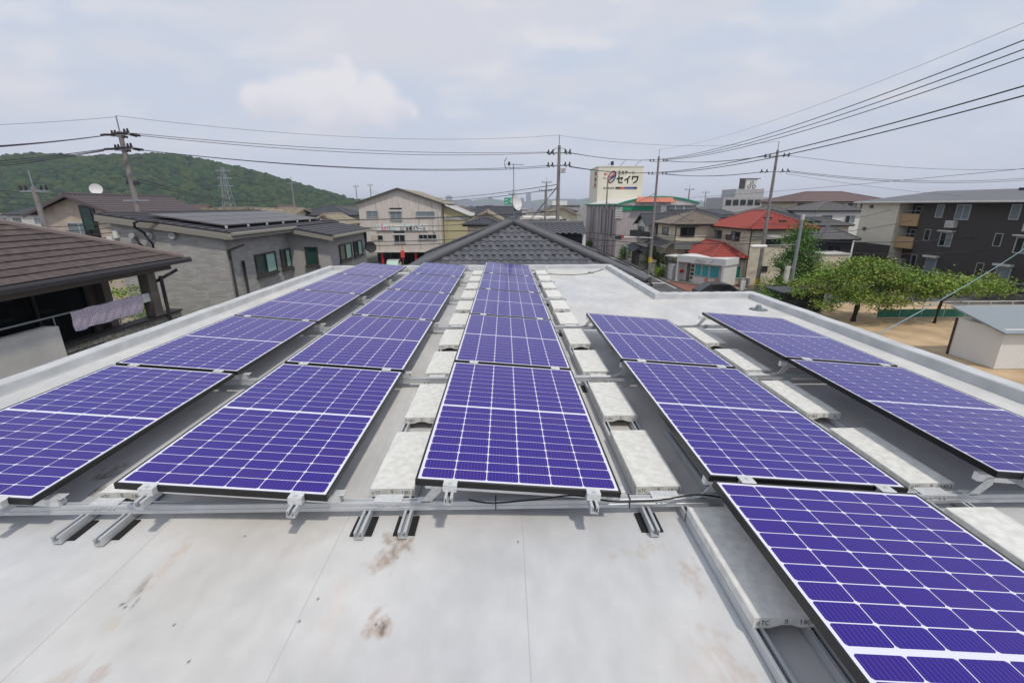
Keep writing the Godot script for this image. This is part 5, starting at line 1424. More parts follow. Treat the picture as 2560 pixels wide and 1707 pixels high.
func sign_tower() -> void:
	var base := Vector3(23, GROUND, -99)
	var t := thing("sign_tower", "tall cream sign tower with black katakana letters and red and blue emblem", "sign tower", base)
	put("tower", bx(Vector3(18.7, GROUND, -104) - base, Vector3(27.7, 8.8, -95) - base), M.sign_cream, t)
	put("cap", bx(Vector3(18.6, 8.8, -104.1) - base, Vector3(27.8, 8.95, -94.9) - base), M.sign_cream, t)
	var k := Builder.new()
	var z := -94.95
	# se i wa
	strokes(k, [P([0.0, 0.62, 0.95, 0.76, 0.78, 0.45]), P([0.3, 1.0, 0.3, 0.12, 0.38, 0.04, 0.95, 0.04])], Vector3(22.55, 5.8, z) - base, 1.1, 1.25, 0.24)
	strokes(k, [P([0.95, 1.0, 0.6, 0.68, 0.0, 0.42]), P([0.58, 0.68, 0.58, 0.0])], Vector3(24.1, 5.8, z) - base, 1.0, 1.2, 0.24)
	strokes(k, [P([0.05, 0.55, 0.05, 0.95, 0.98, 0.95, 0.92, 0.5, 0.7, 0.18, 0.3, 0.0])], Vector3(25.55, 5.8, z) - base, 1.15, 1.2, 0.24)
	# e su te - to
	strokes(k, [P([0.1, 0.95, 0.9, 0.95]), P([0.5, 0.95, 0.5, 0.05]), P([0, 0.05, 1, 0.05])], Vector3(22.65, 7.42, z) - base, 0.5, 0.55, 0.1)
	strokes(k, [P([0.1, 0.95, 0.85, 0.95, 0.05, 0.0]), P([0.55, 0.45, 1, 0.0])], Vector3(23.35, 7.42, z) - base, 0.5, 0.55, 0.1)
	strokes(k, [P([0.15, 1.0, 0.85, 1.0]), P([0, 0.65, 1, 0.65]), P([0.55, 0.65, 0.5, 0.3, 0.2, 0.0])], Vector3(24.05, 7.42, z) - base, 0.5, 0.55, 0.1)
	strokes(k, [P([0, 0.5, 1, 0.5])], Vector3(24.75, 7.42, z) - base, 0.5, 0.55, 0.1)
	strokes(k, [P([0.35, 1.0, 0.35, 0.0]), P([0.35, 0.6, 0.9, 0.4])], Vector3(25.45, 7.42, z) - base, 0.5, 0.55, 0.1)
	put("lettering", k.mesh(), M.letter_black, t)
	# emblem: leaning ring of red and blue bands
	var r := Builder.new(); var b := Builder.new()
	var ring := []
	for i in 25:
		var a := TAU * i / 24.0
		ring.append(Vector2(0.5 + 0.34 * cos(a) + 0.16 * sin(a), 0.5 + 0.5 * sin(a)))
	strokes(r, [ring.slice(8, 21), [Vector2(0.28, 0.45), Vector2(0.62, 0.72), Vector2(0.8, 0.9)], [Vector2(0.2, 0.2), Vector2(0.45, 0.4), Vector2(0.6, 0.42)]], Vector3(20.5, 5.85, z) - base, 1.95, 2.1, 0.2)
	strokes(b, [ring.slice(0, 9), ring.slice(20, 25), [Vector2(0.4, 0.42), Vector2(0.85, 0.68)], [Vector2(0.3, 0.25), Vector2(0.7, 0.5)]], Vector3(20.5, 5.85, z + 0.03) - base, 1.95, 2.1, 0.2)
	put("emblem", r.mesh(), M.letter_red, t)
	put("emblem", b.mesh(), M.letter_blue, t)
	put("red_note", bx(Vector3(19.85, 7.3, z) - base, Vector3(20.35, 7.6, z + 0.03) - base), M.letter_red, t)
	# striped bar under the name
	for s in [[22.3, 23.3, "letter_black"], [23.3, 24.1, "letter_red"], [24.1, 25.9, "letter_blue"], [25.9, 26.65, "letter_black"]]:
		put("stripe", bx(Vector3(s[0], 4.65, z) - base, Vector3(s[1], 5.0, z + 0.04) - base), M[s[2]], t)
	var sm := Builder.new()
	for i in 5: strokes(sm, [P([0, 0, 0.4, 1, 0.8, 0]), P([0.1, 0.4, 0.8, 0.4])], Vector3(19.9 + i * 0.45, 4.68, z) - base, 0.36, 0.3, 0.07)
	put("lettering", sm.mesh(), M.letter_black, t)
	# side face lettering and lamps on arms above
	var sd := Builder.new()
	for i in 3: strokes(sd, [P([0, 0, 0.4, 1, 0.8, 0]), P([0.1, 0.4, 0.8, 0.4]), P([0, 0.8, 0.9, 0.8])], Vector3(18.66, 5.0 + i * 1.1, -98.5) - base, 2.2, 0.8, 0.2, Vector3(0, 0, 1))
	put("lettering", sd.mesh(), M.letter_red, t)
	for x in [20.5, 23.0, 26.0]:
		put("lamp_arm", rod([Vector3(x, 8.9, -95.2) - base, Vector3(x + 0.5, 9.7, -94.2) - base, Vector3(x + 0.8, 9.75, -93.8) - base], 0.05, 5), M.galvanised, t)
	put("lamp_ball", rod([Vector3(21.4, 9.1, -95) - base, Vector3(21.4, 9.8, -95) - base], 0.28, 8), M.tar_line, t)
	# lower block of the same shop chain behind
	var o := thing("pale_shop_block", "low white flat-roofed block behind the centre power pole", "building", Vector3(9.5, GROUND, -120))
	wall_box(o, Vector3(11.0, GROUND, -126), Vector3(20.5, 1.5, -112), M.grey_wall)
	wall_box(o, Vector3(11.6, 1.5, -124), Vector3(15.2, 2.6, -114), M.white_paint, "roof_block")
	put("green_band", bx(Vector3(10.9, 1.2, -112.1) - o.position, Vector3(18.0, 1.55, -111.9) - o.position), M.grey_tile, o)

func apartment() -> void:
	var base := Vector3(52, GROUND, -45)
	var t := thing("apartment_block", "three-storey apartment block with cream end and dark brown front on the right", "apartment block", base)
	var xw := 46.0
	wall_box(t, Vector3(xw + 0.5, GROUND, -51.4), Vector3(56, 1.75, -22), M.apartment_dark)
	wall_box(t, Vector3(xw, GROUND, -59.6), Vector3(56, 1.75, -53.9), M.apartment_cream)
	wall_box(t, Vector3(xw + 1.6, GROUND, -53.9), Vector3(56, 1.75, -51.4), M.apartment_dark, "recess_wall")
	wall_box(t, Vector3(xw - 0.03, GROUND, -59.62), Vector3(xw, -3.15, -53.9), M.apartment_dark, "plinth")
	for y in [[-0.85, 0.5], [-3.35, -2.05]]:
		put("balcony_front", bx(Vector3(xw + 0.35, y[0], -53.85) - base, Vector3(xw + 0.5, y[1], -51.42) - base), M.ochre, t)
		put("balcony_slab", bx(Vector3(xw + 0.5, y[0], -53.85) - base, Vector3(xw + 1.6, y[0] + 0.15, -51.42) - base), M.tar_line, t)
		put("balcony_rail", bx(Vector3(xw + 0.4, y[1] + 0.3, -53.8) - base, Vector3(xw + 0.45, y[1] + 0.36, -51.5) - base), M.galvanised, t)
		window(t, "W", -53.4, -51.9, y[0] + 0.3, y[1] + 0.8, xw + 1.6, M.window_silver, M.glass_dark, M.glass_dark)
	var pl := xw + 0.5
	for k in 3:   # repeating bays along the front, towards the right
		var dz := k * 7.4
		window(t, "W", -49.6 + dz, -48.75 + dz, 0.15, 1.5, pl, M.window_silver, M.glass_grey)
		window(t, "W", -47.4 + dz, -45.9 + dz, 0.0, 1.5, pl, M.window_silver, M.glass_grey, M.glass_grey)
		window(t, "W", -50.3 + dz, -49.6 + dz, -2.3, -1.1, pl, M.window_silver, M.glass_dark)
		window(t, "W", -48.4 + dz, -47.0 + dz, -2.75, -1.3, pl, M.window_silver, M.glass_dark, M.glass_grey)
		window(t, "W", -51.2 + dz, -50.5 + dz, -5.3, -3.95, pl, M.window_silver, M.glass_dark)
		window(t, "W", -49.3 + dz, -48.0 + dz, -5.6, -4.1, pl, M.window_silver, M.glass_grey)
		put("window_hood", bx(Vector3(pl - 0.4, -1.22, -48.55 + dz) - base, Vector3(pl, -1.1, -46.85 + dz) - base), M.pale_wall, t)
		put("window_hood", bx(Vector3(pl - 0.4, -4.0, -49.5 + dz) - base, Vector3(pl, -3.8, -47.9 + dz) - base), M.pale_wall, t)
		var ac := put("air_conditioner", bx(Vector3(pl - 0.4, -0.8, -47.9 + dz) - base, Vector3(pl, -0.1, -46.9 + dz) - base), M.pale_wall, t)
		for s in 4: put("slat", bx(Vector3(pl - 0.43, -0.7 + s * 0.16, -47.85 + dz) - base, Vector3(pl - 0.4, -0.64 + s * 0.16, -46.95 + dz) - base), M.grey_wall, ac)
	for p in [[-58.2, 1.1], [-58.6, -1.6]]:
		put("vent", bx(Vector3(xw - 0.15, p[1], p[0]) - base, Vector3(xw, p[1] + 0.35, p[0] + 0.4) - base), M.window_frame, t)
	# low hip roof with white gutter line
	var A := Vector3(xw - 0.6, 1.85, -60.3); var B := Vector3(xw - 0.6, 1.85, -21.4); var r0 := Vector3(51, 3.0, -55.0); var r1 := Vector3(51, 3.0, -21.4)
	slope_roof(t, A, B, r0, r1, 0.1, M.apartment_roof)
	slope_roof(t, Vector3(56.6, 1.85, -60.3), A, r0, r0, 0.1, M.apartment_roof)
	slope_roof(t, Vector3(56.6, 1.85, -21.4), Vector3(56.6, 1.85, -60.3), r1, r0, 0.1, M.apartment_roof)
	put("gutter", bar(A + Vector3(-0.05, -0.08, 0) - base, B + Vector3(-0.05, -0.08, 0) - base, 0.16, 0.16), M.pale_wall, t)
	put("soffit", bx(Vector3(xw - 0.5, 1.68, -60.2) - base, Vector3(xw + 0.6, 1.74, -21.5) - base), M.warm_wall, t)
	var am := thing("rooftop_aerial", "thin aerial mast on the ridge of the dark apartment block", "aerial", Vector3(50.5, 2.9, -45.0))
	put("mast", rod([Vector3.ZERO, Vector3(0, 3.6, 0)], 0.035), M.galvanised, am)
	put("boom", rod([Vector3(0, 3.0, -0.5), Vector3(0, 3.1, 0.6)], 0.02), M.galvanised, am)
	put("foot", bx(Vector3(-0.4, -0.1, -0.4), Vector3(0.4, 0.15, 0.4)), M.tar_line, am)
	# service yard in front: tanks, boxes and a railing
	for k in 4:
		var bxs: Array = [[-56.6, "brown"], [-55.4, "brown"], [-51.6, "grey"], [-50.4, "grey"]][k]
		var q := Builder.new()
		q.cbox(Vector3(44.6, GROUND + 0.95, bxs[0]), Vector3(0.6, 1.9, 0.8), 0.04)
		solo("meter_cabinet", q.mesh(), M.window_frame if bxs[1] == "brown" else M.dark_timber, ["brown utility cabinet before the cream end of the apartments, left of its pair", "brown utility cabinet before the cream end of the apartments, right of its pair", "brown utility cabinet before the dark apartment front, left of its pair", "brown utility cabinet before the dark apartment front, right of its pair"][k], "cabinet", "utility cabinets before the apartments")
	var tk := thing("water_tank", "beige water tank behind the railing left of the apartment block", "water tank", Vector3(37.6, GROUND, -52.2))
	put("tank", bx(Vector3(-1.6, 0.3, -1.2), Vector3(1.6, 2.3, 1.2)), M.cream_wall, tk)
	put("lid", bx(Vector3(-1.7, 2.3, -1.3), Vector3(1.7, 2.45, 1.3)), M.pale_wall, tk)
	put("base", bx(Vector3(-1.7, 0, -1.3), Vector3(1.7, 0.3, 1.3)), M.block_wall, tk)
	var rl := thing("yard_railing", "grey metal railing along the yard before the apartment block", "railing", Vector3(42.5, GROUND, -50))
	for k in 2: put("rail", rod([Vector3(-2.0, 0.6 + k * 0.6, -13), Vector3(1.5, 0.6 + k * 0.6, 14)], 0.04), M.galvanised, rl)
	for k in 14: put("post", rod([Vector3(-2.0 + k * 0.27, 0, -13 + k * 2.07), Vector3(-2.0 + k * 0.27, 1.2, -13 + k * 2.07)], 0.035), M.galvanised, rl)
	var kb := Builder.new()
	kb.box(Vector3(42.2, GROUND + 0.12, -50), Vector3(0.4, 0.5, 28), Basis(Vector3.UP, atan2(3.5, 27.0)))
	solo("yard_wall", kb.mesh(), M.block_wall, "low concrete wall under the yard railing of the apartment block", "wall")
	# small tiled outhouse before the cream end
	var oh := thing("tiled_outhouse", "low house with grey pyramid tiled roof in front of the apartment block", "house", Vector3(40.2, GROUND, -57))
	wall_box(oh, Vector3(38.2, GROUND, -59.0), Vector3(42.2, -2.5, -55.0), M.navy_wall)
	hip_roof(oh, 37.6, 42.8, -59.6, -54.4, -2.45, -1.0, M.grey_tile, M.slate_tile, 0.32, 0.34, 0.035)
	window(oh, "S", 39.2, 41.0, -4.4, -3.2, -55.0, M.window_frame, M.glass_dark, M.glass_dark)

# ---------------------------------------------------------------- the rest of the town
func simple_house(label: String, x: float, z: float, w: float, d: float, ye: float, yr: float, wall: String, roof: String, style: int, group := "houses of the town") -> Node3D:
	var t := thing("town_house", label, "house", Vector3(x, GROUND, z), group)
	var x0 := x - w * 0.5; var x1 := x + w * 0.5; var zb := z - d * 0.5; var zf := z + d * 0.5
	var far := z < -110
	if style == 0:
		wall_box(t, Vector3(x0, GROUND - 0.15, zb), Vector3(x1, ye, zf), M[wall])
		hip_roof(t, x0 - 0.5, x1 + 0.5, zb - 0.5, zf + 0.5, ye + 0.06, yr, M[roof], M[roof], 0.9 if far else 0.32, 0.9 if far else 0.34, 0.03 if not far else 0.04)
	elif style == 1:
		gable_house(t, x0, x1, zb, zf, ye, yr, 0.5, M[wall], M[roof], M[roof], true, 0.9 if far else 0.32, 0.9 if far else 0.34)
	elif style == 2:
		gable_house(t, x0, x1, zb, zf, ye, yr, 0.5, M[wall], M[roof], M[roof], false, 0.9 if far else 0.32, 0.9 if far else 0.34)
	else:
		wall_box(t, Vector3(x0, GROUND - 0.15, zb), Vector3(x1, ye, zf), M[wall])
		put("roof", bx(Vector3(x0 - 0.25, ye, zb - 0.25) - t.position, Vector3(x1 + 0.25, ye + 0.25, zf + 0.25) - t.position), M[roof], t)
	var nwin := clampi(int(w / 3.0), 1, 5)
	for k in nwin:
		var u := x0 + (k + 0.5) * w / nwin
		window(t, "S", u - 0.75, u + 0.75, ye - 1.75, ye - 0.65, zf, M.window_silver if (k + int(x)) % 2 else M.window_frame, M.glass_grey if (k + int(z)) % 3 else M.glass_dark, M.glass_grey)
	var side := "W" if x > 0 else "E"
	window(t, side, z - 0.8, z + 0.8, ye - 1.75, ye - 0.7, x0 if x > 0 else x1, M.window_frame, M.glass_dark, M.glass_grey)
	return t

func make_town() -> void:
	# near ones with looks of their own
	var L := [
		["beige gabled house with a tall dark window strip at the left edge", -27.3, -34.3, 4.8, 8.2, 1.3, 2.3, "beige_wall", "dusk_roof", 2],
		["cream flat-fronted house behind the roof of the grey house", -38.8, -68.0, 6.2, 6.0, 1.15, 1.4, "cream_wall", "slate_roof", 3],
		["pale yellow house with thin grey-brown roof left of the beige hall", -32.4, -67.0, 7.0, 6.0, 0.55, 1.2, "cream_wall", "slate_roof", 1],
		["dark tiled house just left of the beige hall", -26.6, -72.0, 7.5, 7.0, 0.2, 1.65, "pale_wall", "slate_tile", 0],
		["small cream gable house tucked against the beige hall", -19.2, -52.5, 3.6, 5.0, -0.15, 0.7, "cream_wall", "slate_roof", 2],
		["long low brown building between the grey house and the beige hall", -20.5, -45.0, 6.4, 5.0, -0.75, -0.1, "warm_wall", "slate_roof", 1],
		["house with brown gable and cream walls between the hall and the aerial mast", -1.9, -52.0, 2.7, 6.0, 0.3, 1.0, "cream_wall", "slate_roof", 2],
		["dark tiled house behind the brown gable near the aerial mast", -0.8, -62.0, 5.0, 6.0, 0.3, 1.35, "pale_wall", "slate_tile", 1],
		["low dark tiled roof below the brown gable near the aerial mast", -1.9, -44.5, 3.0, 4.0, -0.15, 0.5, "cream_wall", "slate_tile", 0],
		["long pale warehouse right of the satellite dish", 3.0, -66.0, 8.5, 10.0, -0.2, 0.1, "pale_wall", "pale_wall", 3],
		["small cream house with brown roof right of the centre pole", 8.4, -72.0, 4.6, 6.0, 0.3, 1.3, "cream_wall", "brown_tile", 2],
		["grey house behind the small cream one near the centre pole", 10.4, -92.0, 6.0, 7.0, 0.4, 1.4, "grey_wall", "grey_tile", 0],
		["dark roofed house behind the weathered grey-tiled house", 27.5, -72.0, 10.0, 8.0, -0.3, 1.25, "pale_wall", "slate_tile", 0],
		["dark grey hip-roofed house right behind the big red roof", 36.5, -64.0, 8.0, 8.0, -0.6, 0.95, "pale_wall", "slate_tile", 0],
		["pale house with light grey roof right of the red house", 44.5, -78.0, 8.0, 8.0, -0.2, 1.4, "pale_wall", "grey_tile", 0],
		["white house with blue-edged roof beside the apartment block", 50.0, -73.0, 7.0, 8.0, 0.6, 2.0, "white_paint", "grey_tile", 0],
		["pale house with lower grey roof before the white one", 46.0, -69.0, 8.0, 5.0, -1.4, -0.3, "cream_wall", "grey_tile", 0],
		["orange-roofed house small beyond the grey house", -62.5, -82.0, 6.0, 6.0, 0.8, 1.9, "white_paint", "orange_roof", 2],
		["maroon-roofed house beyond the grey house ridge", -46.5, -70.0, 5.0, 6.0, 0.6, 1.7, "pale_wall", "maroon_roof", 1]]
	for h in L:
		simple_house(h[0], h[1], h[2], h[3], h[4], h[5], h[6], h[7], h[8], h[9])
	# the glazed strip in the beige gable
	var bg := get_node("town_house")
	put("window_strip", bx(Vector3(-27.0, -3.0, -30.2) - bg.position, Vector3(-26.1, 1.7, -30.12) - bg.position), M.glass_dark, bg)
	put("pane", bx(Vector3(-26.85, 0.2, -30.12) - bg.position, Vector3(-26.3, 1.5, -30.09) - bg.position), M.glass_green, bg)
	var sd := thing("satellite_dish", "white satellite dish on the ridge of the beige gabled house at the left", "satellite dish", Vector3(-28.0, 2.2, -33.0))
	var dq := Builder.new()
	dq.dish(Vector3(0.0, 0.55, 0.05), Vector3(0.55, 0.2, 0.8), 0.36, 0.07)
	put("reflector", dq.mesh(), M.white_paint, sd)
	put("post", rod([Vector3(0.3, -0.1, 0), Vector3(0.1, 0.4, -0.02)], 0.025), M.galvanised, sd)
	# long maroon apartment in the distance on the right
	var ap := thing("maroon_apartments", "long pale apartment building with dull maroon roof far right of the tall pole", "apartment block", Vector3(62, GROUND, -92))
	wall_box(ap, Vector3(54, GROUND, -98), Vector3(72, 2.0, -87), M.warm_wall)
	hip_roof(ap, 53.2, 72.8, -98.8, -86.2, 2.05, 3.9, M.maroon_roof, M.maroon_roof, 0.9, 0.9, 0.03)
	for k in 7: window(ap, "S", 54.8 + k * 2.4, 56.4 + k * 2.4, 0.7, 1.7, -87, M.window_frame, M.glass_dark, M.glass_grey)
	put("gallery", bx(Vector3(54, -0.3, -87) - ap.position, Vector3(72, 0.5, -86.2) - ap.position), M.beige_wall, ap)
	# office with rooftop sign frame
	var of := thing("office_building", "grey-blue office building with a rooftop sign frame on the right", "building", Vector3(72, GROUND, -146))
	wall_box(of, Vector3(65.5, GROUND, -152), Vector3(80, 3.6, -140), M.grey_wall)
	for k in 6: window(of, "S", 66.3 + k * 2.2, 68.0 + k * 2.2, 1.3, 2.9, -140, M.window_frame, M.glass_dark)
	put("roof_block", bx(Vector3(69.4, 3.6, -150) - of.position, Vector3(78, 6.0, -141) - of.position), M.grey_wall, of)
	put("dark_panel", bx(Vector3(70.4, 6.0, -141.5) - of.position, Vector3(72.0, 8.8, -141) - of.position), M.window_frame, of)
	put("sign_board", bx(Vector3(72.3, 6.0, -141.4) - of.position, Vector3(75.6, 8.8, -141.1) - of.position), M.white_paint, of)
	put("sign_top", bx(Vector3(70.3, 8.8, -141.6) - of.position, Vector3(76.4, 9.0, -140.9) - of.position), M.grey_tile, of)
	var em := Builder.new()
	for c in [[73.3, 6.6], [74.7, 6.6], [74.0, 7.7]]:
		var ring := []
		for i in 13: ring.append(Vector2(0.5 + 0.5 * cos(TAU * i / 12.0), 0.5 + 0.5 * sin(TAU * i / 12.0)))
		strokes(em, [ring], Vector3(c[0] - 0.45, c[1] - 0.4, -141.05) - of.position, 0.9, 0.9, 0.14)
	put("emblem", em.mesh(), M.letter_black, of)
	# green shop sign small in the distance
	var gs := thing("green_shop_sign", "small green sign with white letters far behind the satellite dish", "sign", Vector3(1.9, GROUND, -210))
	put("board", bx(Vector3(-2.0, 8.0, -0.2), Vector3(2.0, 11.0, 0.2)), M.sign_teal, gs)
	var gk := Builder.new()
	strokes(gk, [P([0.1, 0.85, 0.8, 0.85]), P([0, 0.1, 0.95, 0.1])], Vector3(-1.6, 8.6, 0.25), 1.2, 1.7, 0.36)
	strokes(gk, [P([0, 0.5, 1, 0.5]), P([0.8, 1.0, 0.3, 0.5, 0.9, 0.0])], Vector3(0.2, 8.6, 0.25), 1.4, 1.7, 0.36)
	put("lettering", gk.mesh(), M.white_paint, gs)
	put("post", rod([Vector3(0, 0, 0), Vector3(0, 8, 0)], 0.25), M.grey_wall, gs)
	# rows of roofs filling the middle distance
	var r := RandomNumberGenerator.new()
	r.seed = 41
	var kinds := [["pale house with dark tiled roof in the middle distance", "pale_wall", "slate_tile", 0], ["cream house with grey roof in the middle distance", "cream_wall", "grey_tile", 1], ["beige house with brown roof in the middle distance", "warm_wall", "slate_roof", 2], ["white flat-roofed block in the middle distance", "pale_wall", "grey_wall", 3], ["grey house with maroon roof in the middle distance", "grey_wall", "maroon_roof", 0]]
	for row in 8:
		var z := -104.0 - row * 26.0 - row * row * 2.0
		var span := -z * 1.15
		var x := -span
		while x < span:
			var w := r.randf_range(7, 13)
			if not (x + w > 8.5 and x < 18.5 and true) and not (row == 0 and x + w > 15 and x < 32) and r.randf() < 0.8 - row * 0.02 and not (row == 0 and x + w > 50):
				var k: Array = kinds[r.randi() % 5]
				var ye := r.randf_range(-1.6, 0.5) - (0.3 if k[3] != 3 else -0.3)
				var ratio := (x + w * 0.5) / -z
				var where := "far left under the hill" if ratio < -0.75 else "below the hill" if ratio < -0.48 else "left of the beige hall" if ratio < -0.3 else "behind the beige hall" if ratio < -0.12 else "near the aerial mast" if ratio < 0.05 else "near the centre pole" if ratio < 0.2 else "behind the arched shop" if ratio < 0.36 else "beyond the red roofs" if ratio < 0.65 else "beyond the apartments"
				simple_house("%s %s, %s" % [k[0].replace(" in the middle distance", ""), where, ["in the first far row", "in the second far row", "in the third far row"][mini(row, 2)] if row < 3 else "deep in the hazy distance"], x + w * 0.5, z + r.randf_range(-5, 5), w * 0.86, r.randf_range(7, 9), ye, ye + r.randf_range(1.1, 1.9), k[1], k[2], k[3], "houses in the middle distance")
			x += w + r.randf_range(1.5, 7.0) * (1.0 + row * 0.9)
	# nearer backs of houses on the far left, under the hill
	for k in 7:
		simple_house("roofed house in the near row under the wooded hill, %s from the left" % ["first", "second", "third", "fourth", "fifth", "sixth", "seventh"][k], -62.0 + k * 7.4, -92.0 - (k % 3) * 5.0, 6.6, 7.5, -0.3 + 0.25 * (k % 2), 1.1 + 0.3 * (k % 3), ["pale_wall", "cream_wall"][k % 2], ["slate_tile", "grey_tile", "maroon_roof"][k % 3], k % 3, "houses under the hill")

# ---------------------------------------------------------------- poles and wires
func wire(a: Vector3, b: Vector3, sag: float, r: float, label: String, group := "") -> void:
	var pts := []
	var n := 22
	for k in n + 1:
		var f := float(k) / n
		pts.append(a.lerp(b, f) - Vector3(0, sag * 4.0 * f * (1.0 - f), 0))
	var q := Builder.new()
	q.tube(pts, r, r, 5)
	solo("overhead_wire", q.mesh(), M.wire, label, "wire", group)

func pole(label: String, x: float, z: float, top: float, r0: float, r1: float, arms: Array, extra := true, called := "power_pole", foot := GROUND - 0.15) -> Node3D:
	var t := thing(called, label, "pole", Vector3(x, foot, z), "power poles")
	var h := top - foot
	var q := Builder.new()
	q.tube([Vector3.ZERO, Vector3(0, h * 0.5, 0), Vector3(0, h - 0.7, 0)], r0, r1, 12)
	put("shaft", q.mesh(), M.pole, t)
	put("top_spike", rod([Vector3(0, h - 0.75, 0), Vector3(0, h, 0)], 0.03), M.galvanised, t)
	for a in arms:   # [height, half length, direction angle]
		var y: float = a[0] - foot
		var d := Vector3(cos(a[2]), 0, sin(a[2]))
		var ar := put("cross_arm", bar(d * -a[1] + Vector3(0, y, 0), d * a[1] + Vector3(0, y, 0), 0.09, 0.09), M.galvanised, t)
		for f in [-0.92, -0.55, 0.55, 0.92]:
			var i := Builder.new()
			var p: Vector3 = d * a[1] * f + Vector3(0, y, 0)
			i.tube([p + Vector3(0, 0.04, 0), p + Vector3(0, 0.1, 0), p + Vector3(0, 0.16, 0), p + Vector3(0, 0.24, 0)], 0.07, 0.04, 8)
			put("insulator", i.mesh(), M.insulator, ar)
			if extra:
				for s in [-1.0, 1.0]:
					var e: Vector3 = Vector3(-d.z, 0, d.x) * s
					var g := Builder.new()
					g.tube([p + Vector3(0, 0.02, 0), p + e * 0.25, p + e * 0.5 - Vector3(0, 0.03, 0)], 0.035, 0.06, 6)
					put("strain_insulator", g.mesh(), M.insulator, ar)
	return t

func make_poles() -> void:
	var PL_ := Vector3(-18.95, 0, -24.5); var PC := Vector3(3.98, 0, -35); var P2 := Vector3(16.95, 0, -52.7); var P3 := Vector3(24.35, 0, -42.8)
	var pl := pole("concrete power pole rising behind the grey house on the left", PL_.x, PL_.z, 5.85, 0.2, 0.1, [[5.0, 0.75, 0.45], [4.35, 0.75, 0.45]])
	put("bracket", bar(Vector3(-0.25, 2.95 - GROUND, 0), Vector3(0.35, 2.9 - GROUND, 0), 0.12, 0.22), M.insulator, pl)
	put("ladder_arm", bar(Vector3(-0.55, 2.05 - GROUND, 0.1), Vector3(0.75, 2.05 - GROUND, 0.1), 0.05, 0.06), M.galvanised, pl)
	var pc := pole("concrete power pole with two cross arms in the centre behind the dark house", PC.x, PC.z, 6.4, 0.19, 0.1, [[5.2, 0.85, 0.25], [4.35, 0.85, 0.25]])
	put("transformer", bx(Vector3(0.08, 4.0 - GROUND, -0.2), Vector3(0.5, 4.3 - GROUND, 0.2)), M.pale_wall, pc)
	for k in 3: put("jumper", rod([Vector3(-0.8 + k * 0.1, 5.25 - GROUND, 0), Vector3(-0.3, 5.65 - GROUND, 0.1), Vector3(0.3, 5.65 - GROUND, 0.1), Vector3(0.8 - k * 0.1, 5.25 - GROUND, 0)], 0.015, 4), M.wire, pc)
	pole("concrete power pole standing on the street edge with yellow and black band", P2.x, P2.z, 7.35, 0.2, 0.1, [[6.15, 1.0, 0.0], [4.83, 1.05, 0.0]], false)
	var p3 := pole("brown-grey power pole beside the red house with yellow base band", P3.x, P3.z, 6.9, 0.2, 0.1, [[5.7, 1.0, 0.5], [4.4, 1.15, 0.3]])
	var tp := get_node("power_pole_002")
	put("warning_band", rod([Vector3(0, 1.5, 0), Vector3(0, 2.1, 0)], 0.215, 12), M.yellow_band, tp)
	put("warning_band", rod([Vector3(0, 0.45, 0), Vector3(0, 1.1, 0)], 0.215, 12), M.yellow_band, p3)
	# traffic signal arm on the street pole
	var sa := thing("traffic_signal", "white traffic signal arm reaching left from the street pole", "traffic signal", Vector3(P2.x, -2.0, P2.z))
	put("arm", bar(Vector3(0, 0, 0.2), Vector3(-3.6, 0.12, 0.2), 0.12, 0.14), M.white_paint, sa)
	for k in 2: put("signal_head", bx(Vector3(-4.3 + k * 0.38, -0.18, 0.1), Vector3(-4.0 + k * 0.38, 0.2, 0.4)), M.tar_line, sa)
	put("red_band", bx(Vector3(-3.7, -0.06, 0.11), Vector3(-3.3, 0.2, 0.3)), M.letter_red, sa)
	# street lamp on a slim steel pole
	var sl := thing("street_lamp", "slim grey steel pole with a long white fluorescent street lamp arm", "street lamp", Vector3(23.85, GROUND - 0.1, -36.9))
	var q := Builder.new()
	q.tube([Vector3.ZERO, Vector3(0, 7.05, 0)], 0.15, 0.11, 12)
	put("pole", q.mesh(), M.galvanised, sl)
	put("arm", rod([Vector3(0, 4.75, 0), Vector3(-2.6, 4.7, 0)], 0.03), M.galvanised, sl)
	var lh := Builder.new()
	lh.cbox(Vector3(-3.2, 4.62, 0), Vector3(1.35, 0.26, 0.32), 0.09)
	put("lamp_head", lh.mesh(), M.white_paint, sl)
	put("control_box", bx(Vector3(-0.65, 1.6, -0.12), Vector3(-0.35, 3.0, 0.12)), M.pale_wall, sl)
	put("box_arm", rod([Vector3(0, 2.9, 0), Vector3(-0.5, 2.95, 0)], 0.03), M.pale_wall, sl)
	put("box_arm", rod([Vector3(0, 1.7, 0), Vector3(-0.5, 1.75, 0)], 0.03), M.pale_wall, sl)
	put("pole_cap", rod([Vector3(0, 6.7, 0), Vector3(0, 7.1, 0)], 0.13, 12), M.pale_wall, sl)
	# more distant poles
	var far := [[7.3, -82.0, 6.2, "slim power pole left of the sign tower"], [16.55, -76.0, 6.5, "power pole standing before the left edge of the cream sign"], [5.2, -60.0, 4.2, "thin pole just left of the centre power pole"], [-72.0, -122.0, 9.6, "leaning-looking pole before the wooded hill"], [-32.0, -72.0, 5.8, "slim pole left of the beige hall"], [-40.5, -130.0, 7.5, "distant pole left of the hall, nearer the hall"], [-38.0, -135.0, 8.0, "distant pole directly left of the hall roof"], [33.0, -84.0, 5.0, "distant pole between the arched shop and the office"], [48.0, -112.0, 5.2, "distant pole before the grey-blue office"], [-21.5, -22.0, 3.2, "pole at the left edge before the beige gable"], [1.6, -95.0, 4.6, "distant pole right of the satellite dish"]]
	for p in far:
		pole(p[3], p[0], p[1], p[2], 0.17, 0.1, [[p[2] - 0.9, 0.8, 0.2]], false)
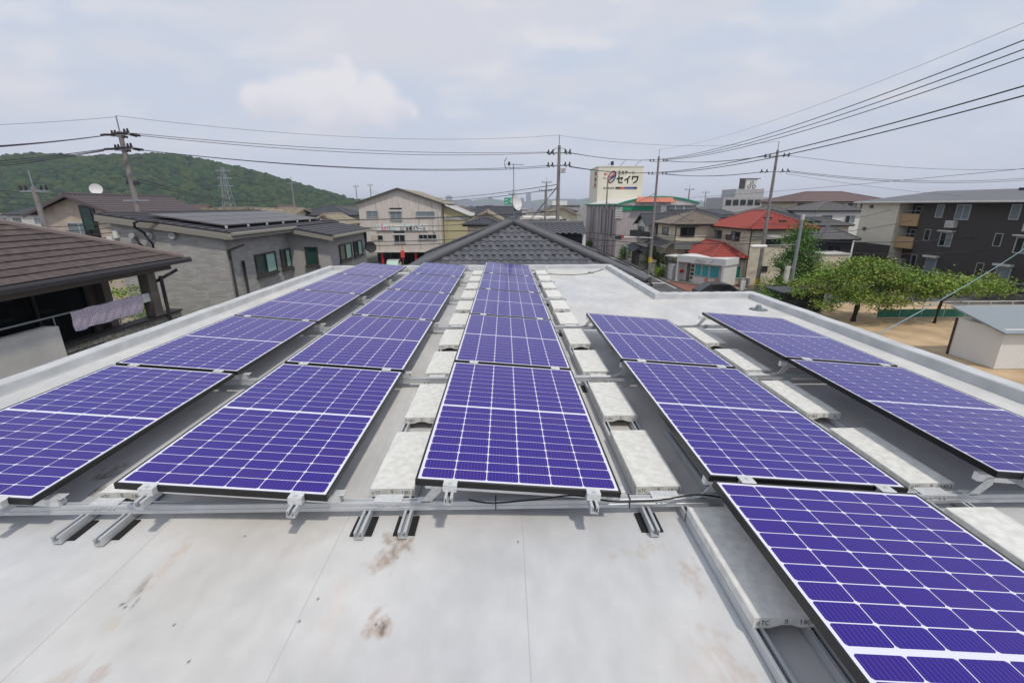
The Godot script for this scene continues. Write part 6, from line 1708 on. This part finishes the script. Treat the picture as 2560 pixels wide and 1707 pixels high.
	# wires: left pole to centre pole
	for k in 2: wire(PL_ + Vector3(0.4, 5.0 + k * 0.1, 0.3 - k * 0.5), PC + Vector3(-0.75 + k * 0.3, 5.22 + 0.04 * k, 0.15 * k), 0.48 - 0.1 * k, 0.014, "black high-voltage wire from the left pole to the centre pole, %s of two" % ["lower", "upper"][k], "upper wires between left and centre poles")
	for k in 2: wire(PL_ + Vector3(0.4, 4.35, 0.2 * k), PC + Vector3(-0.75, 4.35 - 0.12 * k, 0.2 * k), 0.55, 0.017, "black low-voltage wire from the left pole to the centre pole, %s of two" % ["first", "second"][k], "lower wires between left and centre poles")
	wire(PL_ + Vector3(0, 5.85, 0), PC + Vector3(0, 6.38, 0), 0.6, 0.008, "thin earth wire from the tip of the left pole to the centre pole")
	# out of the left edge
	for k in 3: wire(PL_ + Vector3(-0.5, 5.0 - 0.05 * k, 0.2 * k), Vector3(-36, 4.5 - 0.25 * k, -19 + k), 0.7, 0.018, "black wire leaving the left pole towards the left edge, upper set, %s of three" % ["first", "second", "third"][k], "upper wires leaving the left pole")
	for k in 3: wire(PL_ + Vector3(-0.5, 4.4 - 0.1 * k, 0.3 * k), Vector3(-36, 2.9 - 0.5 * k, -18 + k), 0.5, 0.018, "black wire leaving the left pole towards the left edge, lower set, %s of three" % ["first", "second", "third"][k], "lower wires leaving the left pole")
	wire(PL_ + Vector3(0, 5.8, 0), Vector3(-38, 5.2, -20), 0.5, 0.008, "thin earth wire leaving the tip of the left pole to the left")
	for k in 3: wire(Vector3(-34, 3.4 - k * 0.55, -22), Vector3(-72, 3.6 - k * 0.4, -122), 1.0, 0.03, "dark wire crossing before the wooded hill, %s of three" % ["first", "second", "third"][k], "wires before the hill")
	for k in 2: wire(PL_ + Vector3(0.3, 2.95 - k * 0.15, 0), Vector3(-32, 3.6, -72), 1.2, 0.024, "dark wire from the left pole to the slim pole by the hall, %s of two" % ["first", "second"][k], "wires from the left pole to the hall")
	for k in 4: wire(PL_ + Vector3(0.2, 0.95 - k * 0.24, 0.5), Vector3(-33, 0.35 - k * 0.3, -30.5), 0.15, 0.022, "black cable crossing the beige gable at the left edge, %s of four" % ["top", "second", "third", "lowest"][k], "cables before the beige gable")
	# centre pole onwards to the street poles
	for k in 2: wire(PC + Vector3(0.75, 5.22 - k * 0.05, 0.25 * k), P2 + Vector3(-0.9 + k * 0.5, 6.3, 0), 0.2, 0.022, "black wire from the centre pole to the street pole, upper set, %s of two" % ["first", "second"][k], "upper wires centre pole to street pole")
	for k in 2: wire(PC + Vector3(0.75, 4.3 - k * 0.06, 0.25 * k), P2 + Vector3(-0.9 + k * 0.5, 5.0, 0), 0.2, 0.026, "black wire from the centre pole to the street pole, lower set, %s of two" % ["first", "second"][k], "lower wires centre pole to street pole")
	wire(PC + Vector3(0, 6.35, 0), P3 + Vector3(0, 6.9, 0), 0.5, 0.008, "thin earth wire from the tip of the centre pole to the right")
	for k in 2: wire(P2 + Vector3(0.9 - k * 0.4, 6.2, 0), P3 + Vector3(-0.9, 5.72, -0.3 + k * 0.3), 0.3, 0.022, "black wire, street pole to red house pole, upper set, %s of two" % ["first", "second"][k], "upper wires street pole to red house pole")
	for k in 2: wire(P2 + Vector3(0.9 - k * 0.4, 4.86, 0), P3 + Vector3(-1.0, 4.4, -0.3 + k * 0.3), 0.3, 0.024, "black wire, street pole to red house pole, lower set, %s of two" % ["first", "second"][k], "lower wires street pole to red house pole")
	# along the street towards the camera, out of the right edge
	for k in 3: wire(P2 + Vector3(-0.9 + k * 0.75, 6.3, 0), Vector3(16.2 + k * 0.7, 6.9 - 0.02 * k, -11), 0.95, 0.02, "black wire sweeping up to the right edge along the street, upper set, %s of three" % ["first", "second", "third"][k], "upper street wires to the right edge")
	for k in 2: wire(P2 + Vector3(-0.8 + k * 0.9, 4.98, 0), Vector3(16.5 + k * 0.6, 5.5 - 0.15 * k, -11), 0.75, 0.026, "black wire sweeping up to the right edge along the street, lower set, %s of two" % ["first", "second"][k], "lower street wires to the right edge")
	wire(P2 + Vector3(0, 7.35, 0), Vector3(17, 7.7, -11), 0.9, 0.007, "thin earth wire high above the street to the right edge")
	# right of the pole by the red house
	wire(P3 + Vector3(0.9, 5.7, 0.4), Vector3(64, 5.6, -52), 0.8, 0.016, "wire leaving the red house pole to the right edge, upper one")
	for k in 2: wire(P3 + Vector3(1.1, 4.45 - 0.1 * k, 0.3), Vector3(62, 4.75 - 0.2 * k, -50), 0.9, 0.02, "wire leaving the red house pole to the right edge, lower pair, %s of two" % ["first", "second"][k], "lower wires right of the red house pole")
	wire(P3 + Vector3(0.9, 4.2, 0.3), Vector3(60, 1.9, -52), 0.4, 0.012, "thin wire slanting down right of the red house pole")
	wire(Vector3(24, 2.8, -140), Vector3(40, 4.4, -28), 0.9, 0.018, "wire slanting up to the right edge above the apartments")
	# service drops over the right houses
	var drops := [[P2 + Vector3(0, 2.9, 0), Vector3(16.5, 2.0, -76), 0.9, 0.022, "service wire from the street pole back to the sign pole"], [P2 + Vector3(0, 2.4, 0), Vector3(22, -0.4, -52.2), 0.4, 0.016, "service wire from the street pole to the grey-tiled house"], [PC + Vector3(0, -0.1, 0), Vector3(26, -1.2, -48), 0.6, 0.03, "thick cable across the right houses, topmost of the low set"], [PC + Vector3(0, -0.5, 0), Vector3(26, -1.55, -45), 0.7, 0.026, "cable across the right houses below the topmost low one"], [PC + Vector3(0, -0.9, 0), P2 + Vector3(0, -1.6, 0), 0.4, 0.026, "cable from the centre pole to the middle of the street pole"], [PC + Vector3(0, -1.2, 0), P2 + Vector3(0, -2.1, 0), 0.5, 0.022, "lowest cable from the centre pole to the street pole"], [P2 + Vector3(0, -1.5, 0), P3 + Vector3(0, -1.3, 0), 0.3, 0.03, "thick cable past the white walls to the red house pole"], [P2 + Vector3(0, -1.9, 0), P3 + Vector3(0, -1.9, 0), 0.4, 0.026, "second cable past the white walls to the red house pole"], [P3 + Vector3(0, -0.2, 0), Vector3(46, 0.9, -55), 0.5, 0.022, "cable from the red house pole to the apartment end, top"], [P3 + Vector3(0, -1.1, 0), Vector3(46.2, -0.2, -52), 0.5, 0.024, "cable from the red house pole to the apartment end, second"], [P3 + Vector3(0, -1.35, 0), Vector3(47, -1.6, -45), 0.5, 0.036, "thick black cable sagging across the apartment block"], [P3 + Vector3(0, -2.2, 0), Vector3(46, -2.6, -42), 0.5, 0.024, "pale cable crossing the apartment ground floor"]]
	for d in drops: wire(d[0], d[1], d[2], d[3], d[4])
	# in front of the hall and the dark roof
	var low := [[Vector3(-18.9, 0.9, -24.6), PC + Vector3(0, 1.15, 0), 0.25, 0.03, "thick cable low across the beige hall, topmost of its set"], [Vector3(-8.5, 0.1, -29.4), PC + Vector3(0, -0.05, 0), 0.12, 0.028, "cable from the grey house corner across the hall banner"], [Vector3(-8.5, -0.6, -29.5), PC + Vector3(0, -0.2, 0), 0.2, 0.022, "cable across the lower windows of the hall, upper"], [Vector3(-8.5, -0.85, -29.5), PC + Vector3(0, -0.45, 0), 0.2, 0.022, "cable across the lower windows of the hall, lower"], [Vector3(-18.9, 0.55, -24.7), PC + Vector3(0, 0.6, 0), 0.3, 0.018, "thin cable across the upper windows of the hall"]]
	for d in low: wire(d[0], d[1], d[2], d[3], d[4])
	for k in 2: wire(Vector3(-38, 5.8 - k * 0.5, -135), PC + Vector3(0, 3.05 - k * 0.3, 0), 1.6, 0.026, "thin wire running from beyond the hall to the centre pole, %s of two" % ["first", "second"][k], "far wires to the centre pole")
	for k in 2: wire(PC + Vector3(-0.1, 2.9 - k * 0.1, 0), PC + Vector3(-4.5 - k * 0.4, -2.0, 6.5), 0.0, 0.02, "stay wire slanting down to the left of the centre pole, %s of two" % ["first", "second"][k], "stay wires of the centre pole")
	# blue rope from our roof kerb over the trees
	wire(Vector3(5.2, -1.0, -7.0), Vector3(21.0, 0.0, -18.0), 0.15, 0.012, "pale blue rope slanting across the green trees on the right")
	M.rope = M.wire.duplicate()
	M.rope.albedo_color = rgb(128, 156, 164)
	get_child(get_child_count() - 1).material_override = M.rope

# ---------------------------------------------------------------- trees
func tree(label: String, at: Vector3, trunk: Array, lobes: Array, leaves: int, size: float, tones: Array, called := "tree", category := "tree", group := "trees") -> void:
	var t := thing(called, label, category, at, group)
	var q := Builder.new()
	for b in trunk: q.tube(b[0], b[1], b[2], 7)
	put("trunk", q.mesh(), M.bark, t)
	var c := Builder.new()
	var total := 0.0
	for l in lobes: total += l[1].x * l[1].y * l[1].z
	for l in lobes:
		var n := int(leaves * l[1].x * l[1].y * l[1].z / total)
		var clumps := maxi(4, n / 40)
		for k in clumps:
			var d := Vector3(rng.randfn(), rng.randfn(), rng.randfn()).normalized()
			var cc: Vector3 = l[0] + d * l[1] * pow(rng.randf(), 0.3)
			var tone: Color = tones[rng.randi() % tones.size()]
			var cr: float = size * rng.randf_range(2.0, 4.2)
			for j in 40:
				var p := cc + Vector3(rng.randfn(), rng.randfn() * 0.55, rng.randfn()) * cr * 0.5
				var nn := (Vector3(rng.randfn(), rng.randfn() + 1.1, rng.randfn())).normalized()
				var u := nn.cross(Vector3(rng.randfn(), rng.randfn(), rng.randfn())).normalized()
				var w := nn.cross(u)
				var s := size * rng.randf_range(0.6, 1.15)
				var f := rng.randf_range(0.75, 1.25)
				c.tri(p - u * s * 0.5, p + w * s * 0.32, p + u * s * 0.55)
				c.tri(p - u * s * 0.5, p + u * s * 0.55, p - w * s * 0.32)
				for i in 6: c.col.append(Color(tone.r * f, tone.g * f, tone.b * f))
	put("crown", c.mesh(), M.leaf, t)

func make_trees() -> void:
	var fresh := [Color(0.16, 0.26, 0.03), Color(0.2, 0.3, 0.035), Color(0.12, 0.2, 0.03), Color(0.22, 0.26, 0.05)]
	var deep := [Color(0.07, 0.16, 0.03), Color(0.1, 0.22, 0.035), Color(0.05, 0.12, 0.025), Color(0.14, 0.26, 0.04)]
	var dark := [Color(0.03, 0.07, 0.02), Color(0.045, 0.1, 0.022), Color(0.06, 0.12, 0.03)]
	var y := GROUND
	# wide spreading tree of the yard
	var tr := [[[Vector3(0, -0.1, 0), Vector3(0.1, 0.9, 0), Vector3(0.0, 1.6, 0.1)], 0.2, 0.14]]
	for b in [[-2.6, 2.9, 0.5], [-1.2, 3.2, -1.2], [1.4, 3.3, 0.8], [2.8, 3.0, -0.4], [3.6, 2.7, 0.8], [0.2, 3.5, 1.2], [-3.4, 2.4, -0.4]]:
		tr.append([[Vector3(0.0, 1.5, 0.1), Vector3(b[0] * 0.45, 1.5 + (b[1] - 1.5) * 0.55, b[2] * 0.45), Vector3(b[0], b[1], b[2])], 0.1, 0.025])
	tree("wide spreading fresh green tree in the sandy yard on the right", Vector3(24.2, y, -30.0), tr, [[Vector3(-2.2, 2.7, 0.3), Vector3(2.0, 0.7, 1.8)], [Vector3(0.6, 3.3, -0.4), Vector3(2.4, 0.8, 2.2)], [Vector3(2.8, 2.8, 0.3), Vector3(2.0, 0.75, 1.8)], [Vector3(-0.2, 2.1, 1.0), Vector3(2.6, 0.45, 1.4)], [Vector3(1.8, 1.5, 0.6), Vector3(1.8, 0.4, 1.2)], [Vector3(-3.6, 2.3, -0.3), Vector3(1.0, 0.5, 1.2)], [Vector3(-2.6, 1.3, 0.9), Vector3(1.2, 0.35, 0.9)], [Vector3(3.6, 1.9, 0.9), Vector3(1.1, 0.4, 0.9)], [Vector3(0.4, 3.9, -0.2), Vector3(1.3, 0.4, 1.3)]], 16000, 0.19, fresh)
	# small tree near the right edge
	tr = [[[Vector3(0, -0.1, 0), Vector3(0.05, 1.0, 0), Vector3(0.15, 1.7, 0)], 0.12, 0.08]]
	for b in [[-1.4, 2.7, 0.3], [1.2, 2.5, 0.2], [2.2, 2.4, -0.3], [0.2, 3.0, -0.6]]:
		tr.append([[Vector3(0.12, 1.5, 0), Vector3(b[0] * 0.5, 2.0, b[2] * 0.5), Vector3(b[0], b[1], b[2])], 0.06, 0.02])
	tree("smaller tree with a forked trunk at the right end of the sandy yard", Vector3(29.3, y, -29.3), tr, [[Vector3(-1.0, 2.6, 0.2), Vector3(1.3, 0.55, 1.2)], [Vector3(1.2, 2.6, 0.0), Vector3(1.5, 0.5, 1.2)], [Vector3(2.6, 2.4, -0.2), Vector3(1.2, 0.45, 1.0)]], 3600, 0.19, fresh)
	# tall slim tree behind the street lamp
	tr = [[[Vector3(0, -0.1, 0), Vector3(0.05, 2.5, 0), Vector3(0.1, 5.2, 0)], 0.14, 0.03]]
	for k in 6: tr.append([[Vector3(0.05, 1.4 + k * 0.6, 0), Vector3(0.9 * cos(k * 2.4), 2.0 + k * 0.65, 0.9 * sin(k * 2.4))], 0.04, 0.015])
	tree("tall slim tree growing behind the street lamp pole", Vector3(26.0, y, -40.0), tr, [[Vector3(0.3, 5.6, 0), Vector3(0.7, 0.8, 0.7)], [Vector3(-0.3, 4.5, 0.1), Vector3(1.3, 0.9, 1.1)], [Vector3(0.8, 3.5, 0), Vector3(1.1, 0.8, 1.0)], [Vector3(-0.9, 2.9, 0.1), Vector3(1.1, 0.9, 1.0)], [Vector3(0.9, 2.1, 0.2), Vector3(1.0, 0.7, 1.0)], [Vector3(-0.4, 1.5, 0.2), Vector3(1.3, 0.8, 1.0)]], 9000, 0.2, deep)
	var bush := [[22.9, -37.6, 1.8, 1.9, "rounded bright bush at the foot of the street lamp pole", 0], [24.6, -37.2, 1.3, 1.5, "low bush right of the street lamp pole", 0], [17.9, -67.6, 0.9, 2.0, "clipped garden tree on the street left of the roofed gate", 1], [18.4, -56.6, 1.5, 2.6, "dark garden shrub behind the tan wall beside the street pole", 2], [19.0, -53.6, 1.7, 2.7, "tall garden shrub right of the street pole", 2], [19.3, -51.0, 1.3, 2.2, "dark shrub before the grey-tiled house porch", 2], [17.9, -50.9, 0.7, 1.0, "low bright hedge left of the storage cabinets", 0], [16.9, -90.0, 1.0, 1.1, "small bush on the far left kerb of the street", 1], [20.5, -33.6, 1.3, 1.4, "dark bush beside the green shed in the yard", 1], [-14.2, -16.4, 1.5, 5.5, "garden tree seen under the brown balcony roof", 0]]
	for b in bush:
		var h: float = b[3]
		tree(b[4], Vector3(b[0], y, b[1]), [[[Vector3(0, -0.1, 0), Vector3(0, h * 0.6, 0)], 0.06, 0.03]], [[Vector3(0, h * 0.62, 0), Vector3(b[2] * 0.8, h * 0.36, b[2] * 0.8)], [Vector3(b[2] * 0.4, h * 0.4, 0.2), Vector3(b[2] * 0.6, h * 0.3, b[2] * 0.6)], [Vector3(-b[2] * 0.4, h * 0.35, 0.1), Vector3(b[2] * 0.6, h * 0.3, b[2] * 0.6)]], 2200 if b[0] > 0 else 9000, 0.16 if b[0] > 0 else 0.1, [fresh, deep, dark][b[5]], "bush", "bush", "bushes")
	# hedge row before the apartments
	for k in 5:
		tree("leafy shrub before the apartment block, %s in the row from the left" % ["first", "second", "third", "fourth", "fifth"][k], Vector3(33.0 + k * 2.1, y, -47.0 + k * 2.4), [[[Vector3(0, -0.1, 0), Vector3(0, 1.2, 0)], 0.06, 0.03]], [[Vector3(0, 1.2, 0), Vector3(1.6, 0.9, 1.5)], [Vector3(0.8, 0.8, 0.3), Vector3(1.2, 0.6, 1.2)]], 1300, 0.2, fresh, "shrub", "shrub", "shrubs before the apartments")
	# yard furniture
	var sh := thing("green_shed", "dark green lean-to shed behind the wide tree in the yard", "shed", Vector3(22.2, y, -33.5))
	put("wall", bx(Vector3(-1.6, 0, -1.2), Vector3(1.6, 1.5, 0.8)), M.dark_shed, sh)
	put("roof", bx(Vector3(-1.8, 1.5, -1.4), Vector3(1.8, 1.6, 1.1)), M.slate_tile, sh)
	put("opening", bx(Vector3(-1.0, 0, 0.8), Vector3(1.0, 1.3, 0.83)), M.tar_line, sh)
	var fe := thing("mesh_fence", "green mesh fence with pale top rail behind the sandy yard", "fence", Vector3(32, y, -30.8))
	for k in 9: put("post", rod([Vector3(-5.5 + k * 1.6, 0, 0), Vector3(-5.5 + k * 1.6, 1.15, 0)], 0.03), M.pale_wall, fe)
	put("screen", bx(Vector3(-5.5, 0.05, -0.02), Vector3(7.3, 0.62, 0.02)), M.green_fence, fe)
	put("rail", rod([Vector3(-5.5, 1.15, 0), Vector3(7.3, 1.15, 0)], 0.03), M.pale_wall, fe)
	put("rail", rod([Vector3(-5.5, 0.85, 0), Vector3(7.3, 0.85, 0)], 0.025), M.pale_wall, fe)
	var st := thing("white_shed", "white storage shed with brown edge at the right end of the yard", "shed", Vector3(25.6, y, -21.6))
	put("wall", bx(Vector3(-1.6, 0, -1.2), Vector3(3.5, 2.0, 1.2)), M.white_paint, st)
	slope_roof(st, st.position + Vector3(-1.9, 1.9, 1.5), st.position + Vector3(3.8, 1.9, 1.5), st.position + Vector3(-1.9, 2.6, -1.4), st.position + Vector3(3.8, 2.6, -1.4), 0.08, M.galvanised)
	put("corner_trim", bx(Vector3(-1.65, 0, -1.25), Vector3(-1.55, 2.0, -1.15)), M.bark, st)

# ---------------------------------------------------------------- hill and far city
func make_far() -> void:
	# wooded hill on the left
	var ridge := [[-720.0, 30.0], [-640.0, 42.0], [-590.0, 56.0], [-548.0, 62.0], [-503.0, 56.0], [-457.0, 60.0], [-403.0, 61.0], [-366.0, 53.0], [-328.0, 45.0], [-285.0, 33.0], [-252.0, 23.0], [-218.0, 12.5], [-195.0, 6.5], [-170.0, -2.0]]
	var hgt := func(x: float, z: float) -> float:
		var xr := x
		var top := -8.0
		for i in ridge.size() - 1:
			if xr >= ridge[i][0] and xr <= ridge[i + 1][0]:
				top = lerpf(ridge[i][1], ridge[i + 1][1], (xr - ridge[i][0]) / (ridge[i + 1][0] - ridge[i][0]))
		if xr < ridge[0][0]: top = 28.0
		var f := clampf((-z - 420.0) / 180.0, 0.0, 1.0)
		return lerpf(GROUND - 1.0, top - 5.0, sin(f * PI * 0.5)) if -z < 640 else top - 5.0 - (-z - 640.0) * 0.25
	var q := Builder.new()
	for i in 60:
		for j in 18:
			var p := []
			for c in [[i, j], [i + 1, j], [i + 1, j + 1], [i, j + 1]]:
				var x: float = -760.0 + c[0] * 10.0; var z: float = -410.0 - c[1] * 20.0
				p.append(Vector3(x, hgt.call(x, z), z))
			q.quad(p[0], p[1], p[2], p[3])
	for k in q.v.size(): q.col.append(Color(0.035, 0.075, 0.03))
	ground("hill", q.mesh(), M.forest)
	# its wood: one mass of crowns
	var lump := Builder.new()
	var nz := FastNoiseLite.new()
	nz.seed = 5; nz.frequency = 0.9
	for i in 6:
		for j in 9:
			var p := []
			for c in [[i, j], [i, j + 1], [i + 1, j + 1], [i + 1, j]]:
				var th: float = PI * (c[0] / 6.0) * 0.75; var ph: float = TAU * (c[1] % 9) / 9.0
				var d := Vector3(sin(th) * cos(ph), cos(th), sin(th) * sin(ph))
				p.append(d * (1.0 + 0.35 * nz.get_noise_3dv(d * 1.7)))
			lump.quad(p[0], p[3], p[2], p[1])
	var mm := MultiMesh.new()
	mm.transform_format = MultiMesh.TRANSFORM_3D
	mm.use_colors = true
	mm.mesh = lump.mesh()
	mm.instance_count = 9000
	var r := RandomNumberGenerator.new()
	r.seed = 9
	var tones := [Color(0.03, 0.085, 0.04), Color(0.045, 0.115, 0.05), Color(0.022, 0.062, 0.038), Color(0.07, 0.13, 0.045), Color(0.035, 0.095, 0.042), Color(0.09, 0.135, 0.05)]
	for i in 9000:
		var z := -425.0 - 225.0 * r.randf()
		var x := lerpf(-740.0, -165.0, r.randf())
		var y: float = hgt.call(x, z)
		var s := r.randf_range(3.2, 6.0)
		if y < GROUND + 0.5: s = 0.4
		mm.set_instance_transform(i, Transform3D(Basis(Vector3.UP, r.randf() * TAU).scaled(Vector3(s, s * r.randf_range(0.8, 1.2), s)), Vector3(x, y + s * 0.2, z)))
		var c: Color = tones[r.randi() % tones.size()]
		mm.set_instance_color(i, c)
	var wood := MultiMeshInstance3D.new()
	wood.name = "wood"
	wood.multimesh = mm
	wood.material_override = M.forest
	add_child(wood)
	tag(wood, "dense green wood covering the hill on the left", "wood", "", "stuff")
	# lattice pylon in front of the hill
	var py := thing("lattice_pylon", "steel lattice pylon standing before the right shoulder of the hill", "pylon", Vector3(-174.5, GROUND, -300))
	var lat := Builder.new()
	for s in [[-1, -1], [1, -1], [1, 1], [-1, 1]]: lat.tube([Vector3(s[0] * 3.2, 0, s[1] * 3.2), Vector3(s[0] * 0.6, 31, s[1] * 0.6)], 0.22, 0.16, 4)
	for k in 8:
		var f := k / 8.0
		var a := lerpf(3.2, 0.6, f); var b := lerpf(3.2, 0.6, f + 0.125)
		for e in [[Vector3(-1, 0, 1), Vector3(1, 0, 1)], [Vector3(1, 0, 1), Vector3(1, 0, -1)]]:
			lat.tube([e[0] * a + Vector3(0, f * 31, 0), e[1] * b + Vector3(0, (f + 0.125) * 31, 0)], 0.12, 0.12, 4)
			lat.tube([e[1] * a + Vector3(0, f * 31, 0), e[0] * b + Vector3(0, (f + 0.125) * 31, 0)], 0.12, 0.12, 4)
	put("tower", lat.mesh(), M.galvanised, py)
	for k in 3: put("cross_arm", bar(Vector3(-4.5, 20 + k * 4.5, 0), Vector3(4.5, 20 + k * 4.5, 0), 0.4, 0.4), M.galvanised, py)
	# dim ridge and city on the horizon
	var fh := Builder.new()
	var prev := Vector3.ZERO
	for i in 61:
		var x := -1500.0 + i * 60.0
		var h := 22.0 + 26.0 * maxf(0.0, sin(i * 0.21 + 0.4)) + 9.0 * sin(i * 0.9) + 18.0 * exp(-pow((x + 60.0) / 220.0, 2.0))
		var p := Vector3(x, h, -3400.0)
		if i > 0: fh.quad(Vector3(prev.x, GROUND - 1, -3300), Vector3(p.x, GROUND - 1, -3300), p, prev)
		if i > 0: fh.quad(prev, p, Vector3(p.x, GROUND - 1, -3700), Vector3(prev.x, GROUND - 1, -3700))
		prev = p
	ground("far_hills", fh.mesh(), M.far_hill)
	var tw := [[60.0, -1180.0, 12.0, 29.0, "tall slim tower block on the hazy horizon left of the centre pole"], [37.0, -1000.0, 10.0, 15.0, "dim tower block on the horizon left of the tall slim one"], [110.0, -1000.0, 11.0, 13.0, "dim tower block on the horizon right of the tall slim one"], [-112.0, -950.0, 12.0, 19.0, "dim tower block on the horizon just right of the hall roof"], [-86.0, -1050.0, 26.0, 13.0, "wide dim block on the horizon right of the hall roof"], [-30.0, -1000.0, 10.0, 17.0, "dim block on the horizon left of the aerial mast"]]
	for w in tw:
		var b := thing("tower_block", w[4], "tower block", Vector3(w[0], GROUND, w[1]), "tower blocks on the horizon")
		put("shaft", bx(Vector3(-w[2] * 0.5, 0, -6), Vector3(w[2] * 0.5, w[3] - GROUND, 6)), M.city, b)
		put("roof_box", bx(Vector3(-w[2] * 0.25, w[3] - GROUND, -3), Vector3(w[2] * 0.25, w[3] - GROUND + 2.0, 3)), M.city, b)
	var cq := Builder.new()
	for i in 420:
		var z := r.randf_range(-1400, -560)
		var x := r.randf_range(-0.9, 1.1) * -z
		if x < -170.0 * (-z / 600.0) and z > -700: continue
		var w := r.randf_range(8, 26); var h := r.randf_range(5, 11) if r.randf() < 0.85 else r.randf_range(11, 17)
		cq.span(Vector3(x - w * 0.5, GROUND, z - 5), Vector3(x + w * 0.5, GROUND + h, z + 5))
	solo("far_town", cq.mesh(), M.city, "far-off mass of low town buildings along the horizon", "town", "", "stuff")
